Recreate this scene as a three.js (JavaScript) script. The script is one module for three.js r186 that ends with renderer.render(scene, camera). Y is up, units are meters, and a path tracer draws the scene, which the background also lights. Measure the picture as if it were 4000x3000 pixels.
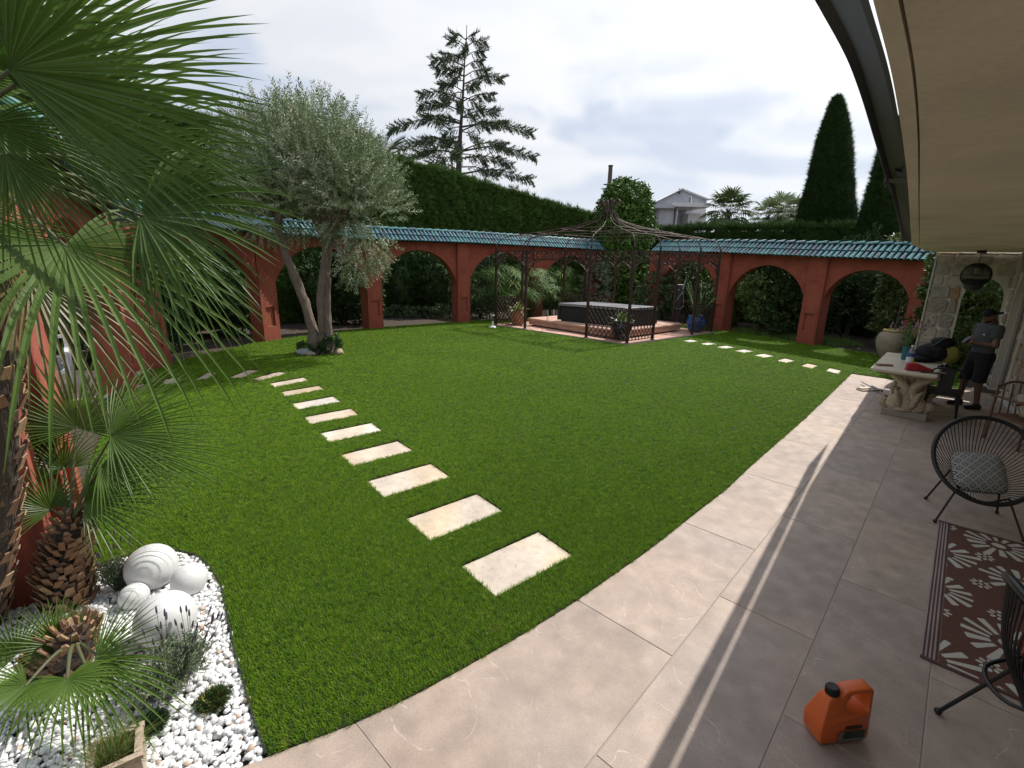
import * as THREE from 'three';
import { mergeGeometries, mergeVertices, toCreasedNormals } from 'three/addons/utils/BufferGeometryUtils.js';
import { RoundedBoxGeometry } from 'three/addons/geometries/RoundedBoxGeometry.js';
import { MarchingCubes } from 'three/addons/objects/MarchingCubes.js';
import { ConvexGeometry } from 'three/addons/geometries/ConvexGeometry.js';

// ---------------------------------------------------------------- camera, sky, sun, exposure
const scene = new THREE.Scene();
const F = 1860, EYE = 2.4, ROLL = 1.2 * Math.PI / 180, PITCH = Math.atan(480 / F);   // lens in photo pixels (4000 x 3000)
const camera = new THREE.PerspectiveCamera(2 * Math.atan(1500 / F) * 180 / Math.PI, 4 / 3, 0.05, 400);
camera.position.set(0, EYE, 0);
camera.rotation.order = 'YXZ';
camera.rotation.set(-PITCH, 0, ROLL);
scene.add(camera);

const renderer = new THREE.WebGLRenderer({ antialias: true });
renderer.toneMapping = THREE.LinearToneMapping;
renderer.toneMappingExposure = 1.02;
renderer.shadowMap.enabled = true;
renderer.shadowMap.type = THREE.PCFSoftShadowMap;

const SUN_AZ = 49.2 * Math.PI / 180, SUN_EL = 51.5 * Math.PI / 180;
const SUN = new THREE.Vector3(Math.sin(SUN_AZ) * Math.cos(SUN_EL), Math.sin(SUN_EL), -Math.cos(SUN_AZ) * Math.cos(SUN_EL));
const sun = new THREE.DirectionalLight(new THREE.Color().setRGB(1, 0.95, 0.88), 5.0);
sun.position.copy(SUN).multiplyScalar(60).add(new THREE.Vector3(1, 0, -9));
sun.target.position.set(1, 0, -9);
sun.castShadow = true;
sun.shadow.mapSize.set(4096, 4096);
Object.assign(sun.shadow.camera, { left: -24, right: 24, top: 24, bottom: -24, near: 1, far: 130 });
scene.add(sun, sun.target);

const rng = (seed) => () => { seed |= 0; seed = seed + 0x6D2B79F5 | 0; let t = Math.imul(seed ^ seed >>> 15, 1 | seed); t = t + Math.imul(t ^ t >>> 7, 61 | t) ^ t; return ((t ^ t >>> 14) >>> 0) / 4294967296; };
const hash = (x, y, s = 0) => { let h = Math.imul(x | 0, 374761393) + Math.imul(y | 0, 668265263) + Math.imul(s | 0, 2147483647 ^ 0x5bd1e995); h = Math.imul(h ^ h >>> 13, 1274126177); return ((h ^ h >>> 16) >>> 0) / 4294967296; };
const sm = (t) => t * t * (3 - 2 * t), lerp = (a, b, t) => a + (b - a) * t, clamp = (x, a = 0, b = 1) => Math.min(b, Math.max(a, x));
const step = (a, b, x) => sm(clamp((x - a) / (b - a)));
// value noise, periodic with period p
function vn(x, y, p, s) { const ix = Math.floor(x), iy = Math.floor(y), fx = sm(x - ix), fy = sm(y - iy), w = (n) => p ? ((n % p) + p) % p : n; return lerp(lerp(hash(w(ix), w(iy), s), hash(w(ix + 1), w(iy), s), fx), lerp(hash(w(ix), w(iy + 1), s), hash(w(ix + 1), w(iy + 1), s), fx), fy); }
function fbm(x, y, p, s, oct = 4) { let a = 0.5, v = 0, n = 0; for (let i = 0; i < oct; i++) { v += a * vn(x, y, p, s + i); n += a; x *= 2; y *= 2; p *= 2; a *= 0.5; } return v / n; }

{ // the sky: pale blue haze with thin high cloud, brighter round the sun
  const W = 1024, Hh = 512, data = new Float32Array(W * Hh * 4);
  for (let j = 0; j < Hh; j++) for (let i = 0; i < W; i++) {
    const el = ((j + 0.5) / Hh - 0.5) * Math.PI, az = ((i + 0.5) / W - 0.5) * 2 * Math.PI;
    const d = new THREE.Vector3(Math.cos(az) * Math.cos(el), Math.sin(el), Math.sin(az) * Math.cos(el));
    const up = Math.max(0.0, d.y), c = d.dot(SUN), k = 1 / (up + 0.22);
    const x = d.x * k * 1.5, z = d.z * k * 1.5;
    const warp = fbm(x * 1.3 + 7, z * 1.3 + 3, 0, 5, 3) - 0.5;
    let cl = fbm(x * 0.9 + warp * 1.8 + 11.3, z * 1.9 + warp * 1.2 + 5.1, 0, 21, 6);
    cl = step(0.30, 0.62, cl) * 0.8 + 0.2 * step(0.35, 0.7, fbm(x * 3.1 + warp * 2, z * 5.2 - warp, 0, 41, 5));
    const hz = Math.pow(1 - up, 5);
    let r = lerp(0.48, 0.90, hz), g = lerp(0.58, 0.95, hz), b = lerp(0.78, 1.0, hz);
    const glow = 0.6 * Math.exp(-(1 - c) * 9) + 0.75 * Math.exp(-(1 - c) * 3.2);
    const lit = 0.84 + glow * 0.62, a = cl * 0.88 * (0.55 + 0.45 * step(0.0, 0.25, up));
    r = lerp(r, lit, a) + glow * 0.30; g = lerp(g, lit * 1.01, a) + glow * 0.30; b = lerp(b, lit * 1.03, a) + glow * 0.30;
    if (d.y < 0) { const q = Math.min(1, -d.y * 6); r = lerp(r, 0.16, q); g = lerp(g, 0.17, q); b = lerp(b, 0.15, q); }
    data.set([r * 0.93, g * 0.93, b * 0.93, 1], (j * W + i) * 4);
  }
  const t = new THREE.DataTexture(data, W, Hh, THREE.RGBAFormat, THREE.FloatType);
  t.mapping = THREE.EquirectangularReflectionMapping; t.magFilter = t.minFilter = THREE.LinearFilter; t.needsUpdate = true;
  scene.background = t; scene.environment = t;
}

// ---------------------------------------------------------------- helpers
const V = (x, y, z) => new THREE.Vector3(x, y, z);
function ray(px, py) {
  const u = (px - 2000) / F, v = (1500 - py) / F, c = Math.cos(ROLL), s = Math.sin(ROLL), dx = u * c - v * s, dy = u * s + v * c;
  return V(dx, dy * Math.cos(PITCH) - Math.sin(PITCH), -(Math.cos(PITCH) + dy * Math.sin(PITCH)));
}
const G = (px, py, h = 0) => { const r = ray(px, py); return r.multiplyScalar((h - EYE) / r.y).add(V(0, EYE, 0)); };   // photo pixel on the level y = h
const D = (px, py, dist) => ray(px, py).normalize().multiplyScalar(dist).add(V(0, EYE, 0));                            // photo pixel at a distance
const Z = (px, py, z) => { const r = ray(px, py); return r.multiplyScalar(-z / -r.z).add(V(0, EYE, 0)); };              // photo pixel at the depth z in front
const TS = V(0.6816, 0, -0.7317), TN = V(0.7317, 0, 0.6816), TROT = 0.8207;            // along and across the terrace
const T = (s, o, y = 0) => V(TS.x * s + TN.x * o, y, TS.z * s + TN.z * o);

const taken = {};
const numbered = (n) => { const k = taken[n] = (taken[n] ?? -1) + 1; return k ? n + '_' + String(k).padStart(3, '0') : n; };
const shadow = (m) => { m.castShadow = m.receiveShadow = true; return m; };
function tag(o, label, category, group, kind) { if (label) o.userData.label = label; if (category) o.userData.category = category; if (group) o.userData.group = group; if (kind) o.userData.kind = kind; return o; }
function thing(name, label, category, pos, turn = 0, group) { const o = new THREE.Group(); o.name = numbered(name); if (pos) o.position.copy(pos); o.rotation.y = turn; scene.add(o); return tag(o, label, category, group); }
function part(parent, name, geo, mat, pos, rot) { const m = shadow(new THREE.Mesh(Array.isArray(geo) ? merge(geo) : geo, mat)); m.name = parent === scene ? numbered(name) : name; if (pos) m.position.copy(pos); if (rot) m.rotation.set(...rot); parent.add(m); return m; }
function structure(name, geo, mat) { const m = part(scene, name, geo, mat); m.userData.kind = 'structure'; return m; }
function merge(list) {
  list = list.map((g) => { g = g.index ? g.toNonIndexed() : g; for (const k of Object.keys(g.attributes)) if (!['position', 'normal', 'uv'].includes(k)) g.deleteAttribute(k); if (!g.attributes.normal) g.computeVertexNormals(); if (!g.attributes.uv) g.setAttribute('uv', new THREE.BufferAttribute(new Float32Array(g.attributes.position.count * 2), 2)); return g; });
  return list.length === 1 ? list[0] : mergeGeometries(list);
}
const box = (w, h, d, x = 0, y = 0, z = 0) => new THREE.BoxGeometry(w, h, d).translate(x, y, z);
const rbox = (w, h, d, r, x = 0, y = 0, z = 0, seg = 2) => new RoundedBoxGeometry(w, h, d, seg, r).translate(x, y, z);
const tube = (pts, r, n = 12, m = 6, closed = false) => new THREE.TubeGeometry(pts.length === 2 ? new THREE.LineCurve3(pts[0], pts[1]) : new THREE.CatmullRomCurve3(pts, closed), pts.length === 2 ? 1 : n, r, m, closed);
const bar = (a, b, r, m = 6) => tube([a, b], r, 1, m);
const lathe = (pts, n = 32) => new THREE.LatheGeometry(pts.map(([x, y]) => new THREE.Vector2(x, y)), n);
// tube whose radius changes along the way: radii given at each point
function limb(pts, radii, n = 20, m = 9, rough = 0, seed = 1) {
  const c = new THREE.CatmullRomCurve3(pts), fr = c.computeFrenetFrames(n), pos = [], uv = [], idx = [], nor = [];
  for (let i = 0; i <= n; i++) {
    const t = i / n, p = c.getPointAt(t), k = t * (radii.length - 1), a = Math.min(radii.length - 2, Math.floor(k)), r0 = lerp(radii[a], radii[a + 1], k - a);
    for (let j = 0; j <= m; j++) {
      const f = j / m * Math.PI * 2, r = r0 * (1 + rough * (vn((j % m) / m * 7, t * n * 0.35, 7, seed) - 0.5) * 2), q = p.clone().addScaledVector(fr.normals[i], Math.cos(f) * r).addScaledVector(fr.binormals[i], Math.sin(f) * r);
      pos.push(q.x, q.y, q.z); uv.push(j / m * 0.5, t * 2);
    }
  }
  for (let i = 0; i < n; i++) for (let j = 0; j < m; j++) { const a = i * (m + 1) + j, b = a + m + 1; idx.push(a, b, a + 1, b, b + 1, a + 1); }
  const g = new THREE.BufferGeometry(); g.setAttribute('position', new THREE.Float32BufferAttribute(pos, 3)); g.setAttribute('uv', new THREE.Float32BufferAttribute(uv, 2)); g.setIndex(idx); g.computeVertexNormals();
  return g;
}
// a slab over a convex outline [x, z], its top edge chamfered by c; uv in metres
function slab(poly, y0, y1, c = 0, du = 0, dv = 0) {
  let area = 0; poly.forEach((p, i) => { const q = poly[(i + 1) % poly.length]; area += p[0] * q[1] - q[0] * p[1]; });
  if (area > 0) poly = [...poly].reverse();
  const n = poly.length, inset = (k) => poly.map((p, i) => {
    const a = poly[(i + n - 1) % n], b = poly[(i + 1) % n];
    const e = ([x, y], [X, Y]) => { const l = Math.hypot(X - x, Y - y) || 1; return [(X - x) / l, (Y - y) / l]; };
    const e0 = e(a, p), e1 = e(p, b), n0 = [e0[1], -e0[0]], n1 = [e1[1], -e1[0]], dn = Math.max(0.35, 1 + n0[0] * n1[0] + n0[1] * n1[1]);
    return [p[0] - (n0[0] + n1[0]) / dn * -k, p[1] - (n0[1] + n1[1]) / dn * -k];
  });
  const pos = [], uv = [], tri = (a, b, d) => { for (const p of [a, b, d]) { pos.push(...p); uv.push(p[0] + du, p[2] + dv + p[1]); } };
  const rings = c ? [[poly, y0], [poly, y1 - c], [inset(c), y1]] : [[poly, y0], [poly, y1]];
  for (let k = 0; k < rings.length - 1; k++) for (let i = 0; i < n; i++) {
    const [A, ya] = rings[k], [B, yb] = rings[k + 1], j = (i + 1) % n, P = (q, y) => [q[0], y, q[1]];
    tri(P(A[i], ya), P(A[j], ya), P(B[j], yb)); tri(P(A[i], ya), P(B[j], yb), P(B[i], yb));
  }
  const [Tp, yt] = rings[rings.length - 1];
  for (let i = 1; i < n - 1; i++) tri([Tp[0][0], yt, Tp[0][1]], [Tp[i][0], yt, Tp[i][1]], [Tp[i + 1][0], yt, Tp[i + 1][1]]);
  const g = new THREE.BufferGeometry(); g.setAttribute('position', new THREE.Float32BufferAttribute(pos, 3)); g.setAttribute('uv', new THREE.Float32BufferAttribute(uv, 2)); g.computeVertexNormals();
  return g;
}
// flat sheet over any outline [x, z]
function sheet(poly, y, down = 0) {
  const s = new THREE.Shape(poly.map(([x, z]) => new THREE.Vector2(x, -z)));
  const g = down ? new THREE.ExtrudeGeometry(s, { depth: down, bevelEnabled: false }).rotateX(-Math.PI / 2).translate(0, y - down, 0) : new THREE.ShapeGeometry(s).rotateX(-Math.PI / 2).translate(0, y, 0);
  return g;
}
function inside(poly, x, z) { let c = false; for (let i = 0, j = poly.length - 1; i < poly.length; j = i++) { const [xi, zi] = poly[i], [xj, zj] = poly[j]; if ((zi > z) !== (zj > z) && x < (xj - xi) * (z - zi) / (zj - zi) + xi) c = !c; } return c; }
function scatter(parent, name, geo, mat, items, kind = 'stuff') {   // items: [position, quaternion, scale, colour]
  const m = shadow(new THREE.InstancedMesh(geo, mat, items.length)), M = new THREE.Matrix4();
  m.name = parent === scene ? numbered(name) : name;
  items.forEach(([p, q, s, c], i) => { m.setMatrixAt(i, M.compose(p, q, typeof s === 'number' ? V(s, s, s) : s)); if (c) m.setColorAt(i, c); });
  if (kind) m.userData.kind = kind;
  parent.add(m); return m;
}
const UP = V(0, 1, 0), rgb = (r, g, b) => new THREE.Color().setRGB(r, g, b);
const quatTo = (dir, spin = 0) => new THREE.Quaternion().setFromUnitVectors(UP, dir.clone().normalize()).multiply(new THREE.Quaternion().setFromAxisAngle(UP, spin));
function randDir(R) { const z = R() * 2 - 1, a = R() * Math.PI * 2, r = Math.sqrt(1 - z * z); return V(r * Math.cos(a), z, r * Math.sin(a)); }

// ---------------------------------------------------------------- textures and materials
function tex(w, h, fn, srgb = true) {
  const data = new Uint8Array(w * h * 4);
  for (let j = 0; j < h; j++) for (let i = 0; i < w; i++) { const c = fn((i + 0.5) / w, (j + 0.5) / h); const k = (j * w + i) * 4; data[k] = clamp(c[0]) * 255; data[k + 1] = clamp(c[1]) * 255; data[k + 2] = clamp(c[2]) * 255; data[k + 3] = 255; }
  const t = new THREE.DataTexture(data, w, h); t.wrapS = t.wrapT = THREE.RepeatWrapping; t.magFilter = THREE.LinearFilter; t.minFilter = THREE.LinearMipmapLinearFilter; t.generateMipmaps = true; if (srgb) t.colorSpace = THREE.SRGBColorSpace; t.needsUpdate = true; return t;
}
const rep = (t, u, v = u) => { const c = t.clone(); c.repeat.set(u, v); c.needsUpdate = true; return c; };
const mat = (c, rough = 0.8, o = {}) => new THREE.MeshPhysicalMaterial({ color: Array.isArray(c) ? rgb(...c) : c, roughness: rough, side: THREE.DoubleSide, ...o });
const grain = tex(256, 256, (u, v) => { const a = fbm(u * 8, v * 8, 8, 3, 5), b = hash(Math.floor(u * 256), Math.floor(v * 256), 9); const x = 0.65 * a + 0.35 * b; return [x, x, x]; }, false);
const lumps = tex(256, 256, (u, v) => { const x = fbm(u * 6, v * 6, 6, 71, 5); return [x, x, x]; }, false);
const mottle = tex(256, 256, (u, v) => { const x = 0.80 + 0.22 * fbm(u * 5, v * 5, 5, 13, 5) + 0.05 * (hash(Math.floor(u * 256), Math.floor(v * 256), 4) - 0.5); return [x, x, x]; });
const barkTex = tex(256, 256, (u, v) => { const x = fbm(u * 14, v * 4, 0, 33, 4) * 0.7 + 0.3 * fbm(u * 40, v * 9, 0, 37, 2); return [x, x, x]; }, false);
const M = {};
M.iron = mat([0.055, 0.030, 0.022], 0.55, { metalness: 0.35, bumpMap: rep(grain, 6), bumpScale: 0.001 });
M.black = mat([0.012, 0.012, 0.013], 0.5);
M.darkGrey = mat([0.030, 0.030, 0.033], 0.45);
M.white = mat([0.78, 0.78, 0.76], 0.6);
M.soil = mat([0.07, 0.05, 0.035], 0.95, { map: rep(mottle, 2), bumpMap: rep(lumps, 2), bumpScale: 0.03 });

// ---------------------------------------------------------------- ground, terrace, lawn
const xz = (p) => [p.x, p.z];
structure('ground', sheet([[-90, 40], [90, 40], [90, -120], [-90, -120]], -0.06), M.soil);

// the lawn side of the terrace, from the pebble bed to the far corner
const edgePix = [[1045, 2955], [1384, 2826], [1646, 2702], [2000, 2503], [2231, 2361], [2535, 2149], [2670, 2042], [2838, 1911], [2946, 1809], [3146, 1634], [3327, 1459]];
const edge = edgePix.map(([x, y]) => { const p = G(x, y); return [p.x * TS.x + p.z * TS.z, p.x * TN.x + p.z * TN.z]; });       // [s, o]
const edgeO = (s) => { if (s <= edge[0][0]) return edge[0][1] - (edge[0][0] - s) * 0.36; for (let i = 1; i < edge.length; i++) if (s <= edge[i][0]) return lerp(edge[i - 1][1], edge[i][1], (s - edge[i - 1][0]) / (edge[i][0] - edge[i - 1][0])); return edge[edge.length - 1][1]; };
{
  const veins = Array.from({ length: 46 }, (_, i) => { const R = rng(500 + i); return { x: R(), y: R(), a: R() * 6.28, l: 0.05 + R() * 0.16, w: 0.0016 + R() * 0.0020, k: 0.9 + R() * 0.6, c: (R() - 0.5) * 2.5, sd: i }; });
  const W = 1024, vein = new Float32Array(W * W);
  for (const v of veins) { let { x, y, a } = v; const n = Math.floor(v.l * W * 2); for (let i = 0; i < n; i++) { a += (fbm(i * 0.03, v.sd * 3.7, 0, 91, 2) - 0.5) * 0.075 + v.c / n * 0.25 + (hash(Math.floor(i / 46), v.sd, 3) > 0.82 && i % 46 === 0 ? (hash(i, v.sd, 5) - 0.5) * 1.3 : 0); x += Math.cos(a) / W / 2; y += Math.sin(a) / W / 2; const w = 1 + Math.round(v.w * W * vn(i * 0.06, v.sd, 0, 17)); for (let q = 0; q < w; q++) { const X = ((Math.floor(x * W) + q) % W + W) % W, Y = ((Math.floor(y * W)) % W + W) % W; vein[Y * W + X] = Math.max(vein[Y * W + X], v.k * vn(i * 0.05, v.sd, 0, 29)); } } }
  M.terraceMap = tex(W, W, (u, v) => {
    const a = fbm(u * 6, v * 6, 6, 101, 6), b = fbm(u * 22, v * 22, 22, 111, 4), sp = hash(Math.floor(u * W), Math.floor(v * W), 8), ve = vein[Math.floor(v * W) * W + Math.floor(u * W)];
    let k = 0.70 + (a - 0.5) * 0.07 + (b - 0.5) * 0.17 + (sp - 0.5) * 0.11; if (sp > 0.988 && b > 0.42) k -= 0.16; if (sp < 0.01) k += 0.07;
    const warm = fbm(u * 3, v * 3, 3, 131, 3) - 0.5;
    return [k * (0.985 + warm * 0.05) + ve * 0.10, k * 0.882 + ve * 0.11, k * (0.805 - warm * 0.05) + ve * 0.12];
  });
}
M.tile = mat([0.82, 0.82, 0.82], 0.62, { map: rep(M.terraceMap, 1 / 2.6), bumpMap: rep(grain, 2), bumpScale: 0.0012 });
M.tiles = [M.tile, 0.93, 1.05, 0.98].map((k, i) => i ? mat([0.82 * k, 0.82 * k, 0.82 * k * (i === 2 ? 0.98 : 1)], 0.62, { map: M.tile.map, bumpMap: M.tile.bumpMap, bumpScale: 0.0012 }) : M.tile);
M.grout = mat([0.34, 0.30, 0.26], 0.95, { bumpMap: rep(grain, 6), bumpScale: 0.002 });
const terrace = thing('terrace'); terrace.rotation.y = TROT; terrace.userData.kind = 'structure';
{
  const R = rng(7), end = 13.42, rows = [[null, -0.93, 0.92, 1.62], [-0.93, -0.31, 0.02, 1.655], [-0.31, 0.27, 0.95, 1.64], [0.27, 0.88, 0.2, 1.65], [0.88, 1.5, 1.0, 1.65], [1.5, 2.12, 0.3, 1.65], [2.12, 2.75, 1.1, 1.65], [2.75, 3.4, 0.4, 1.65]];
  part(terrace, 'grout_bed', sheet([[-3, 3.4], [end, 3.4], [end, -1.6], [5, -1.52], [2.47, -1.65], [1.28, -1.83], [0.53, -2.08], [-3, -3.3]], -0.004, 0.05), M.grout);
  for (const [o0, o1, s0, len] of rows) for (let s = s0 - len * 3; s < end - 0.05; s += len) {
    const a = Math.max(s, -3) + 0.003, b = Math.min(s + len, end) - 0.003; if (b < -2.9) continue;
    let poly;
    if (o0 === null) { const n = 6; poly = [[a, o1 - 0.003]]; for (let i = 0; i <= n; i++) { const q = lerp(a, b, i / n); poly.push([q, edgeO(q)]); } poly.push([b, o1 - 0.003]); } else poly = [[a, o0 + 0.003], [b, o0 + 0.003], [b, o1 - 0.003], [a, o1 - 0.003]];
    part(terrace, 'paving_tile', slab(poly, -0.02, -0.0005 * R(), 0.002, R() * 7, R() * 7), M.tiles[Math.floor(R() * 4)]);
  }
}

// pillars of the three arcades
const PX = { p1: V(-7.86, 0, -10.1), p2: V(-7.24, 0, -13.88), p3: V(-4.98, 0, -16.87), p4: V(-2.10, 0, -19.15), p5: V(0.92, 0, -21.35), p6: V(4.05, 0, -23.45), w0: V(6.25, 0, -21.35), w1: V(7.94, 0, -18.30), w2: V(9.60, 0, -15.35), w3: V(11.02, 0, -12.95), q0: V(-3.62, 0, -3.25), q1: V(-7.15, 0, -8.35) };
// pebble bed
const bedEdge = [[1041, 2954], [994, 2815], [941, 2629], [915, 2536], [888, 2404], [862, 2291], [815, 2212], [762, 2172], [663, 2152], [560, 2160], [470, 2185], [358, 2235], [250, 2300], [120, 2330]].map(([x, y]) => xz(G(x, y)));
const bed = [...bedEdge, [-4.6, -2.2], [-4.2, 0.0], [-2.2, 0.6], xz(T(-1.2, edgeO(-1.2))), xz(T(0, edgeO(0)))];
structure('bed_soil', sheet(bed, -0.035), M.soil);
const lawnPoly = [...edge.map(([s, o]) => xz(T(s, o))), xz(T(13.42, 0.3)), xz(T(14.3, 0.3)), [11.6, -11.6], xz(PX.w2), xz(PX.w1), xz(PX.w0), [5.2, -22.6], xz(PX.p6), xz(PX.p5), xz(PX.p4), xz(PX.p3), xz(PX.p2), xz(PX.p1), xz(PX.q1), [-3.75, -3.5], ...[...bedEdge].reverse().slice(2)];
M.lawnBase = mat([0.026, 0.045, 0.008], 0.95, { map: rep(mottle, 1.3), bumpMap: rep(grain, 6), bumpScale: 0.02 });

// stepping stones
const stonePix = [[[1802, 2210], [2103, 2076], [2237, 2169], [1938, 2329]], [[1585, 2025.5], [1863, 1928], [1965, 1996], [1683, 2111]], [[1433, 1879], [1683, 1810], [1760, 1863], [1500, 1942.5]], [[1331, 1776], [1553, 1722], [1615, 1760], [1379, 1822]], [[1251, 1691.6], [1451, 1651], [1495, 1684], [1287, 1728]], [[1188, 1629], [1371, 1595], [1403, 1622], [1212.5, 1657]], [[1139, 1577], [1302, 1548], [1332, 1570], [1160.5, 1600]], [[1096, 1531], [1246, 1506], [1268, 1521], [1113, 1549]], [[1050, 1498.5], [1186, 1474], [1208, 1486], [1074, 1513]], [[982, 1480], [1090, 1451], [1130, 1458], [1016, 1487]], [[893, 1475], [968, 1445], [1019.5, 1446], [943.5, 1478]], [[761, 1484], [808, 1456.5], [851, 1454], [808, 1482]], [[629, 1505], [645, 1481], [707.6, 1472], [696, 1496]], [[505, 1530], [525, 1505], [575, 1496], [558, 1520]]];
const squarePix = [[[360, 181], [437, 170], [515, 184], [432, 195]], [[508, 205], [590, 194], [673, 209], [582, 221]], [[648, 233], [748, 222], [831, 239], [735, 251]], [[806, 266], [900, 254], [991, 272], [893, 286]], [[980, 304], [1072, 292], [1165, 313], [1070, 328]], [[1175, 350], [1255, 333], [1350, 354], [1255, 373]], [[1382, 398], [1450, 375], [1548, 398], [1480, 420]], [[1600, 442], [1640, 415], [1747, 440], [1715, 470]]].map((q) => q.map(([a, b]) => [2500 + a * 0.452, 1250 + b * 0.452]));
M.travMap = tex(512, 512, (u, v) => { const a = fbm(u * 5, v * 5, 5, 201, 6), b = fbm(u * 26, v * 26, 26, 205, 3), pit = fbm(u * 90, v * 60, 90, 209, 2), w = fbm(u * 2, v * 2, 2, 215, 3); let k = 0.86 + (a - 0.5) * 0.22 + (b - 0.5) * 0.1; if (pit > 0.79) k -= 0.2 * step(0.79, 0.9, pit) + 0.03; return [k * 0.97, k * (0.925 - 0.03 * step(0.5, 0.75, w)), k * (0.875 - 0.08 * step(0.5, 0.75, w))]; });
M.trav = [[0.80, 0.76, 0.70], [0.80, 0.73, 0.66], [0.86, 0.87, 0.87], [0.72, 0.65, 0.59]].map((c) => mat(c, 0.7, { map: rep(M.travMap, 0.9), bumpMap: rep(grain, 3), bumpScale: 0.0015 }));
const stoneTone = [0, 0, 0, 1, 2, 1, 2, 3, 1, 1, 3, 3, 2, 3];
const stoneWord = ['large cream travertine stepping stone beside the terrace edge', 'second cream stepping stone up from the terrace', 'third cream stepping stone up from the terrace', 'fourth stepping stone from the terrace, pitted beige', 'fifth stepping stone from the terrace, clean white', 'sixth stepping stone from the terrace, sandy beige', 'seventh stepping stone from the terrace, clean white', 'eighth stepping stone from the terrace, pinkish beige', 'ninth stepping stone from the terrace, pale beige', 'stepping stone where the long path bends left', 'shaded stepping stone just past the bend of the path', 'twelfth stepping stone from the terrace, under the palm tips', 'bluish white stepping stone near the left arcade', 'stepping stone half hidden by palm leaves at the left arcade'];
const stonePolys = [];
stonePix.forEach((q, i) => { const poly = q.map(([x, y]) => xz(G(x, y))); stonePolys.push(poly); const c = poly.reduce((a, p) => [a[0] + p[0] / 4, a[1] + p[1] / 4], [0, 0]); tag(part(scene, 'stepping_stone', slab(poly.map((p) => [p[0] - c[0], p[1] - c[1]]), -0.045, -0.006, 0.004, i * 0.7, i * 1.3), M.trav[stoneTone[i]], V(c[0], 0, c[1])), stoneWord[i], 'stepping stone', 'stepping stones of the long curved path'); });
const sqWord = ['square white stepping stone touching the gazebo paving', 'second square stone from the gazebo', 'third square stone from the gazebo', 'fourth square stone from the gazebo', 'fifth square stone from the gazebo', 'sixth square stone from the gazebo', 'beige square stone, second from the terrace corner', 'square white stone at the far terrace corner'];
squarePix.forEach((q, i) => { const poly = q.map(([x, y]) => xz(G(x, y))); stonePolys.push(poly); const c = poly.reduce((a, p) => [a[0] + p[0] / 4, a[1] + p[1] / 4], [0, 0]); tag(part(scene, 'stepping_stone', slab(poly.map((p) => [p[0] - c[0], p[1] - c[1]]), -0.045, -0.002, 0.004, i, i * 0.4), M.trav[i === 6 ? 1 : 2], V(c[0], 0, c[1])), sqWord[i], 'stepping stone', 'square stones between gazebo and terrace'); });

// gazebo paving outline, used to keep the grass off it
const GC = G(2448, 1347), GL = G(1936, 1272), GR = G(2776, 1301), GB = GL.clone().add(GR).sub(GC);
const gmid = GL.clone().add(GR).multiplyScalar(0.5);
const grow = (p, k) => p.clone().sub(gmid).multiplyScalar(k).add(gmid);
const padPoly = [GC, GR, GB, GL].map((p) => xz(grow(p, 1.035)));
const oliveAt = G(1250, 1378);
{ // lawn carpet with cut-outs for stones, gazebo and olive
  const v2 = ([x, z]) => new THREE.Vector2(x, -z), s = new THREE.Shape(lawnPoly.map(v2)), ccw = (p) => { let a = 0; p.forEach((q, i) => { const r = p[(i + 1) % p.length]; a += q.x * r.y - r.x * q.y; }); return a > 0 ? p : p.reverse(); };
  const grown = (p, k) => { const c = p.reduce((a, q) => [a[0] + q[0] / p.length, a[1] + q[1] / p.length], [0, 0]); return p.map((q) => { const l = Math.hypot(q[0] - c[0], q[1] - c[1]); return [c[0] + (q[0] - c[0]) * (l + k) / l, c[1] + (q[1] - c[1]) * (l + k) / l]; }); };
  for (const p of [...stonePolys.map((q) => grown(q, 0.012)), padPoly, Array.from({ length: 24 }, (_, i) => [oliveAt.x + Math.cos(i / 24 * 6.283) * 0.40, oliveAt.z + Math.sin(i / 24 * 6.283) * 0.40])]) if (p.every((q) => inside(lawnPoly, q[0], q[1]))) s.holes.push(new THREE.Path(ccw(p.map(v2)).reverse())); 
  structure('lawn', new THREE.ExtrudeGeometry(s, { depth: 0.04, bevelEnabled: false }).rotateX(-Math.PI / 2).translate(0, -0.036, 0), M.lawnBase);
}
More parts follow.
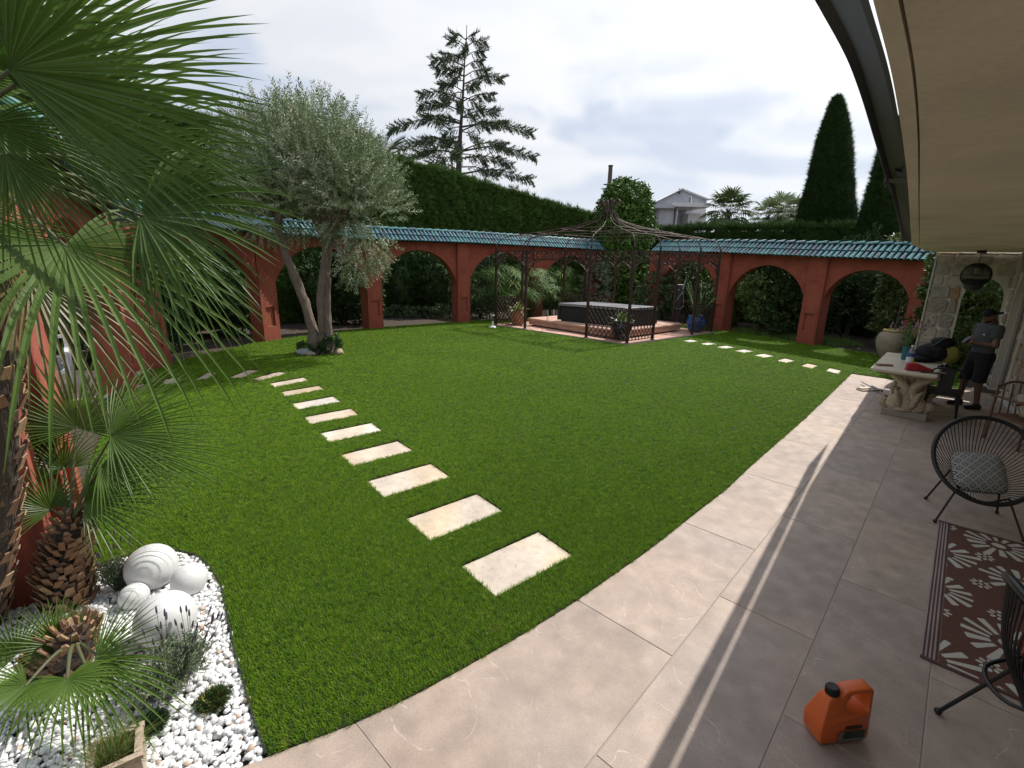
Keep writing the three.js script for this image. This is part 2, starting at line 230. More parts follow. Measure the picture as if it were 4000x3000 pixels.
{
  const R = rng(99), blade = (a, lean, h, w, ox, oz) => { const g = new THREE.BufferGeometry(), c = Math.cos(a), s = Math.sin(a); const P = (t, side) => [ox + c * lean * t * t - s * side * w * (1 - t * 0.75), h * t * (1 - 0.15 * t), oz + s * lean * t * t + c * side * w * (1 - t * 0.75)]; const A = P(0, -1), B = P(0, 1), C = P(0.55, 1), E2 = P(0.55, -1), Tt = P(1, 0); g.setAttribute('position', new THREE.Float32BufferAttribute([...A, ...B, ...C, ...A, ...C, ...E2, ...E2, ...C, ...Tt], 3)); g.computeVertexNormals(); return g; };
  const tufts = [0, 1, 2].map(() => { const l = []; for (let i = 0; i < 12; i++) { const a = R() * 6.28, r = Math.sqrt(R()) * 0.017; l.push(blade(R() * 6.28, 0.006 + R() * 0.022, 0.026 + R() * 0.012, 0.0013 + R() * 0.0008, Math.cos(a) * r, Math.sin(a) * r)); } return merge(l); });
  M.blade = mat([1, 1, 1], 0.55, { specularIntensity: 0.2, transmission: 0.4, thickness: 0 });
  const items = [[], [], []];
  const boxed = stonePolys.map((p) => ({ p, x0: Math.min(...p.map((q) => q[0])), x1: Math.max(...p.map((q) => q[0])), z0: Math.min(...p.map((q) => q[1])), z1: Math.max(...p.map((q) => q[1])) }));
  const cell = 0.0205;
  for (let x = -9.5; x < 12; x += cell) for (let z = -24; z < -1.6; z += cell) {
    const d = Math.hypot(x, z), want = clamp(Math.pow(4.2 / d, 1.15), 0.2, 1);
    if (R() > want) continue;
    const X = x + (R() - 0.5) * cell, Zz = z + (R() - 0.5) * cell;
    if (Math.abs(X) > -Zz * 1.12 + 0.9) continue;
    if (!inside(lawnPoly, X, Zz) || inside(padPoly, X, Zz) || Math.hypot(X - oliveAt.x, Zz - oliveAt.z) < 0.42) continue;
    if (boxed.some((b) => X > b.x0 - 0.01 && X < b.x1 + 0.01 && Zz > b.z0 - 0.01 && Zz < b.z1 + 0.01 && inside(b.p, X, Zz))) continue;
    const n = fbm(X * 0.9 + 40, Zz * 0.9 + 40, 0, 301, 3), t = R(), k = (0.92 + 0.16 * n) * (0.88 + 0.24 * R());
    const c = t > 0.96 ? rgb(0.34 * k, 0.42 * k, 0.06 * k) : t > 0.4 ? rgb(0.215 * k, 0.37 * k, 0.018 * k) : rgb(0.135 * k, 0.28 * k, 0.016 * k);
    const s = Math.pow(1 / want, 0.42);
    items[Math.floor(R() * 3)].push([V(X, 0.002, Zz), new THREE.Quaternion().setFromEuler(new THREE.Euler((R() - 0.5) * 0.3, R() * 6.28, (R() - 0.5) * 0.3)), V(s, 0.9 + R() * 0.2, s), c]);
  }
  console.log('grass tufts', items.map((i) => i.length));
  const lawnGrass = thing('lawn_grass', 'short dense bright green artificial lawn between arcades and terrace', 'lawn'); lawnGrass.userData.kind = 'stuff';
  items.forEach((it, i) => scatter(lawnGrass, 'grass_blades', tufts[i], M.blade, it));
}

// ---------------------------------------------------------------- terracotta arcades with turquoise roof tiles
{
  const st = tex(512, 512, (u, v) => { const a = fbm(u * 6, v * 6, 6, 401, 5), b = fbm(u * 40, v * 40, 40, 407, 2), drip = fbm(u * 24, v * 2, 24, 411, 3); const k = 0.86 + (a - 0.5) * 0.20 + (b - 0.5) * 0.10 - 0.08 * step(0.6, 0.85, drip); return [k, k * (0.98 + (a - 0.5) * 0.08), k]; });
  M.stucco = mat([0.43, 0.108, 0.062], 0.92, { map: rep(st, 0.5), bumpMap: rep(grain, 1.6), bumpScale: 0.006 });
  const glaze = [[0.009, 0.10, 0.115], [0.014, 0.135, 0.14], [0.008, 0.068, 0.105], [0.024, 0.155, 0.14], [0.009, 0.042, 0.055]];
  M.glaze = glaze.map((c) => mat(c, 0.2, { clearcoat: 1, clearcoatRoughness: 0.07, bumpMap: rep(lumps, 3), bumpScale: 0.004 }));
  M.tileBed = mat([0.012, 0.030, 0.034], 0.8);
}
const tileGeo = (() => { // tapered half barrel, lying along +z (down slope), its wider end at the eave
  const g = [], n = 7, L = 0.325, r0 = 0.050, r1 = 0.068, pos = [], uv = [];
  const ring = (z, r, lift) => Array.from({ length: n + 1 }, (_, i) => { const a = i / n * Math.PI; return [Math.cos(a) * r, Math.sin(a) * r * 0.95 + lift, z]; });
  const quad = (a, b, c, d) => { for (const p of [a, b, c, a, c, d]) { pos.push(...p); uv.push(p[0], p[2] + p[1]); } };
  const A = ring(0, r0, 0), B = ring(L, r1, 0.012), C = ring(L, r1 - 0.014, 0.010), Dd = ring(0.02, r0 - 0.014, 0);
  for (let i = 0; i < n; i++) { quad(A[i], B[i], B[i + 1], A[i + 1]); quad(B[i], C[i], C[i + 1], B[i + 1]); quad(C[i], Dd[i], Dd[i + 1], C[i + 1]); }
  const q = new THREE.BufferGeometry(); q.setAttribute('position', new THREE.Float32BufferAttribute(pos, 3)); q.setAttribute('uv', new THREE.Float32BufferAttribute(uv, 2));
  return toCreasedNormals(q, 0.7);
})();
const ridgeGeo = (() => tileGeo.clone().scale(1.5, 1.25, 1.15).rotateY(Math.PI / 2))();
function arcade(name, label, nodes, heights, seed, opt = {}) {
  const c = nodes.reduce((a, p) => a.add(p), V(0, 0, 0)).multiplyScalar(1 / nodes.length), t = thing(name, label, 'arcade', c), R = rng(seed);
  const put = (nm, geo, m, p, ry) => part(t, nm, geo, m, p.clone().sub(c), [0, ry, 0]);
  const th = 0.30, pw = 0.56, pd = 0.50, back = [];
  for (let i = 0; i < nodes.length - 1; i++) {
    const a = nodes[i], b = nodes[i + 1], dv = b.clone().sub(a), L = dv.length(), ry = Math.atan2(-dv.z, dv.x), hA = heights[i], hB = heights[i + 1];
    const o0 = pw * 0.44, o1 = L - pw * 0.44, r = (o1 - o0) / 2, apex = Math.min(hA, hB) - (opt.crown ?? 0.26), spring = Math.max(0.9, apex - r);
    const s = new THREE.Shape(); s.moveTo(0, -0.05); s.lineTo(o0, -0.05); s.lineTo(o0, spring);
    for (let k = 1; k <= 28; k++) { const f = Math.PI - k / 28 * Math.PI; s.lineTo((o0 + o1) / 2 + Math.cos(f) * r, spring + Math.sin(f) * (apex - spring)); }
    s.lineTo(o1, -0.05); s.lineTo(L, -0.05); s.lineTo(L, hB); s.lineTo(0, hA); s.closePath();
    if (!(opt.solid ?? []).includes(i)) put('arch_wall', new THREE.ExtrudeGeometry(s, { depth: th, bevelEnabled: false }).translate(0, 0, -th / 2), M.stucco, a, ry);
    else put('wall_panel', box(L, hA + 0.05, th, L / 2, hA / 2 - 0.025, 0), M.stucco, a, ry);
    // roof: bed, cover tiles of the garden slope one by one, the far slope joined, ridge tiles one by one
    const half = 0.44, rise = 0.36, slope = Math.atan2(rise, half), h0 = (hA + hB) / 2, tilt = Math.atan2(hB - hA, L);
    const core = new THREE.Shape(); core.moveTo(-half + 0.02, 0.015); core.lineTo(half - 0.02, 0.015); core.lineTo(half - 0.02, 0.06); core.lineTo(0, rise + 0.05); core.lineTo(-half + 0.02, 0.06); core.closePath();
    put('roof_bed', new THREE.ExtrudeGeometry(core, { depth: L + 0.06, bevelEnabled: false }).translate(0, 0, -0.03).rotateY(Math.PI / 2).rotateZ(tilt).translate(0, hA + 0.002, 0), M.tileBed, a, ry);
    const pitch = 0.152, n = Math.round(L / pitch), q = new THREE.Quaternion(), e = new THREE.Euler(), mm = new THREE.Matrix4();
    for (let k = 0; k < n; k++) for (let row = 0; row < 2; row++) for (const side of [1, -1]) {
      const x = (k + 0.5) / n * L, hy = lerp(hA, hB, x / L), zz = 0.03 + row * 0.245, jit = (R() - 0.5) * 0.008;
      e.set(slope + (row ? -0.015 : 0), (R() - 0.5) * 0.03, (R() - 0.5) * 0.03);
      const P = V(x + jit, hy + rise + 0.055 - Math.tan(slope) * zz + row * 0.004, zz);
      if (side > 0) { const m = put('roof_tile', tileGeo, M.glaze[Math.floor(R() * 5)], a, ry); m.position.add(P.clone().applyAxisAngle(UP, ry)); m.quaternion.setFromAxisAngle(UP, ry).multiply(q.setFromEuler(e)); } else if (row === 1) { const g = tileGeo.clone().applyMatrix4(mm.makeRotationFromQuaternion(q.setFromEuler(e))).translate(P.x, P.y, P.z).rotateY(Math.PI).translate(L, 0, 0).rotateY(ry).translate(a.x - c.x, 0, a.z - c.z); back.push(g); }
    }
    const nr = Math.round(L / 0.34);
    for (let k = 0; k < nr; k++) { const x = (k + 0.05) / nr * L, m = put('ridge_tile', ridgeGeo, M.glaze[Math.floor(R() * 4)], a, ry); m.position.add(V(x, lerp(hA, hB, x / L) + rise + 0.045, 0).applyAxisAngle(UP, ry)); m.rotation.z = 0.02; }
  }
  if (back.length) part(t, 'far_slope_tiles', back, M.glaze[0]).userData.kind = 'stuff';
  nodes.forEach((p, i) => {
    if ((opt.noPillar ?? []).includes(i)) return;
    const a = nodes[Math.max(0, i - 1)], b = nodes[Math.min(nodes.length - 1, i + 1)], dv = b.clone().sub(a), ry = Math.atan2(-dv.z, dv.x), h = heights[i];
    const plate = new THREE.Shape([[-pw / 2, -0.05], [pw / 2, -0.05], [pw / 2, h - 0.003], [-pw / 2, h - 0.003]].map((q) => new THREE.Vector2(...q)));
    plate.holes.push(new THREE.Path([[-0.15, 0.42], [0.15, 0.42], [0.15, 0.98], [-0.15, 0.98]].map((q) => new THREE.Vector2(...q))));
    const g = [box(pw, h + 0.047, pd - 0.05, 0, h / 2 - 0.0265, -0.025), new THREE.ExtrudeGeometry(plate, { depth: 0.045, bevelEnabled: true, bevelSize: 0.006, bevelThickness: 0.005, bevelSegments: 1 }).translate(0, 0, pd / 2 - 0.05)];
    put('pillar', g, M.stucco, p, ry);
  });
  return t;
}
arcade('arcade_wall', 'terracotta arcade with turquoise tiled roof behind the olive tree', [PX.p1, PX.p2, PX.p3, PX.p4, PX.p5, PX.p6], [3.0, 2.98, 2.98, 3.02, 3.0, 2.96], 11, {});
arcade('arcade_wall', 'terracotta arcade with turquoise tiled roof running from gazebo to stone pillar', [PX.w0, PX.w1, PX.w2, PX.w3], [2.92, 2.84, 2.70, 2.62], 12, {});
arcade('arcade_wall', 'sunlit terracotta arcade behind the fan palms', [V(-3.33, 0, -2.83), PX.q0, PX.q1], [3.15, 3.15, 3.05], 13, { solid: [0], noPillar: [0] });

// ---------------------------------------------------------------- gazebo, its paving, hot tub and pots
M.pink = [[0.60, 0.36, 0.27], [0.57, 0.335, 0.25], [0.63, 0.385, 0.29]].map((c) => mat(c, 0.75, { map: rep(mottle, 1), bumpMap: rep(grain, 2), bumpScale: 0.002 }));
const mixP = (a, b, t) => a.clone().lerp(b, t);
{
  const pad = thing('gazebo_paving'); pad.userData.kind = 'structure';
  const A = grow(GC, 1.035), B = grow(GR, 1.035), C = grow(GL, 1.035), e1 = B.clone().sub(A), e2 = C.clone().sub(A), P = (u, v) => { const p = A.clone().addScaledVector(e1, u).addScaledVector(e2, v); return [p.x, p.z]; };
  const R = rng(31), n1 = 8, n2 = 9, g = 0.0012;
  part(pad, 'mortar_bed', slab([P(0, 0), P(1, 0), P(1, 1), P(0, 1)], -0.04, 0.042), M.grout);
  for (let i = 0; i < n1; i++) for (let j = 0; j < n2; j++) part(pad, 'paving_tile', slab([P(i / n1 + g, j / n2 + g), P((i + 1) / n1 - g, j / n2 + g), P((i + 1) / n1 - g, (j + 1) / n2 - g), P(i / n1 + g, (j + 1) / n2 - g)], 0.02, 0.05, 0.003, R() * 3, R() * 3), M.pink[Math.floor(R() * 3)]);
}
{
  const a = G(2415, 1327, 0.05), b = G(2655, 1293, 0.05), c = G(2066, 1271, 0.05), d = b.clone().add(c).sub(a), mid = mixP(b, c, 0.5), out = (p, k) => { const v = p.clone().sub(mid), l = v.length(); return v.multiplyScalar((l + k) / l); };
  const st = thing('tub_step', 'salmon stone step with rounded nosing around the hot tub', 'step', mid);
  part(st, 'riser', slab([a, b, d, c].map((p) => xz(out(p, 0))), 0.05, 0.22), M.pink[1]);
  part(st, 'tread', slab([a, b, d, c].map((p) => xz(out(p, 0.05))), 0.221, 0.29, 0.022), M.pink[2]);
  const h = 0.98, f = G(2442, 1203, h), r = G(2568, 1197, h), l = G(2182, 1183, h), k = r.clone().add(l).sub(f), tm = mixP(r, l, 0.5), o2 = (p, s) => { const v = p.clone().sub(tm), L = v.length(); return xz(v.multiplyScalar((L + s) / L)); };
  const tub = thing('hot_tub', 'square charcoal hot tub with closed grey cover', 'hot tub', V(tm.x, 0.29, tm.z));
  const wall = mat([0.012, 0.013, 0.016], 0.55, { bumpMap: rep(grain, 2), bumpScale: 0.002 }), cover = mat([0.20, 0.20, 0.215], 0.42, { bumpMap: rep(lumps, 1.2), bumpScale: 0.006 });
  part(tub, 'plinth', slab([f, r, k, l].map((p) => o2(p, -0.12)), 0, 0.09), M.black);
  part(tub, 'cabinet', slab([f, r, k, l].map((p) => o2(p, -0.06)), 0.09, 0.58, 0.02), wall);
  for (const [p, q] of [[f, r], [l, f], [r, k], [k, l]]) for (let i = 0; i < 3; i++) { const u = new THREE.Vector2(...o2(p, -0.06)), w = new THREE.Vector2(...o2(q, -0.06)), A = u.clone().lerp(w, i / 3 + 0.015), B = u.clone().lerp(w, (i + 1) / 3 - 0.015), dv = B.clone().sub(A); part(tub, 'side_panel', rbox(dv.length(), 0.42, 0.02, 0.006), wall, V((A.x + B.x) / 2, 0.34, (A.y + B.y) / 2), [0, Math.atan2(-dv.y, dv.x), 0]); }
  for (const [t0, t1] of [[0, 0.496], [0.504, 1]]) { const q = [mixP(f, l, t0), mixP(r, k, t0), mixP(r, k, t1), mixP(f, l, t1)].map((p) => o2(p, 0.0)); part(tub, 'cover', slab(q, 0.60, 0.69, 0.018), cover); }
  for (let i = 0; i < 4; i++) { const p = [f, r, k, l][i], v = o2(p, -0.02); part(tub, 'corner_post', rbox(0.09, 0.5, 0.09, 0.02), M.black, V(v[0], 0.34, v[1])); }
}
{
  const gz = thing('gazebo', 'rust brown wrought iron gazebo with scrollwork, lattice panels and open roof', 'gazebo', V(gmid.x, 0.05, gmid.z)), H = 2.72, lo = 2.44;
  const L = (p, y) => V(p.x - gmid.x, y, p.z - gmid.z), sides = [[GL, GC], [GC, GR], [GR, GB], [GB, GL]], tt = [0, 0.265, 0.735, 1];
  const postG = merge([box(0.068, H, 0.068, 0, H / 2, 0), box(0.12, 0.012, 0.12, 0, 0.008, 0), box(0.075, 0.03, 0.075, 0, H + 0.012, 0)]);
  const finialG = lathe([[0, 0], [0.03, 0.0], [0.018, 0.03], [0.04, 0.07], [0.03, 0.12], [0.012, 0.17], [0, 0.19]], 10).translate(0, H + 0.03, 0);
  const spiral = (r0, turns, n = 18) => Array.from({ length: n + 1 }, (_, i) => { const t = i / n, r = r0 * (1 - 0.72 * t), a = t * turns * Math.PI * 2; return V(Math.cos(a) * r, Math.sin(a) * r, 0); });
  const cscroll = (() => { // one C scroll, 0.11 wide and 0.24 tall, centred
    const p = []; for (let i = 0; i <= 30; i++) { const t = i / 30 * 2 - 1, a = t * Math.PI * 1.35, curl = Math.max(0, Math.abs(t) - 0.6) / 0.4; p.push(V(-0.05 + 0.055 * (1 - Math.cos(a * 0.75)) * (1 - 0.5 * curl), 0.118 * Math.sin(t * Math.PI * 0.5) * (1 - 0.42 * curl * curl), 0)); }
    return merge([tube(p, 0.015, 30, 5), tube(spiral(0.026, 1.1).map((q) => q.add(V(0.018, 0.06, 0))), 0.009, 14, 4), tube(spiral(0.026, 1.1).map((q) => V(q.x + 0.018, -q.y - 0.06, 0)), 0.009, 14, 4)]);
  })();
  const cs = cscroll;
  const bracket = (w, h) => { const arc = []; for (let i = 0; i <= 14; i++) { const a = i / 14 * Math.PI / 2; arc.push(V(w * (1 - Math.cos(a)) + 0.02, -h * (1 - Math.sin(a)), 0)); } const g = [tube(arc, 0.016, 16, 5)]; for (const [x, y, r] of [[0.16, -0.14, 0.10], [0.36, -0.08, 0.065], [0.10, -0.38, 0.075], [0.09, -0.56, 0.05]]) g.push(tube(spiral(r * Math.min(1, w / 0.7), 1.5).map((q) => q.add(V(x * w / 0.75, y * h / 0.75, 0))), 0.012, 20, 5)); g.push(tube([V(0.03, -h * 1.05, 0), V(0.10, -h * 1.15, 0), V(0.07, -h * 1.28, 0), V(0.03, -h * 1.22, 0)], 0.008, 10, 5)); return merge(g); };
  const brC = bracket(0.85, 0.70), brE = bracket(0.50, 0.50);
  for (const [a, b] of sides) for (let i = 0; i < 3; i++) part(gz, 'post', [postG.clone()], M.iron, L(mixP(a, b, tt[i]), 0), [0, Math.atan2(-(b.z - a.z), b.x - a.x), 0]).add(shadow(Object.assign(new THREE.Mesh(finialG, M.iron), { name: 'finial' })));
  for (const [a, b] of sides) for (let i = 0; i < 3; i++) {
    const p = mixP(a, b, tt[i]), q = mixP(a, b, tt[i + 1]), dv = q.clone().sub(p), len = dv.length(), ry = Math.atan2(-dv.z, dv.x);
    const fr = part(gz, 'frieze', [box(len - 0.055, 0.03, 0.035, len / 2, H - 0.016, 0), box(len - 0.055, 0.022, 0.03, len / 2, lo, 0)], M.iron, L(p, 0), [0, ry, 0]);
    const n = Math.max(4, Math.round(len / 0.20));
    for (let k = 0; k < n; k++) { const m = shadow(new THREE.Mesh(cs, M.iron)); m.name = 'scroll'; m.position.set((k + 0.5) / n * len, (H + lo) / 2, 0); if (k % 2) m.rotation.z = Math.PI; fr.add(m); }
    const bg = i === 1 ? brC : brE;
    part(gz, 'bracket', bg, M.iron, L(p, lo - 0.012), [0, ry, 0]); part(gz, 'bracket', bg, M.iron, L(q, lo - 0.012), [0, ry + Math.PI, 0]);
    if (i === 1) continue;
    // lattice panel of the narrow end bays
    const hh = 1.03, y0 = 0.07, g = [box(len - 0.06, 0.028, 0.03, len / 2, hh, 0), box(len - 0.06, 0.02, 0.025, len / 2, y0, 0)], st = 0.16, w = len - 0.06;
    for (let k = -Math.ceil(hh / st); k < w / st; k++) for (const s of [1, -1]) {
      let x0 = k * st, x1 = x0 + (hh - y0) * 0.75, ya = y0, yb = hh; const sl = (yb - ya) / (x1 - x0);
      if (x0 < 0) { ya += -x0 * sl; x0 = 0; } if (x1 > w) { yb -= (x1 - w) * sl; x1 = w; } if (x1 <= x0 + 0.02) continue;
      const X = (x) => 0.03 + (s > 0 ? x : w - x); g.push(bar(V(X(x0), ya, s * 0.005), V(X(x1), yb, s * 0.006), 0.014, 4));
    }
    part(gz, 'lattice_panel', g, M.iron, L(p, 0), [0, ry, 0]);
  }
  const rib = (B) => { const w = (t, y) => V(B.x * (1 - t), y, B.z * (1 - t)); return [w(0, H), w(0.012, H + 0.24), w(0.05, H + 0.42), w(0.13, H + 0.50), w(0.45, H + 0.70), w(0.75, H + 0.93), w(0.90, H + 1.15), w(0.945, H + 1.42)]; };
  const ribs = []; for (const [a, b] of sides) for (const t of [0, 0.265, 0.735]) ribs.push(L(mixP(a, b, t), 0));
  ribs.forEach((B) => part(gz, 'roof_rib', tube(rib(B), 0.016, 30, 5), M.iron));
  for (const [t, y] of [[0.13, 0.505], [0.33, 0.625], [0.55, 0.775]]) for (const [a, b] of sides) { const f = (p) => { const q = L(p, 0); return V(q.x * (1 - t), H + y + 0.012, q.z * (1 - t)); }; part(gz, 'purlin', bar(f(a), f(b), 0.011, 5), M.iron); }
  part(gz, 'crown_ring', new THREE.TorusGeometry(0.16, 0.014, 5, 24).rotateX(Math.PI / 2).translate(0, H + 1.38, 0), M.iron);
  for (let k = 0; k < 8; k++) { const a = k / 8 * Math.PI * 2, p = [V(0.15, H + 1.36, 0), V(0.17, H + 1.60, 0), V(0.28, H + 1.78, 0), V(0.40, H + 1.74, 0), V(0.40, H + 1.61, 0), V(0.31, H + 1.60, 0), V(0.30, H + 1.68, 0)]; part(gz, 'crown_scroll', tube(p, 0.018, 26, 5).rotateY(a), M.iron); }
}
// pots
M.blueGlaze = mat([0.008, 0.016, 0.035], 0.25, { clearcoat: 0.7, clearcoatRoughness: 0.15, bumpMap: rep(lumps, 3), bumpScale: 0.004 });
M.terracotta = mat([0.50, 0.21, 0.11], 0.85, { map: rep(mottle, 2), bumpMap: rep(grain, 3), bumpScale: 0.002 });
const urn = (s) => lathe([[0, 0], [0.20, 0], [0.23, 0.03], [0.30, 0.16], [0.345, 0.34], [0.33, 0.48], [0.285, 0.56], [0.30, 0.60], [0.32, 0.62], [0.30, 0.635], [0.265, 0.61], [0.26, 0.5], [0, 0.5]].map(([x, y]) => [x * s, y * s]), 36);
// strappy leaf: strip of width w, arching over; returns geometry at the origin, heading +x
function strap(len, w, rise, droop, fold = 0.3, n = 6) {
  const pos = []; const P = (t, s) => { const ww = w * Math.sin(Math.PI * Math.min(1, 0.12 + t * 0.88)) * (t > 0.5 ? 1 : 0.6 + 0.4 * t * 2); const x = len * t * (1 - 0.12 * t), y = rise * t - droop * t * t * t; return [x, y + Math.abs(s) * ww * fold, s * ww]; };
  for (let i = 0; i < n; i++) for (const s of [-1, 1]) { const a = P(i / n, 0), b = P((i + 1) / n, 0), c = P((i + 1) / n, s), d = P(i / n, s); if (s > 0) pos.push(...a, ...d, ...c, ...a, ...c, ...b); else pos.push(...a, ...c, ...d, ...a, ...b, ...c); }
  const g = new THREE.BufferGeometry(); g.setAttribute('position', new THREE.Float32BufferAttribute(pos, 3)); g.computeVertexNormals(); return g;
}
function rosette(n, len, w, R, lo, hi, droop) { const l = []; for (let i = 0; i < n; i++) { const a = lerp(lo, hi, R()), k = len * (0.7 + 0.5 * R()); l.push(strap(k * Math.cos(a) + 0.02, w * (0.8 + 0.4 * R()), k * Math.sin(a), droop * k * (0.5 + R()), 0.35).rotateY(i * 2.399 + R() * 0.4)); } return merge(l); }
const leafMat = (c, r = 0.5, t = 0.25) => mat(c, r, t ? { transmission: t, thickness: 0 } : {});
M.agave = leafMat([0.17, 0.26, 0.05], 0.45); M.cycad = leafMat([0.10, 0.20, 0.03], 0.45); M.deep = leafMat([0.03, 0.075, 0.02], 0.45, 0.15);
{
  const R = rng(77);
  const put = (nm, label, cat, p, s, potM, plant, pm, y) => { const t = thing(nm, label, cat, p); part(t, 'pot', urn(s), potM); part(t, 'soil', new THREE.CircleGeometry(0.262 * s, 24).rotateX(-Math.PI / 2).translate(0, 0.53 * s, 0), M.soil); part(t, 'leaves', plant.translate(0, y ?? 0.5 * s, 0), pm); return t; };
  const at = (x, y) => { const p = G(x, y, 0.05); p.y = 0.05; return p; };
  put('potted_agave', 'striped agave in a dark blue glazed urn behind the front lattice', 'potted plant', (() => { const p = grow(GC, 0.80); p.y = 0.05; return p; })(), 0.95, M.blueGlaze, rosette(34, 0.62, 0.035, R, 0.25, 1.45, 0.35), M.agave);
  put('potted_agave', 'yellow green agave in a terracotta pot behind the far lattice', 'potted plant', at(2022, 1268), 0.85, M.terracotta, rosette(30, 0.62, 0.05, R, 0.3, 1.5, 0.25), leafMat([0.30, 0.36, 0.09], 0.45));
  put('potted_cycad', 'cycad with upright fronds in a bright blue glazed urn beside the shower', 'potted plant', at(2714, 1296), 0.95, mat([0.02, 0.10, 0.30], 0.2, { clearcoat: 0.8, clearcoatRoughness: 0.1 }), merge(Array.from({ length: 11 }, (_, i) => { const l = [], a = 0.75 + R() * 0.7, k = 1.15 + R() * 0.4, c = Math.cos(a), s = Math.sin(a); for (let q = 0; q < 26; q++) { const t = 0.22 + q / 26 * 0.78; for (const sd of [-1, 1]) l.push(strap(0.26 * (1.1 - t * 0.7), 0.013, 0.03, 0.04, 0.1, 2).rotateY(sd * 0.9).translate(k * t * c, k * t * s - 0.28 * t * t * k * c, 0)); } const stem = Array.from({ length: 6 }, (_, q) => { const t = q / 5; return V(k * t * c, k * t * s - 0.28 * t * t * k * c, 0); }); l.push(tube(stem, 0.009, 8, 4)); return merge(l).rotateY(i * 2.4); })), M.cycad);
  // shower column
  const sp = at(2642, 1262), sh = thing('outdoor_shower', 'dark shower column with grey hose loop beside the hot tub', 'shower', sp);
  part(sh, 'column', rbox(0.20, 1.55, 0.14, 0.03, 0, 0.775, 0), M.darkGrey); part(sh, 'cap', rbox(0.21, 0.02, 0.15, 0.008, 0, 1.56, 0), M.white);
  part(sh, 'mixer_knob', new THREE.CylinderGeometry(0.03, 0.03, 0.05, 16).rotateX(Math.PI / 2).translate(-0.03, 1.36, 0.09), mat([0.5, 0.5, 0.52], 0.25, { metalness: 1 }));
  const hose = [V(0.20, 1.82, 0.13), V(0.15, 1.5, 0.14), V(0.12, 1.3, 0.14), V(-0.02, 1.05, 0.14), V(-0.12, 0.80, 0.14), V(-0.06, 0.62, 0.14), V(0.08, 0.60, 0.14), V(0.19, 0.72, 0.14), V(0.18, 1.0, 0.14), V(0.12, 1.32, 0.15)];
  part(sh, 'hose', tube(hose, 0.013, 50, 6), mat([0.42, 0.44, 0.46], 0.35, { metalness: 0.5 })); part(sh, 'hand_shower', bar(V(0.10, 1.40, 0.15), V(0.21, 1.86, 0.12), 0.017), mat([0.6, 0.62, 0.64], 0.25, { metalness: 0.8 }));
  sh.rotation.y = -0.35;
  // glass lantern at the far left gazebo post
  const lp = at(1924, 1276), la = thing('garden_lantern', 'clear glass storm lantern on a white foot beside the gazebo post', 'lantern', V(lp.x, 0, lp.z));
  part(la, 'foot', lathe([[0, 0], [0.14, 0], [0.13, 0.05], [0.05, 0.09], [0, 0.09]], 20), M.white); part(la, 'chimney', lathe([[0.055, 0.09], [0.075, 0.2], [0.065, 0.42], [0.06, 0.45]], 20), mat([0.9, 0.93, 0.93], 0.05, { transmission: 1, thickness: 0 })); part(la, 'collar', lathe([[0.06, 0.45], [0.078, 0.455], [0.075, 0.48], [0.06, 0.485]], 20), mat([0.55, 0.56, 0.58], 0.4)); part(la, 'candle', new THREE.CylinderGeometry(0.03, 0.03, 0.16, 12).translate(0, 0.17, 0), M.white);
  // bird table in the papyrus
  const bp = Z(2003, 1110, -20.2), bt = thing('bird_table', 'weathered wooden bird table with pitched roof among the papyrus', 'bird table', V(bp.x, 0, bp.z)), wood = mat([0.20, 0.15, 0.10], 0.85, { bumpMap: rep(barkTex, 3), bumpScale: 0.003 }), by = bp.y;
  part(bt, 'pole', bar(V(0, -0.05, 0), V(0, by, 0), 0.025), wood); part(bt, 'tray', rbox(0.42, 0.03, 0.34, 0.005, 0, by + 0.02, 0), wood);
  for (const [x, z] of [[-0.17, -0.12], [0.17, -0.12], [-0.17, 0.12], [0.17, 0.12]]) part(bt, 'corner_post', box(0.03, 0.22, 0.03, x, by + 0.145, z), wood);
  for (const s of [-1, 1]) part(bt, 'roof_board', box(0.34, 0.02, 0.44).rotateZ(-s * 0.5).translate(s * 0.14, by + 0.33, 0), wood);
}

// ---------------------------------------------------------------- trees, hedges and shrubs beyond the lawn
// leaf: a folded pointed oval, base at the origin, heading +y
function leaf(len, w, bend = 0.1, fold = 0.25) {
  const p = [[0, 0, 0], [w, len * 0.35, fold * w], [0, len * 0.5, bend * len * 0.4], [-w, len * 0.35, fold * w], [w * 0.6, len * 0.75, fold * w + bend * len * 0.5], [-w * 0.6, len * 0.75, fold * w + bend * len * 0.5], [0, len, bend * len]];
  const f = [[0, 1, 2], [0, 2, 3], [1, 4, 2], [2, 4, 6], [2, 6, 5], [2, 5, 3]], pos = []; f.forEach((t) => t.forEach((i) => pos.push(...p[i])));
  const g = new THREE.BufferGeometry(); g.setAttribute('position', new THREE.Float32BufferAttribute(pos, 3)); g.computeVertexNormals(); return g;
}
const needle = (a, b, w) => { const d = b.clone().sub(a), s = V(d.z + 0.3, 0.2, -d.x + 0.1).normalize().multiplyScalar(w), g = new THREE.BufferGeometry(); g.setAttribute('position', new THREE.Float32BufferAttribute([...a.clone().add(s).toArray(), ...b.toArray(), ...a.clone().sub(s).toArray()], 3)); g.computeVertexNormals(); return g; };
const aim = (g, dir, spin = 0) => g.applyQuaternion(quatTo(dir, spin));
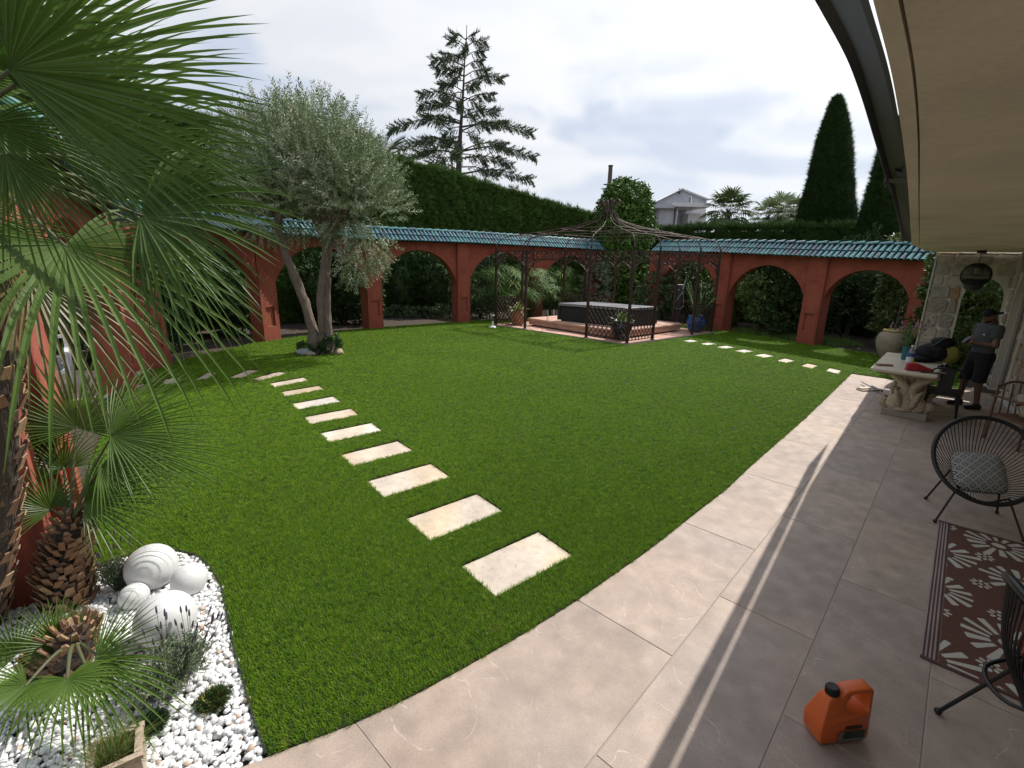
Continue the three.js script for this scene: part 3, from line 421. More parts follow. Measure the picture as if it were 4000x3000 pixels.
// a twig heading +y with n leaves round it
function twig(R, n, len, leafLen, leafW, spread = 0.9, stem = 0.003) {
  const l = stem ? [needle(V(0, 0, 0), V(0, len, 0), stem)] : [];
  for (let i = 0; i < n; i++) { const a = i * 2.4 + R(), t = 0.1 + 0.9 * i / n, d = V(Math.cos(a) * spread, 1 - 0.5 * spread + R() * 0.4, Math.sin(a) * spread); l.push(aim(leaf(leafLen * (0.7 + 0.5 * R()), leafW * (0.8 + 0.4 * R()), (R() - 0.5) * 0.4), d, R() * 6.28).translate(0, len * t, 0)); }
  return merge(l);
}
function spray(R, n, len, w) { const l = []; for (let i = 0; i < n; i++) { const a = (i / (n - 1) - 0.5) * 2.2 + (R() - 0.5) * 0.3, k = len * (0.6 + 0.5 * R()), b = V(Math.sin(a) * k, Math.cos(a) * k * 0.9, (R() - 0.5) * 0.25 * len); l.push(needle(V(Math.sin(a) * k * 0.15, k * 0.1, 0), b, w)); } return merge(l); }
const tint = (R, c, v = 0.35, y = 0.12) => { const k = 1 - v / 2 + v * R(), w = (R() - 0.5) * y; return rgb(c[0] * k * (1 + w * 2), c[1] * k * (1 + w * 0.4), c[2] * k); };
M.leafTint = mat([1, 1, 1], 0.6, { specularIntensity: 0.35 });
M.leafGloss = mat([1, 1, 1], 0.5, { specularIntensity: 0.4 });
M.leafThin = mat([1, 1, 1], 0.6, { transmission: 0.3, thickness: 0 });
const coreMat = (c) => mat(c, 1);
M.bark = mat([0.16, 0.125, 0.10], 0.95, { bumpMap: rep(barkTex, 4, 3), bumpScale: 0.03 });
M.darkBark = mat([0.07, 0.055, 0.045], 0.95, { bumpMap: rep(barkTex, 3), bumpScale: 0.03 });
const RS = rng(2024);
const sprayG = [0, 1].map(() => merge([spray(RS, 9, 0.30, 0.016), spray(RS, 7, 0.24, 0.016).rotateY(1.4)]));
const broadG = [0, 1].map(() => twig(RS, 9, 0.22, 0.12, 0.030, 1.0));
const oliveG = [0, 1, 2].map(() => twig(RS, 18, 0.34, 0.065, 0.0085, 0.85, 0.002));
const put2 = (parent, name, geos, m, items) => geos.forEach((g, k) => scatter(parent, name, g, m, items.filter((_, i) => i % geos.length === k)));

function hedge(name, label, path, tops, thick, n, col, seed) {
  const c = path.reduce((a, p) => a.clone().add(p), V(0, 0, 0)).multiplyScalar(1 / path.length), t = thing(name, label, 'hedge', c), R = rng(seed), items = [], cores = [];
  const segs = path.slice(1).map((b, i) => ({ a: path[i], b, L: b.distanceTo(path[i]), h0: tops[i], h1: tops[i + 1] })), total = segs.reduce((s, q) => s + q.L, 0);
  for (const s of segs) { const d = s.b.clone().sub(s.a).normalize(), nn = V(-d.z, 0, d.x), sh = new THREE.Shape([[-0.1, -0.1], [s.L + 0.1, -0.1], [s.L + 0.1, s.h1 - 0.28], [-0.1, s.h0 - 0.28]].map((q) => new THREE.Vector2(...q))); cores.push(new THREE.ExtrudeGeometry(sh, { depth: thick - 0.5, bevelEnabled: false }).translate(0, 0, -thick + 0.25).rotateY(Math.atan2(-d.z, d.x)).translate(s.a.x - c.x, 0, s.a.z - c.z)); s.d = d; s.n = nn; }
  part(t, 'branches', cores, coreMat(col));
  for (let i = 0; i < n; i++) {
    let u = R() * total, s = segs[0]; for (const q of segs) { if (u <= q.L) { s = q; break; } u -= q.L; s = q; } u = Math.min(u, s.L);
    const top = R() < 0.22, h = lerp(s.h0, s.h1, u / s.L), p = s.a.clone().addScaledVector(s.d, u), bump = (fbm(p.x * 0.8 + 30, p.z * 0.8 + (top ? 0 : 9), 0, seed, 3) - 0.5) * 0.35;
    let dir, y;
    if (top) { p.addScaledVector(s.n, -R() * thick); y = h - 0.16 + bump + (R() < 0.12 ? 0.22 * R() : 0); dir = V((R() - 0.5) * 0.7, 1, (R() - 0.5) * 0.7); } else { y = R() * (h - 0.1); const b2 = (fbm(u * 1.1 + 5, y * 1.1, 0, seed + 3, 3) - 0.5) * 0.5; p.addScaledVector(s.n, -0.12 + b2 + (R() - 0.5) * 0.16 + (y > h - 0.35 ? -(y - h + 0.35) * 0.5 : 0)); dir = s.n.clone().multiplyScalar(0.75).add(V((R() - 0.5) * 1.0, 0.75 + R() * 0.4, (R() - 0.5) * 1.0)); }
    items.push([V(p.x - c.x, y, p.z - c.z), quatTo(dir, R() * 6.28), 0.75 + R() * 0.6, tint(R, col, 0.5)]);
  }
  put2(t, 'foliage', sprayG, M.leafTint, items); return t;
}
hedge('cypress_hedge', 'tall clipped conifer hedge behind the arcade below the cedar', [V(-13.2, 0, -9.0), V(-10.6, 0, -15.4), V(-7.2, 0, -19.6), V(-3.6, 0, -22.4), V(0.2, 0, -25.2), V(3.9, 0, -27.4), V(6.6, 0, -29.2)], [6.6, 6.7, 6.6, 6.35, 5.75, 5.1, 4.7], 1.8, 32000, [0.085, 0.15, 0.032], 51);
hedge('cypress_hedge', 'lower clipped conifer hedge in front of the white villa', [V(6.3, 0, -27.0), V(9.4, 0, -23.2), V(12.2, 0, -18.9), V(16.0, 0, -13.4), V(18.6, 0, -8.0)], [4.25, 4.2, 4.05, 3.5, 3.3], 1.6, 20000, [0.06, 0.11, 0.026], 52);

function cypress(label, base, h, r, seed, n, lean = 0) {
  const t = thing('cypress_tree', label, 'cypress', base, 0, 'columnar cypresses'), R = rng(seed), items = [], prof = (y) => { const u = clamp(y / h); return r * Math.pow(Math.max(0, 1 - u), 0.68) * (0.8 + 0.42 * Math.pow(u, 0.4)) * Math.min(1, 0.6 + u * 2.5); };
  part(t, 'trunk', limb([V(0, -0.1, 0), V(0, h * 0.5, 0), V(0, h * 0.93, 0)], [0.2, 0.12, 0.02], 8, 8), M.darkBark);
  part(t, 'inner_branches', lathe(Array.from({ length: 15 }, (_, i) => [Math.max(0.001, prof(i / 14 * h * 0.97) - 0.22), 0.3 + i / 14 * h * 0.94]), 18), coreMat([0.036, 0.072, 0.020]));
  for (let i = 0; i < n; i++) { const y = Math.pow(R(), 0.85) * h, a = R() * 6.283, k = prof(y) * (0.93 + (fbm(a * 2.2 + 3, y * 0.9, 0, seed, 3) - 0.5) * 0.36) - 0.06 * R(), o = V(Math.cos(a), 0, Math.sin(a)); items.push([V(o.x * k, y, o.z * k), quatTo(o.multiplyScalar(0.4).add(V((R() - 0.5) * 0.4, 1, (R() - 0.5) * 0.4)), R() * 6.28), 0.7 + R() * 0.5, tint(R, [0.036, 0.072, 0.020], 0.5)]); }
  put2(t, 'foliage', sprayG, M.leafTint, items); t.rotation.z = lean;
}
{ const b = Z(3236, 1000, -20.6); cypress('tall pointed cypress standing clear of the awning', V(b.x, 0, b.z), 8.7, 1.42, 61, 13000, 0.085); const c = Z(3462, 1000, -17.8); cypress('second cypress half hidden by the awning', V(c.x, 0, c.z), 7.2, 1.05, 62, 8000, 0.085); }

// foliage in ellipsoids: blobs [x, y, z, rx, ry, rz]
function blobs(R, list, n, shell = 0.55) { const vol = list.map((b) => b[3] * b[4] + b[4] * b[5] + b[3] * b[5]), sum = vol.reduce((a, b) => a + b, 0), out = []; for (let i = 0; i < n; i++) { let k = R() * sum, j = 0; while (k > vol[j] && j < vol.length - 1) { k -= vol[j]; j++; } const b = list[j], d = randDir(R), q = lerp(shell, 1.06, Math.pow(R(), 0.6)) * (0.88 + 0.24 * vn(d.x * 3 + j * 7, d.y * 3 + d.z * 2, 0, j)); out.push([V(b[0] + d.x * b[3] * q, b[1] + d.y * b[4] * q, b[2] + d.z * b[5] * q), d]); } return out; }
function shrub(name, label, cat, base, list, n, col, seed, o = {}) {
  const t = thing(name, label, cat, base, 0, o.group), R = rng(seed), geos = o.geos ?? broadG, stems = [];
  for (const b of list) for (let k = 0; k < (o.stems ?? 3); k++) { const d = randDir(R); stems.push(limb([V((R() - 0.5) * 0.2, -0.05, (R() - 0.5) * 0.2), V(b[0] * 0.5, b[1] * 0.5, b[2] * 0.5), V(b[0] + d.x * b[3] * 0.6, b[1] + d.y * b[4] * 0.6, b[2] + d.z * b[5] * 0.6)], [0.03 * (o.trunk ?? 1), 0.02 * (o.trunk ?? 1), 0.004], 8, 5)); }
  part(t, 'stem', stems, M.darkBark);
  if (o.core) part(t, 'inner_foliage', list.map((b) => new THREE.IcosahedronGeometry(1, 2).scale(b[3] * 0.72, b[4] * 0.72, b[5] * 0.72).translate(b[0], b[1], b[2])), coreMat(col));
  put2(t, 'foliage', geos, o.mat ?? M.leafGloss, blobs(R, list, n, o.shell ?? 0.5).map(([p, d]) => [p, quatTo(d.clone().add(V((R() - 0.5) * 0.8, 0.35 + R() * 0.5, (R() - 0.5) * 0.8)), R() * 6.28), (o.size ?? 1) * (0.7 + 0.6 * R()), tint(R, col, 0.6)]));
  return t;
}
{ const b = V(5.1, 0, -23.9); shrub('ivy_column', 'round topped ivy covered tree in the gap between the arcades', 'tree', b, [[0.05, 4.85, 0, 1.0, 1.05, 1.0], [0.1, 4.0, 0.1, 1.1, 1.15, 1.05], [0.05, 3.0, 0.1, 1.05, 1.15, 1.05], [0, 2.0, 0.1, 1.1, 1.2, 1.1], [0, 0.9, 0, 1.1, 0.9, 1.1]], 5200, [0.085, 0.165, 0.032], 63, { core: true, size: 1.35, shell: 0.85, trunk: 3 }); }
{ const p = Z(2382, 700, -29.5), t = thing('utility_pole', 'bare square concrete utility pole rising above the ivy column', 'pole', V(p.x, 0, p.z)), top = Z(2382, 650, -29.5).y; part(t, 'shaft', new THREE.CylinderGeometry(0.14, 0.24, top, 4).rotateY(0.78).translate(0, top / 2, 0), mat([0.12, 0.085, 0.065], 0.9, { bumpMap: rep(grain, 2), bumpScale: 0.004 })); part(t, 'cap', box(0.24, 0.06, 0.24, 0, top + 0.03, 0), M.darkBark); }

// olive tree: two trunks, a wide silvery crown
{
  const base = V(oliveAt.x, 0, oliveAt.z), t = thing('olive_tree', 'silvery olive tree with two twisted trunks on the lawn', 'olive tree', base), R = rng(71), zz = base.z, at = (x, y, dz = 0) => Z(x, y, zz + dz).sub(base);
  const bk = mat([0.27, 0.205, 0.165], 0.95, { bumpMap: rep(barkTex, 5, 2), bumpScale: 0.05, map: rep(mottle, 3) });
  const fork1 = at(1088, 900), fork2 = at(1278, 930);
  part(t, 'trunk', limb([at(1236, 1382).setY(-0.06), at(1222, 1300), at(1190, 1180), at(1150, 1080), at(1118, 1000), fork1], [0.17, 0.125, 0.115, 0.105, 0.10, 0.09], 40, 14, 0.2, 3), bk);
  part(t, 'trunk', [limb([at(1270, 1384, 0.05).setY(-0.06), at(1262, 1290, 0.05), at(1258, 1180, 0.05), at(1268, 1060), at(1276, 1000), fork2], [0.16, 0.12, 0.115, 0.125, 0.12, 0.11], 40, 14, 0.22, 5), limb([at(1292, 1380, 0.1).setY(-0.06), at(1284, 1280, 0.12), at(1280, 1180, 0.1), at(1284, 1080, 0.05)], [0.13, 0.09, 0.08, 0.05], 24, 10, 0.2, 6)], bk);
  const list = [[1000, 600, -0.6, 150], [1070, 540, 0.4, 150], [1160, 505, -0.3, 145], [1270, 525, 0.5, 145], [1370, 610, -0.5, 130], [1440, 700, 0.3, 125], [1490, 780, -0.4, 110], [1380, 720, 0.8, 170], [1240, 640, 0.9, 190], [1100, 690, 0.8, 180], [1000, 740, 0.2, 130], [1360, 860, 0.2, 110], [1040, 830, -0.2, 110], [1440, 970, 0.4, 80], [1400, 1040, 0.35, 65], [1200, 780, -0.9, 170], [1310, 660, -1.2, 160], [1110, 620, -1.3, 160]];
  const bl = list.map(([x, y, dz, r]) => { const p = at(x, y, dz), k = r * 0.86 / F * -(zz + dz); return [p.x, p.y, p.z, k, k * 0.82, k]; });
  const limbs = bl.map((b, i) => { const f = b[0] < -0.4 ? fork1 : fork2, e = V(b[0], b[1] - 0.1, b[2]); return limb([f.clone(), f.clone().lerp(e, 0.45).add(V((R() - 0.5) * 0.3, 0.18 - (b[1] < 3 ? 0.0 : 0.1), (R() - 0.5) * 0.3)), e], [0.085, 0.05, 0.015], 12, 7, 0.1, i); });
  part(t, 'branches', limbs, bk);
  put2(t, 'crown', oliveG, M.leafTint, blobs(R, bl, 6600, 0.12).map(([p, d]) => { const droop = p.y < 3.3 ? -0.8 : 0.65; return [p, quatTo(d.clone().multiplyScalar(0.8).add(V((R() - 0.5) * 0.9, droop + (R() - 0.5) * 0.5, (R() - 0.5) * 0.9)), R() * 6.28), 0.8 + R() * 0.6, R() < 0.34 ? tint(R, [0.42, 0.46, 0.33], 0.3) : tint(R, [0.19, 0.245, 0.12], 0.5)]; }));
  // ivy cuff and stones round the foot
  shrub('ivy_clump', 'low dark ivy at the foot of the olive', 'ivy', base, [[0.32, 0.20, 0.12, 0.22, 0.24, 0.2], [0.1, 0.12, -0.1, 0.3, 0.16, 0.25], [-0.3, 0.09, 0.1, 0.18, 0.12, 0.15]], 330, [0.03, 0.075, 0.02], 73, { size: 0.55, stems: 1, trunk: 0.2 });
  for (const [x, z, s, c, lb] of [[0.52, 0.16, 0.13, [0.42, 0.33, 0.22], 'ochre stone beside the ivy under the olive'], [-0.28, 0.30, 0.15, [0.30, 0.31, 0.33], 'grey stone against the left olive trunk'], [-0.08, 0.36, 0.10, [0.36, 0.30, 0.25], 'small brown stone between the olive trunks']]) { const g = new THREE.IcosahedronGeometry(s, 2), p = g.attributes.position; for (let i = 0; i < p.count; i++) { const k = 0.75 + 0.5 * vn(p.getX(i) * 9 + x * 30, p.getY(i) * 9 + p.getZ(i) * 7, 0, 4); p.setXYZ(i, p.getX(i) * k * 1.3, p.getY(i) * k * 0.75, p.getZ(i) * k); } g.computeVertexNormals(); tag(part(scene, 'garden_stone', g, mat(c, 0.9, { bumpMap: rep(grain, 2), bumpScale: 0.01 }), V(base.x + x, s * 0.35, base.z + z)), lb, 'stone'); }
}

// cedar
{
  const z = -39, base = Z(1795, 900, z); base.y = 0; const t = thing('cedar_tree', 'tall open cedar with tiered drooping branches behind the hedge', 'cedar', base), R = rng(81), at = (x, y, dz = 0) => Z(x, y, z + dz).sub(base);
  const trunkX = (y) => lerp(1822, 1792, clamp((y - 110) / 600)), limbs = [limb([V(0, -0.2, 0), at(1790, 760), at(1796, 560), at(1808, 380), at(1815, 240), at(1822, 150), at(1823, 98)], [0.55, 0.42, 0.34, 0.22, 0.12, 0.06, 0.02], 26, 9)];
  const tips = [[1690, 232], [1710, 272], [1640, 362], [1640, 408], [1648, 455], [1525, 502], [1560, 575], [1570, 620], [1895, 157], [1886, 196], [1902, 272], [1962, 300], [1926, 368], [1946, 430], [1982, 482], [2076, 515], [1972, 562], [2092, 610], [2076, 700], [1765, 130], [1755, 152], [1850, 130], [1600, 660], [1880, 235], [1730, 210], [1870, 330], [1720, 330], [2000, 640], [1650, 540]], items = [];
  const add = (tip, y0) => { const a = at(trunkX(y0), y0), n = tip.distanceTo(a), mid = a.clone().lerp(tip, 0.5).add(V(0, 0.09 * n, 0)); const c = new THREE.CatmullRomCurve3([a, mid, tip]); limbs.push(limb([a, mid, tip], [0.03 + n * 0.009, 0.02 + n * 0.004, 0.010], 10, 5)); const out = tip.clone().sub(a).setY(0).normalize(), side = V(-out.z, 0, out.x), m = Math.round(n * 30); for (let i = 0; i < m; i++) { const u = 0.12 + 0.88 * Math.sqrt(R()), p = c.getPoint(u), w = (1 - u * 0.75) * n * 0.16 * (R() * 2 - 1); p.addScaledVector(side, w).add(V(0, -Math.abs(w) * 0.22 - R() * 0.12, 0)); items.push([p, quatTo(out.clone().multiplyScalar(0.5 + R() * 0.5).addScaledVector(side, w * 0.6).add(V(0, R() < 0.62 ? -1.0 : 0.35, 0)), R() * 6.28), 0.9 + R() * 0.8, tint(R, [0.085, 0.125, 0.06], 0.5)]); } };
  tips.forEach(([x, y]) => { const y0 = y + Math.min(40, 25 + Math.abs(x - 1800) * 0.02) - (Math.abs(x - trunkX(y)) > 200 ? 50 : 0); add(at(x, y, (R() - 0.5) * 2.5), y0); });
  for (let i = 0; i < 30; i++) { const y = 150 + Math.pow(i / 30, 0.8) * 600, w = lerp(0.6, 6.0, Math.pow((y - 110) / 620, 0.9)) * (0.45 + 0.45 * R()), a = R() * 6.28, p = at(trunkX(y), y).add(V(Math.cos(a) * w * 0.7, -0.05 * w - 0.2, Math.sin(a) * w)); add(p, y); }
  part(t, 'trunk', limbs, M.darkBark);
  const cg = [0, 1].map(() => { const l = []; for (let i = 0; i < 12; i++) { const u = i / 12; l.push(needle(V(0, u * 0.34, 0), V((R() - 0.5) * 0.22, u * 0.34 + 0.10, (R() - 0.5) * 0.22), 0.022)); } return merge(l); });
  put2(t, 'foliage', cg, M.leafTint, items);
}

// fan leaf in the plane of axes a (middle segment) and b; every segment a long folded blade
function fan(R, o) {
  const { r, n = 28, spread = 4.0, join = 0.42, w = 0.030, droop = 0.25, cone = 0.25, ragged = 0.12, split = 0.0, seg = 6 } = o, pos = [], uv = [];
  for (let i = 0; i < n; i++) {
    const u = n > 1 ? i / (n - 1) - 0.5 : 0, a = u * spread + (R() - 0.5) * 0.03, len = r * (1 - 0.32 * Math.pow(Math.abs(u) * 2, 2.2)) * (1 - ragged * R()), dz = cone * Math.cos(a * 0.5) + (R() - 0.5) * 0.05, dr = droop * (0.6 + 0.8 * R()) * (R() < split ? 1.8 : 1), tw = (R() - 0.5) * 0.5, bendS = (R() - 0.5) * 0.06;
    const mid = (t) => { const q = len * t, f = Math.max(0, t - 0.35); const aa = a + bendS * t * t; return V(Math.cos(aa) * q, Math.sin(aa) * q, dz * q * (1 - 0.5 * t)).add(V(0, 0, 0)).addScaledVector(V(0, 0, -1), 0).addScaledVector(o.gravity, Math.min(dr, 0.55) * r * f * f * 1.6); };
    const half = (t) => { const k = Math.sin(a), full = r * 0.5 * spread / n * 1.02; return t < join ? Math.min(full, len * t * Math.tan(spread / n / 2) * 1.03 + 0.001) : Math.min(full, w) * Math.pow(Math.max(0, (1 - t) / (1 - join)), 0.58) * (len * join * Math.tan(spread / n / 2)) / Math.max(1e-4, Math.min(full, w)) ; };
    const side = V(-Math.sin(a), Math.cos(a), 0), P = (t, s) => { const c = mid(t), h = half(t); return c.addScaledVector(side, s * h * (1 - 0.12 * Math.abs(tw))).add(V(0, 0, Math.abs(s) * h * 0.62 + s * h * tw * t)); };
    for (let k = 0; k < seg; k++) { const t0 = k / seg, t1 = (k + 1) / seg; for (const s of [-1, 1]) { const A = P(t0, 0), B = P(t1, 0), C = P(t1, s), Dq = P(t0, s), f = s > 0 ? [A, B, C, A, C, Dq] : [A, C, B, A, Dq, C]; for (const p of f) { pos.push(p.x, p.y, p.z); uv.push(p.x, p.y); } } }
  }
  const g = new THREE.BufferGeometry(); g.setAttribute('position', new THREE.Float32BufferAttribute(pos, 3)); g.setAttribute('uv', new THREE.Float32BufferAttribute(uv, 2)); g.computeVertexNormals(); return g;
}
// a frond: hub (3-D), heading of its middle segment, the side it shows (normal), stalk back to 'root'
function frond(parent, R, hub, head, face, root, o, leafM, stalkM) {
  const x = head.clone().normalize(), z = face.clone().addScaledVector(x, -face.dot(x)).normalize(), y = z.clone().cross(x), m = new THREE.Matrix4().makeBasis(x, y, z), q = new THREE.Quaternion().setFromRotationMatrix(m), inv = q.clone().invert();
  const gr = V(0, -1, 0).applyQuaternion(inv), f = part(parent, 'frond', fan(R, { ...o, gravity: gr }), leafM, hub); f.quaternion.copy(q);
  if (root) { const rl = root.clone().sub(hub).applyQuaternion(inv), midp = rl.clone().multiplyScalar(0.5).addScaledVector(gr, -0.06 * rl.length()); const s = shadow(new THREE.Mesh(limb([V(0.01, 0, 0), midp, rl], [0.006 * (o.stalk ?? 1), 0.009 * (o.stalk ?? 1), 0.016 * (o.stalk ?? 1)], 10, 6), stalkM)); s.name = 'leaf_stalk'; f.add(s); }
  return f;
}
function fanPalm(name, label, base, h, n, r, seed, leafM, o = {}) {
  const t = thing(name, label, 'palm tree', base, 0, o.group), R = rng(seed), top = V(0, h, 0);
  part(t, 'trunk', limb([V(0, -0.1, 0), V(0, h * 0.5, 0), top], [0.2 * r, 0.17 * r, 0.2 * r].map((k) => Math.max(0.08, k)), 16, 10, 0.2), M.darkBark);
  for (let i = 0; i < n; i++) { const a = i * 2.4 + R() * 0.5, e = lerp(1.35, -0.9, i / n) + (R() - 0.5) * 0.2, d = V(Math.cos(a) * Math.cos(e), Math.sin(e), Math.sin(a) * Math.cos(e)), hub = top.clone().addScaledVector(d, r * 0.95), hd = d.clone().add(V(0, -0.35, 0)); frond(t, R, hub, hd, V(0, 1, 0).add(d.clone().multiplyScalar(0.2)), top, { r: r * (0.85 + 0.25 * R()), n: 16, spread: 3.8, droop: 0.35, seg: 4, join: 0.5, stalk: 1.2 }, leafM, M.darkBark); }
  return t;
}
M.palmFar = leafMat([0.095, 0.145, 0.045], 0.5, 0.25); M.palmPale = leafMat([0.19, 0.25, 0.12], 0.6, 0.25);
{ const b = Z(2835, 900, -38); fanPalm('fan_palm', 'green fan palm beside the white villa', V(b.x, 0, b.z), Z(2835, 832, -38).y, 40, 1.15, 91, M.palmFar); }
{ const l = [[3000, 850, -50, 'pale drooping palm just right of the fan palm'], [3046, 828, -52, 'taller pale palm between two lower ones'], [3095, 842, -48, 'pale palm close to the tall cypress']]; l.forEach(([x, y, z, lb], i) => { const b = Z(x, y, z); fanPalm('distant_palm', lb, V(b.x, 0, b.z), b.y, 26, 1.25, 93 + i, M.palmPale, { group: 'pale palms behind the hedge' }); }); }
{ // feather palm fronds rising behind the olive crown
  const b = Z(1490, 700, -27), t = thing('feather_palm', 'arching feather palm fronds showing above the hedge beside the olive', 'palm tree', V(b.x, 0, b.z)), R = rng(97), top = V(0, Z(1490, 640, -27).y, 0), lm = leafMat([0.07, 0.105, 0.05], 0.5, 0.2);
  part(t, 'trunk', limb([V(0, -0.1, 0), V(0, 3, 0), top], [0.35, 0.3, 0.28], 10, 9, 0.15), M.darkBark);
  for (let i = 0; i < 18; i++) { const a = i * 2.4, e = 0.2 + R() * 1.0, k = 2.3 + R() * 0.5, d = V(Math.cos(a) * Math.cos(e), Math.sin(e), Math.sin(a) * Math.cos(e)), P = (u) => top.clone().addScaledVector(d, k * u).add(V(0, -0.9 * u * u, 0)), l = [tube([0, 0.3, 0.6, 1].map(P), 0.02, 10, 4)]; for (let q = 0; q < 34; q++) { const u = 0.1 + q / 34 * 0.9, p = P(u), tn = P(Math.min(1, u + 0.03)).sub(P(u - 0.03)).normalize(), sd = tn.clone().cross(UP).normalize(); for (const s of [-1, 1]) l.push(needle(p, p.clone().addScaledVector(sd, s * 0.34 * (1.05 - u * 0.5)).addScaledVector(tn, 0.28).add(V(0, 0.06, 0)), 0.018)); } part(t, 'frond', l, lm); }
}
// white villa beyond the hedge
{
  const z = -62, at = (x, y, dz = 0) => Z(x, y, z + dz), b = at(2650, 900); b.y = 0; const t = thing('villa', 'white modern villa with low gable and covered balconies beyond the hedge', 'house', b);
  const wm = mat([0.50, 0.51, 0.55], 0.85, { map: rep(mottle, 0.3) }), wl = mat([0.62, 0.62, 0.63], 0.85), dk = mat([0.20, 0.19, 0.20], 0.85), L = (x, y, dz = 0) => at(x, y, dz).sub(b), block = (nm, x0, y0, x1, y1, d0, d1, m) => { const p = L(x0, y0, d0), q = L(x1, y1, d0); return part(t, nm, box(Math.abs(q.x - p.x), Math.abs(p.y - q.y), Math.abs(d1 - d0), (p.x + q.x) / 2, (p.y + q.y) / 2, d0 - Math.abs(d1 - d0) / 2 + p.z * 0 + z - b.z), m); };
    block('side_wall', 2565, 960, 2636, 803, 0.2, 5, wm); block('pier', 2634, 960, 2646, 797, 0.6, 5.5, wm); block('balcony_wall', 2676, 960, 2760, 835, -0.8, 5, wl); block('inner_wall', 2644, 960, 2680, 806, -3.0, -4, wm); block('rear_wall', 2676, 836, 2760, 800, -6, -7, wl);
  block('left_terrace_wall', 2505, 960, 2566, 846, -1.5, -4, wm); block('terrace_roof', 2500, 811, 2640, 800, 0.8, 7, wm); block('balcony_roof', 2636, 806, 2775, 793, 1.2, 7, wl);
  const roofW = (x0, xm, x1, y0, ym, y1, m, dz) => { const s = new THREE.Shape([[x0, 800], [x1, 800], [x1, y1], [xm, ym], [x0, y0]].map(([x, y]) => { const p = L(x, y, dz); return new THREE.Vector2(p.x, p.y); })); return new THREE.ExtrudeGeometry(s, { depth: 5, bevelEnabled: false }).translate(0, 0, z + dz - b.z - 5); };
  part(t, 'gable_wall', roofW(2571, 2663, 2760, 788, 744, 781, null, -1.2), wm);
  { const A = L(2567, 788, -1.0), Bq = L(2663, 741, -1.0), C = L(2766, 782, -1.0); for (const [p, q] of [[A, Bq], [Bq, C]]) { const d = q.clone().sub(p); part(t, 'roof', box(d.length() + 0.1, 0.10, 5.6).rotateZ(Math.atan2(d.y, d.x)).translate((p.x + q.x) / 2, (p.y + q.y) / 2 + 0.06, z - 1.0 - b.z - 2.4), wl); } }
  block('window', 2690, 793, 2704, 767, -1.1, -1.3, mat([0.85, 0.85, 0.86], 0.5)); { const pane = block('window', 2692, 791, 2699, 770, -1.02, -1.12, mat([0.05, 0.06, 0.07], 0.1)); pane.name = 'pane'; }
  block('chimney_lamp', 2652, 757, 2658, 745, -0.9, -1.1, M.darkGrey); block('vent_pipe', 2654, 745, 2658, 736, -1.5, -1.8, M.darkGrey);
}
{ const z = -58, b = Z(3135, 900, z); b.y = 0; const t = thing('apartment_block', 'corner of a pale building with stacked slabs beside the cypress', 'house', b), L = (x, y) => Z(x, y, z).sub(b), sl = (x0, y0, x1, y1, d) => { const p = L(x0, y0), q = L(x1, y1); return box(Math.abs(q.x - p.x), Math.abs(p.y - q.y), d, (p.x + q.x) / 2, (p.y + q.y) / 2, -d / 2); }; const wl = mat([0.60, 0.59, 0.57], 0.85); part(t, 'roof_slab', sl(3121, 815, 3180, 809, 5), wl); part(t, 'wall', sl(3140, 960, 3180, 815, 4), mat([0.42, 0.40, 0.38], 0.85)); part(t, 'balcony_slab', sl(3123, 838, 3180, 830, 5), wl); }

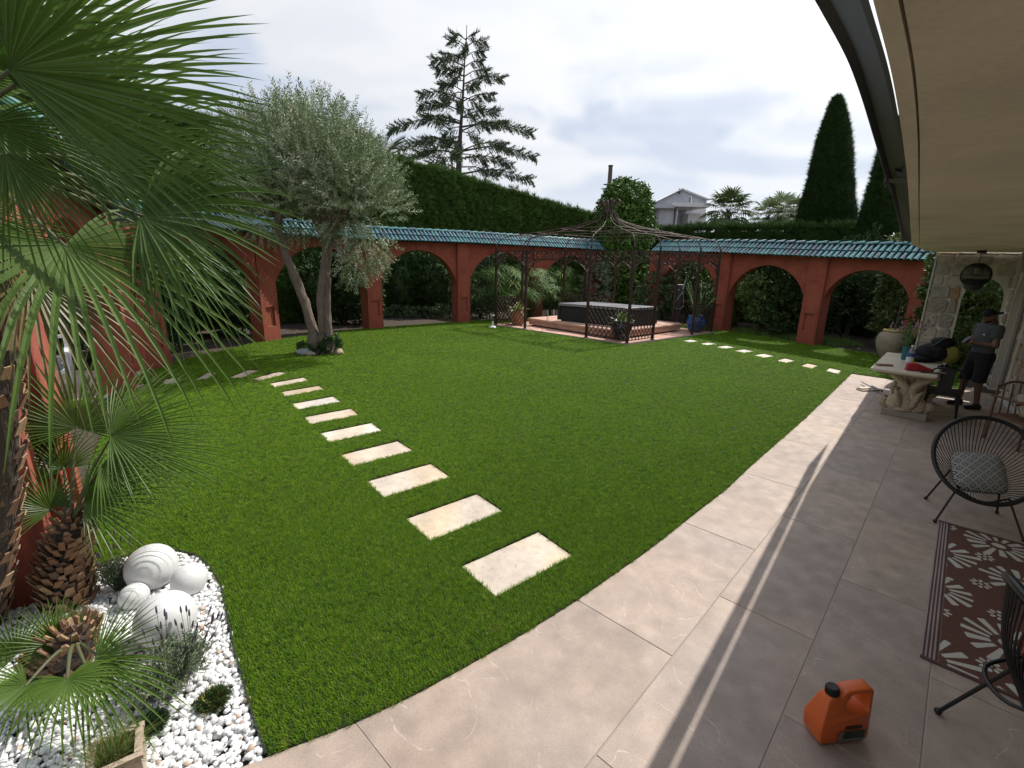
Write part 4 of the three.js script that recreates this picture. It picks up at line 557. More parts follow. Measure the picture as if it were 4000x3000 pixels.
// shrubs seen through the arches
{
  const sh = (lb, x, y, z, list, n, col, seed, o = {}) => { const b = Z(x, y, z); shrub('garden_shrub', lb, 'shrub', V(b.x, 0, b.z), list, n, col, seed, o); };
  sh('glossy camellia shrub inside the arch nearest the gazebo', 2880, 1200, -19.6, [[-0.5, 1.5, 0, 0.7, 0.6, 0.6], [0.5, 1.25, 0.2, 0.65, 0.7, 0.6], [0, 0.9, 0, 0.7, 0.6, 0.6]], 700, [0.10, 0.16, 0.045], 101, { size: 0.9 });
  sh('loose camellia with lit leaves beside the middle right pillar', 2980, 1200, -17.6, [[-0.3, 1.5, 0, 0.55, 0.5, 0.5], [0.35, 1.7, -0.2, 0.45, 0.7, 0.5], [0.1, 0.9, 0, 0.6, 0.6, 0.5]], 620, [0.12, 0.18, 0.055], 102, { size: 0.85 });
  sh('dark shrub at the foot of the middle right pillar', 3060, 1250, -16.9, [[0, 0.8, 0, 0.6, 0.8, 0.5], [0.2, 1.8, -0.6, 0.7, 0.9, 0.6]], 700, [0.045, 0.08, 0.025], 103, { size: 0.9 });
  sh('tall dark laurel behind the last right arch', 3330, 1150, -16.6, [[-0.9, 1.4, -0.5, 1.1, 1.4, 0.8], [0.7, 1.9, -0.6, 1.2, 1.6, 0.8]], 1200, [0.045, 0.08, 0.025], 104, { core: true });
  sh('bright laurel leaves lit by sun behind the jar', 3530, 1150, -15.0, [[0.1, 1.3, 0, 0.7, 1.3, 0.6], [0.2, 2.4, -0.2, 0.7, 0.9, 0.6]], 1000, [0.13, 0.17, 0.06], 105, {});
  sh('leafy shrub behind the shower column', 2600, 1180, -20.9, [[-0.4, 1.0, 0, 0.8, 0.9, 0.6], [0.5, 1.5, -0.3, 0.9, 0.9, 0.7]], 900, [0.09, 0.13, 0.06], 106, { size: 0.9 });
  sh('bright leafed bush through the arch behind the potted cycad', 2700, 1130, -21.8, [[0, 1.7, 0, 1.1, 1.1, 0.8], [0.9, 1.3, 0.2, 0.8, 1.0, 0.7]], 1000, [0.11, 0.19, 0.04], 107, {});
  sh('pale variegated bush below the ivy column', 2330, 1150, -22.6, [[0, 1.2, 0, 0.6, 1.3, 0.5]], 500, [0.19, 0.22, 0.15], 108, { size: 0.8 });
  sh('dark conifer shrub filling the arch right of the olive', 1640, 1150, -21.4, [[-0.7, 1.2, 0, 0.95, 1.3, 0.7], [0.7, 1.3, -0.1, 0.9, 1.4, 0.7]], 1300, [0.045, 0.08, 0.025], 109, { geos: sprayG, core: true });
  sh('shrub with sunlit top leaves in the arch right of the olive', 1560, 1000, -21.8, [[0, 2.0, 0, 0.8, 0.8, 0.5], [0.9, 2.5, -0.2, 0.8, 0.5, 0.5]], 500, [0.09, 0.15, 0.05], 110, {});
  sh('ground ivy along the back of the arch right of the olive', 1640, 1260, -20.7, [[-1.0, 0.15, 0, 0.6, 0.22, 0.3], [0.2, 0.15, 0, 0.7, 0.2, 0.3], [1.0, 0.2, 0.1, 0.4, 0.28, 0.3]], 420, [0.12, 0.17, 0.08], 111, { size: 0.6 });
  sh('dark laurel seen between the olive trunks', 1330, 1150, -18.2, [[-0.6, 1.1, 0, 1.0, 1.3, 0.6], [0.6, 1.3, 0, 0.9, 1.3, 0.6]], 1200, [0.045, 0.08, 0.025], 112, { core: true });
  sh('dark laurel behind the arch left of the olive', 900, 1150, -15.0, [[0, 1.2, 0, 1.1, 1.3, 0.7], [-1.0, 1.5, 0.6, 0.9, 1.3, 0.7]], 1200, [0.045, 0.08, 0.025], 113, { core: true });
  sh('feathery juniper beside the left arcade corner', 650, 1300, -12.4, [[0, 0.9, 0, 0.55, 0.9, 0.45], [-0.3, 1.6, -0.3, 0.4, 0.6, 0.4]], 600, [0.07, 0.12, 0.06], 114, { geos: sprayG });
  sh('dark bush with white speckled leaves between gazebo and arcade pillar', 1870, 1150, -21.3, [[0, 1.1, 0, 0.7, 1.1, 0.5], [0.6, 1.9, 0, 0.6, 0.8, 0.5]], 800, [0.085, 0.115, 0.06], 115, { size: 0.8 });
  sh('dark evergreen mass behind the left arcade opening', 320, 1150, -10.6, [[0, 1.3, 0, 1.2, 1.4, 0.8], [-1.4, 1.4, 0.8, 1.2, 1.5, 0.9]], 1300, [0.045, 0.08, 0.025], 116, { core: true });
  sh('leafy tree showing over the arcade roof beside the awning', 3610, 960, -14.0, [[0, 2.9, 0, 0.8, 0.65, 0.6], [0.8, 2.6, 0.4, 0.7, 0.7, 0.5]], 700, [0.10, 0.15, 0.03], 117, {});
  sh('dense creeper seen through the stone archway', 3740, 1200, -11.9, [[0, 0.9, 0, 0.8, 1.0, 0.5], [0.1, 2.1, 0, 0.9, 0.9, 0.5]], 1100, [0.06, 0.10, 0.025], 118, { core: true });
  // rough grass strip through the arch nearest the gazebo
  const R = rng(120), it = []; for (let i = 0; i < 2600; i++) { const u = R(), p = V(lerp(8.3, 10.0, u), 0, lerp(-18.6, -15.9, u)).add(V(R() * 1.5, 0, R() * 0.9 - 0.2)); it.push([V(p.x, -0.06, p.z), new THREE.Quaternion().setFromEuler(new THREE.Euler((R() - 0.5) * 0.6, R() * 6.28, (R() - 0.5) * 0.6)), 0.5 + R() * 0.6, tint(R, [0.13, 0.21, 0.05], 0.5)]); }
  tag(scatter(scene, 'rough_grass', spray(rng(5), 8, 0.28, 0.008), M.leafTint, it), 'rough meadow grass behind the right arcade', 'grass');
}
{ // papyrus
  const R = rng(131), um = (() => { const l = []; for (let i = 0; i < 30; i++) { const a = i * 2.4, e = lerp(0.9, -0.15, i / 30), k = 0.30 + R() * 0.10; l.push(strap(k * Math.cos(e) + 0.05, 0.006, k * Math.sin(e), 0.16 + R() * 0.1, 0.2, 4).rotateY(a)); } return merge(l); })();
  const beds = [[1985, 1265, 'papyrus clump behind the left gazebo bay', 0.9, 50], [2110, 1240, 'papyrus clump with bright umbels behind the middle of the gazebo', 1.3, 90], [2215, 1230, 'papyrus clump against the tub and pillar', 1.0, 60]];
  beds.forEach(([, , lb, w, n], k) => { const b = [V(-0.85, 0, -19.75), V(0.45, 0, -20.5), V(1.85, 0, -21.45)][k], t = thing('papyrus_plant', lb, 'papyrus', V(b.x, 0, b.z), 0, 'papyrus behind the gazebo'), it = [], st = []; for (let i = 0; i < n; i++) { const r = Math.sqrt(R()) * w, a = R() * 6.28, h = 1.15 + R() * 1.15 - r * 0.3, p = V(Math.cos(a) * r * 1.1, h, Math.sin(a) * r * 0.5), q = V(p.x * 0.45, 0, p.z * 0.5); st.push(bar(q, p, 0.008, 4)); it.push([p, quatTo(V(p.x * 0.35, 1, p.z * 0.5 + 0.1), R() * 6), 0.8 + R() * 0.7, tint(R, R() < 0.45 ? [0.24, 0.40, 0.08] : [0.14, 0.28, 0.05], 0.4)]); } part(t, 'stems', st, M.deep); scatter(t, 'umbels', um, M.leafThin, it); });
}

// ---------------------------------------------------------------- covered side of the house: soffit, awning, stone walls
const along = (l, y) => { // smooth curve x(y) through the points [x, y]
  let i = 1; while (i < l.length - 1 && y > l[i][1]) i++; const sl = (k) => k <= 0 ? (l[1][0] - l[0][0]) / (l[1][1] - l[0][1]) : k >= l.length - 1 ? (l[k][0] - l[k - 1][0]) / (l[k][1] - l[k - 1][1]) : (l[k + 1][0] - l[k - 1][0]) / (l[k + 1][1] - l[k - 1][1]);
  const [x0, y0] = l[i - 1], [x1, y1] = l[i], h = y1 - y0, t = Math.min(1, (y - y0) / h), m0 = sl(i - 1) * h, m1 = sl(i) * h; return (2 * t ** 3 - 3 * t * t + 1) * x0 + (t ** 3 - 2 * t * t + t) * m0 + (3 * t * t - 2 * t ** 3) * x1 + (t ** 3 - t * t) * m1;
};
const quadStrip = (rows) => { const pos = [], uv = []; for (let i = 0; i < rows.length - 1; i++) for (let j = 0; j < rows[i].length - 1; j++) for (const p of [rows[i][j], rows[i + 1][j], rows[i + 1][j + 1], rows[i][j], rows[i + 1][j + 1], rows[i][j + 1]]) { pos.push(p.x, p.y, p.z); uv.push(p.x, p.z + p.y); } const g = new THREE.BufferGeometry(); g.setAttribute('position', new THREE.Float32BufferAttribute(pos, 3)); g.setAttribute('uv', new THREE.Float32BufferAttribute(uv, 2)); g.computeVertexNormals(); return g; };
M.soffit = mat([0.72, 0.64, 0.50], 0.95, { map: rep(mottle, 0.5), bumpMap: rep(grain, 5), bumpScale: 0.0025 });
M.awning = mat([0.016, 0.0155, 0.017], 0.6);
const sOf = (p) => p.x * TS.x + p.z * TS.z, oOf = (p) => p.x * TN.x + p.z * TN.z;
const wallO = (s) => 0.62 + (14.9 - s) * 0.131;
{
  const aP = [[3185, 0], [3290, 190], [3353, 348], [3416, 551], [3461, 703], [3505, 867], [3524, 956]], bP = [[3394, 0], [3480, 304], [3530, 601], [3559, 950]], sP = [[3410, 0], [3486, 304], [3537, 633], [3562, 962]], mP = [[3518, 0], [3565, 253], [3587, 506], [3590, 823], [3592, 962]];
  const hA = [[3.0, 0], [2.9, 551], [2.8, 867], [2.765, 956]], hB = [[2.81, 0], [2.82, 601], [2.82, 950]], hS = [[2.69, 0], [2.70, 633], [2.70, 850], [2.71, 962]];
  const ys = [0, 40, 80, 120, 160, 200, 240, 280, 320, 360, 400, 440, 480, 520, 560, 600, 640, 680, 712, 740, 780, 820, 850, 880, 905, 928, 945], ext = (list) => { const p = list[0], back = [-4.5, -2.5, -0.8].map((s) => T(s, oOf(p), p.y)); return [...back, ...list]; };
  const A = ext(ys.map((y) => G(along(aP, y), y, along(hA, y)))), B = ext(ys.map((y) => G(along(bP, y), y, along(hB, y))));
  const S = ext([...ys, 956].map((y) => G(along(sP, y), y, along(hS, y)))), Mm = ext([...ys, 956].map((y) => G(along(mP, y), y, along(hS, y))));
  S.push(T(14.4, -0.83, 2.8)); Mm.push(T(14.4, -0.45, 2.8));
  const soffit = thing('porch_ceiling', 'beige rendered porch ceiling above the terrace', 'ceiling', V(0, 0, 0)), off = (p, v, k) => p.clone().addScaledVector(v, k);
  part(soffit, 'ceiling_panel', quadStrip(S.map((p, i) => [off(p, UP, 0.24), p, off(Mm[i], TN, -0.002), off(Mm[i], UP, 0.03)])), M.soffit);
  part(soffit, 'ceiling_panel', quadStrip(Mm.map((p, i) => [off(off(p, TN, 0.002), UP, 0.03), off(p, TN, 0.002), T(sOf(S[i]), Math.max(3.4, oOf(p) + 0.5), 2.75)])), M.soffit);
  part(soffit, 'roof_deck', quadStrip(S.map((p, i) => [off(p, UP, 0.24), T(sOf(p), 3.9, 3.05)])), M.soffit);
  { const p = S[S.length - 1]; part(soffit, 'end_fascia', quadStrip([[p, off(p, UP, 0.24)], [T(14.4, 3.4, 2.75), T(14.4, 3.9, 3.05)]]), mat([0.55, 0.52, 0.46], 0.9)); }
  const aw = thing('awning_cassette', 'closed dark grey awning cassette along the ceiling edge', 'awning', V(0, 0, 0));
  const cut = 21, up = V(0, 1, 0), section = (a, b) => { const m = (t, k) => a.clone().lerp(b, t).addScaledVector(up, k); return [off(a, up, 0.10), off(a, up, 0.03), a.clone(), m(0.10, -0.012), m(0.22, 0.018), m(0.26, 0.012), m(0.9, -0.004), b.clone(), m(0.5, 0.035), off(a, up, 0.10)]; };
  part(aw, 'housing', quadStrip(A.slice(0, cut + 1).map((a, i) => section(a, B[i]))), M.awning);
  part(aw, 'end_section', quadStrip(A.slice(cut).map((a, i) => section(a.clone().lerp(B[cut + i], 0.08), B[cut + i]))), M.awning);
  const ja = A[cut], jb = B[cut], jd = A[cut + 1].clone().sub(A[cut - 1]).normalize().multiplyScalar(0.05); part(aw, 'joint_bracket', quadStrip([-1, 1].map((k) => section(ja.clone().addScaledVector(jd, k).add(V(0, -0.012, 0)).addScaledVector(TN, -0.01), S[cut].clone().addScaledVector(jd, k).add(V(0, 0.01, 0)).addScaledVector(TN, 0.02)))), M.black);
  for (const i of [0]) part(aw, 'wall_bracket', quadStrip([-1, 1].map((k) => section(A[i].clone().addScaledVector(TS, k * 0.06).add(V(0, 0.06, 0)), S[i].clone().addScaledVector(TS, k * 0.06).add(V(0, 0.10, 0))))), M.black);
}
// masonry: proud stones over a mortar wall, in the plane (u, v); hole(u, v) says where there is none
M.mortar = mat([0.56, 0.51, 0.43], 0.95, { bumpMap: rep(lumps, 2), bumpScale: 0.02 });
M.stones = [[0.44, 0.385, 0.315], [0.39, 0.345, 0.295], [0.50, 0.44, 0.36], [0.42, 0.27, 0.16], [0.36, 0.31, 0.26]].map((c) => mat(c, 0.92, { map: rep(mottle, 2.2), bumpMap: rep(lumps, 3), bumpScale: 0.03 }));
function masonry(t, width, height, hole, seed, place) {
  const R = rng(seed); let v = 0.012;
  while (v < height - 0.05) {
    const hgt = Math.min(0.19 + R() * 0.14, height - v), runs = []; let start = null;
    for (let i = 0; i <= 240; i++) { const u = i / 240 * width, free = i < 240 && ![0.1, 0.5, 0.9].some((k) => hole(u, v + hgt * k)); if (free && start === null) start = u; if (!free && start !== null) { if (u - start > 0.07) runs.push([start, u]); start = null; } }
    for (const [u0, u1] of runs) for (let u = u0; u < u1 - 0.03;) {
      let w = Math.min(0.18 + R() * 0.26, u1 - u); if (u1 - u - w < 0.11) w = u1 - u;
      const g = 0.012, j = () => (R() - 0.5) * 0.03, k = Math.min(w, hgt) * (0.10 + R() * 0.12), P = [[u + g + k, v + g + j()], [u + w - g - k, v + g + j()], [u + w - g + j() * 0.6, v + g + k], [u + w - g + j() * 0.6, v + hgt - g - k], [u + w - g - k, v + hgt - g + j()], [u + g + k, v + hgt - g + j()], [u + g + j() * 0.6, v + hgt - g - k], [u + g + j() * 0.6, v + g + k]].map(([x, y]) => [clamp(x, 0.004, width - 0.004), y]);
      place(part(t, 'wall_stone', slab(P.map(([x, y]) => [x, -y]), 0, 0.020 + R() * 0.022, 0.012, R() * 5, R() * 5).rotateX(Math.PI / 2), M.stones[R() < 0.10 ? 3 : [0, 1, 2, 4][Math.floor(R() * 4)]]));
      u += w;
    }
    v += hgt;
  }
}
{
  // end wall with the archway
  const t = thing('stone_archway', 'rubble stone end wall of the porch with an open archway', 'stone wall', T(14.5, -0.62)), H = 2.79, W = 1.30, a0 = 0.56, a1 = 1.22, r = (a1 - a0) / 2, sp = 1.75, hole = (u, v) => u > a0 - 0.05 && u < a1 + 0.05 && (v < sp || Math.hypot((u - (a0 + a1) / 2), (v - sp) * 0.66) < r + 0.05);
  t.rotation.y = Math.atan2(-TN.z, TN.x);
  const s = new THREE.Shape(); s.moveTo(0, -0.05); s.lineTo(a0, -0.05); s.lineTo(a0, sp); for (let k = 1; k <= 20; k++) { const f = Math.PI * (1 - k / 20); s.lineTo((a0 + a1) / 2 + Math.cos(f) * r, sp + Math.sin(f) * r * 1.5); } s.lineTo(a1, -0.05); s.lineTo(W, -0.05); s.lineTo(W, H); s.lineTo(0, H); s.closePath();
  part(t, 'mortar_wall', new THREE.ExtrudeGeometry(s, { depth: 0.36, bevelEnabled: false }).translate(0, 0, -0.36), M.mortar);
  masonry(t, W, H, hole, 201, (m) => { m.position.z = 0.001; });
  part(t, 'corner_render', box(0.03, H, 0.42, -0.02, H / 2, -0.16), mat([0.5, 0.48, 0.42], 0.9, { bumpMap: rep(grain, 3), bumpScale: 0.004 }));
  const back = part(t, 'jamb_stone', box(0.03, 0.5, 0.3, a1 + 0.012, 1.2, -0.18), M.stones[1]); back.name = 'jamb_stone';
}
{
  // side wall of the house with the arched glass door, running back towards the viewer
  const p0 = T(14.48, wallO(14.48)), p1 = T(-4.2, wallO(-4.2)), dv = p1.clone().sub(p0), L = dv.length(), t = thing('house_wall', 'rubble stone house wall with arched glazed door beside the drainpipe', 'stone wall', p0), H = 2.79, a0 = 0.30, a1 = 1.45, r = (a1 - a0) / 2, sp = 1.75;
  t.rotation.y = Math.atan2(-dv.z, dv.x);
  const s = new THREE.Shape(); s.moveTo(0, -0.05); s.lineTo(a0, -0.05); s.lineTo(a0, sp); for (let k = 1; k <= 20; k++) { const f = Math.PI * (1 - k / 20); s.lineTo((a0 + a1) / 2 + Math.cos(f) * r, sp + Math.sin(f) * r * 1.15); } s.lineTo(a1, -0.05); s.lineTo(L, -0.05); s.lineTo(L, H); s.lineTo(0, H); s.closePath();
  const sgn = -1; // the terrace lies on local -z or +z; found below
  const side = Math.sign(V(-TN.x, 0, -TN.z).applyAxisAngle(UP, -t.rotation.y).z);
  part(t, 'mortar_wall', new THREE.ExtrudeGeometry(s, { depth: 0.34, bevelEnabled: false }).translate(0, 0, side > 0 ? -0.34 : 0), M.mortar);
  const hole = (u, v) => u > a0 - 0.05 && u < a1 + 0.05 && (v < sp || Math.hypot(u - (a0 + a1) / 2, (v - sp) / 1.15) < r + 0.06);
  masonry(t, 4.6, H, hole, 202, (m) => { if (side < 0) { m.rotation.y = Math.PI; m.position.x = 4.6; } m.position.z = side * 0.001; });
  part(t, 'door_glass', new THREE.ShapeGeometry(new THREE.Shape([[a0 - 0.1, 0], [a1 + 0.1, 0], [a1 + 0.1, 2.5], [a0 - 0.1, 2.5]].map((q) => new THREE.Vector2(...q)))).translate(0, 0, -side * 0.17), mat([0.16, 0.11, 0.085], 0.12, { specularIntensity: 0.8 }));
  part(t, 'door_frame', [box(0.06, 2.4, 0.05, a0 + 0.03, 1.2, -side * 0.14), box(0.06, 2.4, 0.05, a1 - 0.03, 1.2, -side * 0.14), box(0.05, 2.4, 0.05, (a0 + a1) / 2, 1.2, -side * 0.14)], mat([0.45, 0.42, 0.38], 0.7));
  part(t, 'skirting', box(1.9, 0.09, 0.02, 2.4, 0.045, side * 0.035), mat([0.5, 0.5, 0.49], 0.6));
  void sgn;
}
{ // gable end of the house behind the viewer
  const t = thing('house_wall', 'rendered end wall closing the porch behind the string chairs', 'house wall', T(-4.4, -0.55)); t.rotation.y = Math.atan2(-TN.z, TN.x); part(t, 'wall', box(4.2, 3.0, 0.3, 2.1, 1.45, 0), M.soffit); part(t, 'skirting', box(4.2, 0.1, 0.02, 2.1, 0.05, -0.162), M.white);
}
{ const p = G(3922, 1572), t = thing('drainpipe', 'cream drainpipe running down the stone house wall', 'pipe', V(p.x, 0, p.z)), m = mat([0.50, 0.46, 0.38], 0.5); part(t, 'pipe', new THREE.CylinderGeometry(0.05, 0.05, 2.74, 20).translate(0, 1.37, 0), m); for (const y of [0.9, 2.05]) part(t, 'collar', new THREE.CylinderGeometry(0.058, 0.058, 0.07, 20).translate(0, y, 0), m); for (const y of [0.5, 1.7, 2.55]) part(t, 'clamp', rbox(0.03, 0.03, 0.16, 0.005, 0.0, y, 0.05).rotateY(0.9), m); }
{ // wicker globe pendant
  const c = T(12.3, 0.12, 0), top = 2.775, p = thing('pendant_lamp', 'black wire globe pendant lamp hanging from the porch ceiling', 'lamp', V(0, 0, 0)), cp = Z(3812, 1075, -9.0), r = 0.215; p.position.set(cp.x, cp.y, cp.z); void c;
  part(p, 'ceiling_rose', rbox(0.10, 0.07, 0.10, 0.01, 0, top - cp.y - 0.03, 0), M.black); part(p, 'flex', bar(V(0, r, 0), V(0, top - cp.y - 0.05, 0), 0.006), M.black);
  const ring = (rr, y) => new THREE.TorusGeometry(rr, 0.005, 4, 40).rotateX(Math.PI / 2).translate(0, y, 0), wires = []; for (let i = 0; i < 30; i++) { const a = i / 30 * Math.PI; wires.push(new THREE.TorusGeometry(r, 0.0042, 4, 40).rotateY(a)); }
  part(p, 'cage', wires, M.black); part(p, 'hoops', [-0.16, -0.08, 0, 0.08, 0.16].map((y) => ring(Math.sqrt(r * r - y * y), y)), M.black);
  const bowl = []; for (let i = 0; i < 26; i++) { const f = -0.35 - i / 26 * 1.1; bowl.push(ring(r * 0.98 * Math.cos(f), r * 0.98 * Math.sin(f))); } part(p, 'woven_base', bowl, M.black); part(p, 'lower_cup', lathe([[0.02, -0.29], [0.08, -0.28], [0.12, -0.24], [0.14, -0.17]], 28), M.darkGrey); part(p, 'bulb', new THREE.SphereGeometry(0.045, 16, 12).translate(0, 0.08, 0), mat([0.7, 0.66, 0.58], 0.3));
}
// ---------------------------------------------------------------- table and what is on it
{
  const marb = tex(256, 256, (u, v) => { const a = fbm(u * 4, v * 4, 4, 501, 5); const k = 0.86 + (a - 0.5) * 0.16; return [k, k * 0.965, k * 0.90]; });
  M.castStone = mat([0.62, 0.54, 0.43], 0.85, { map: rep(marb, 2), bumpMap: rep(lumps, 4), bumpScale: 0.02 }); M.marble = mat([0.80, 0.76, 0.68], 0.38, { map: rep(marb, 1.2) });
  const t = thing('stone_table', 'long pale stone table on carved pedestals at the porch edge', 'table', T(11.0, -0.52)); t.rotation.y = TROT; const top = 0.78;
  part(t, 'tabletop', [rbox(2.2, 0.035, 0.86, 0.008, 0, top - 0.018, 0), rbox(2.14, 0.022, 0.80, 0.006, 0, top - 0.045, 0)], M.marble);
  const carve = (seed) => { // two scrolled dolphin-like consoles springing from a heavy base
    const g = [];
    for (const s of [-1, 1]) {
      g.push(limb([V(0, 0.12, s * 0.10), V(0, 0.21, s * 0.17), V(0, 0.33, s * 0.08), V(0, 0.46, s * 0.045), V(0, 0.58, s * 0.12), V(0, 0.675, s * 0.24), V(0, 0.715, s * 0.34)], [0.10, 0.115, 0.09, 0.062, 0.060, 0.055, 0.03], 30, 12, 0.08, seed + s));
      g.push(limb([V(-0.03, 0.30, s * 0.27), V(0.0, 0.20, s * 0.30), V(0.02, 0.13, s * 0.24), V(0, 0.17, s * 0.17)], [0.035, 0.075, 0.07, 0.02], 18, 9, 0.15, seed + 5));
      for (let k = 0; k < 5; k++) g.push(limb([V(0.10, 0.16 + k * 0.05, s * (0.05 + k * 0.01)), V(0.13, 0.22 + k * 0.05, s * (0.10 + k * 0.012)), V(0.09, 0.27 + k * 0.05, s * (0.15 + k * 0.006))], [0.02, 0.035, 0.01], 8, 7), limb([V(-0.10, 0.16 + k * 0.05, s * (0.05 + k * 0.01)), V(-0.13, 0.22 + k * 0.05, s * (0.10 + k * 0.012)), V(-0.09, 0.27 + k * 0.05, s * (0.15 + k * 0.006))], [0.02, 0.035, 0.01], 8, 7));
    }
    g.push(limb([V(0, 0.12, 0), V(0, 0.3, 0), V(0, 0.42, 0)], [0.17, 0.13, 0.05], 12, 12, 0.15, seed)); return merge(g);
  };
  for (const x of [-0.86, 0.58]) { part(t, 'carved_pedestal', carve(x > 0 ? 3 : 8), M.castStone, V(x, 0, 0.12)); part(t, 'plinth', [rbox(0.26, 0.11, 0.60, 0.008, x, 0.056, 0.12), rbox(0.34, 0.03, 0.72, 0.005, x, top - 0.072, 0.02)], mat([0.36, 0.31, 0.25], 0.9, { bumpMap: rep(lumps, 3), bumpScale: 0.02 })); }
  const on = (px, py) => G(px, py, top + 0.002);
  { const b = on(3546, 1437), o = thing('water_bottle', 'clear plastic water bottle with blue label on the stone table', 'bottle', b); part(o, 'bottle', lathe([[0, 0], [0.042, 0], [0.047, 0.015], [0.047, 0.19], [0.044, 0.235], [0.026, 0.285], [0.014, 0.31], [0.014, 0.325]], 24), mat([0.9, 0.94, 0.97], 0.08, { transmission: 0.85, thickness: 0 })); part(o, 'cap', new THREE.CylinderGeometry(0.017, 0.017, 0.022, 18).translate(0, 0.335, 0), M.white); part(o, 'label', new THREE.CylinderGeometry(0.0478, 0.0478, 0.05, 24, 1, true).translate(0, 0.205, 0), mat([0.03, 0.08, 0.25], 0.5)); part(o, 'lower_label', new THREE.CylinderGeometry(0.0478, 0.0478, 0.08, 24, 1, true).translate(0, 0.13, 0), mat([0.62, 0.66, 0.72], 0.5)); o.scale.setScalar(1.12); }
  { const b = on(3532, 1404), o = thing('flower_vase', 'tall teal vase of grassy purple flowers on the stone table', 'vase', b), R = rng(301), st = [], fl = []; part(o, 'vase', lathe([[0, 0], [0.05, 0], [0.055, 0.02], [0.06, 0.2], [0.065, 0.235], [0.055, 0.24], [0.05, 0.2], [0, 0.2]], 20), mat([0.02, 0.13, 0.15], 0.35)); for (let i = 0; i < 46; i++) { const a = R() * 6.28, r = 0.10 + R() * 0.24, h = 0.30 + R() * 0.24, e = V(Math.cos(a) * r, 0.2 + h, Math.sin(a) * r); st.push(tube([V(0, 0.18, 0), V(e.x * 0.35, 0.2 + h * 0.6, e.z * 0.35), e], 0.003, 6, 3)); if (R() < 0.6) fl.push(new THREE.IcosahedronGeometry(0.012 + R() * 0.012, 0).scale(1, 1.6, 1).translate(e.x, e.y, e.z)); } part(o, 'stems', st, leafMat([0.12, 0.20, 0.07], 0.6, 0)); part(o, 'flowers', fl, mat([0.30, 0.14, 0.24], 0.8)); }
  { const b = on(3585, 1448), o = thing('tool_pouch', 'red tool pouch with a yellow handle on the stone table', 'tool pouch', b), s = new THREE.Shape(); s.moveTo(-0.16, 0); s.lineTo(0.02, 0.0); s.quadraticCurveTo(0.16, 0.0, 0.17, 0.02); s.quadraticCurveTo(0.10, 0.05, 0.0, 0.09); s.quadraticCurveTo(-0.1, 0.11, -0.15, 0.09); s.closePath(); part(o, 'pouch', new THREE.ExtrudeGeometry(s, { depth: 0.07, bevelEnabled: true, bevelSize: 0.012, bevelThickness: 0.012, bevelSegments: 2 }).translate(0, 0.012, -0.03), mat([0.36, 0.018, 0.022], 0.7, { bumpMap: rep(lumps, 6), bumpScale: 0.006 })); part(o, 'handle', rbox(0.03, 0.09, 0.02, 0.006).rotateZ(0.5).translate(-0.09, 0.13, 0), mat([0.42, 0.45, 0.04], 0.5)); o.rotation.y = -0.35; }
  { const o = thing('wood_block', 'rounded brown wooden block at the lawn end of the table', 'block', on(3454, 1428)); part(o, 'block', rbox(0.24, 0.03, 0.09, 0.012, 0, 0.016, 0), mat([0.30, 0.17, 0.10], 0.6, { bumpMap: rep(barkTex, 4), bumpScale: 0.002 })); part(o, 'edge_band', rbox(0.242, 0.006, 0.092, 0.003, 0, 0.016, 0), mat([0.2, 0.11, 0.06], 0.6)); o.rotation.y = -0.2; }
  { const o = thing('tape_measure', 'small black tape measure near the table corner', 'tape measure', on(3673, 1442)); part(o, 'case', rbox(0.09, 0.07, 0.06, 0.022, 0, 0.036, 0), M.black); part(o, 'blade_tip', box(0.03, 0.004, 0.02, 0.055, 0.008, 0), mat([0.6, 0.5, 0.1], 0.5)); }
  { const o = thing('utility_knife', 'black and tan knife lying beside the tape measure', 'knife', on(3667, 1458)); part(o, 'handle', rbox(0.13, 0.018, 0.028, 0.008, 0.03, 0.010, 0), mat([0.28, 0.2, 0.12], 0.6)); part(o, 'blade', box(0.10, 0.003, 0.018, -0.085, 0.010, 0), mat([0.5, 0.5, 0.5], 0.3, { metalness: 1 })); o.rotation.y = -0.75; }
  { const o = thing('steel_ruler', 'flat black rule lying beside the red pouch', 'ruler', on(3634, 1458)); part(o, 'rule', rbox(0.26, 0.012, 0.03, 0.005, 0, 0.007, 0), M.black); o.rotation.y = -0.35; }
  { const o = thing('cigarette_packet', 'small white and grey packet behind the red pouch', 'packet', on(3622, 1440)); part(o, 'packet', rbox(0.10, 0.022, 0.055, 0.003, 0, 0.012, 0), mat([0.5, 0.52, 0.55], 0.6)); part(o, 'band', box(0.03, 0.0225, 0.056, -0.02, 0.0122, 0), M.darkGrey); o.rotation.y = -0.3; }
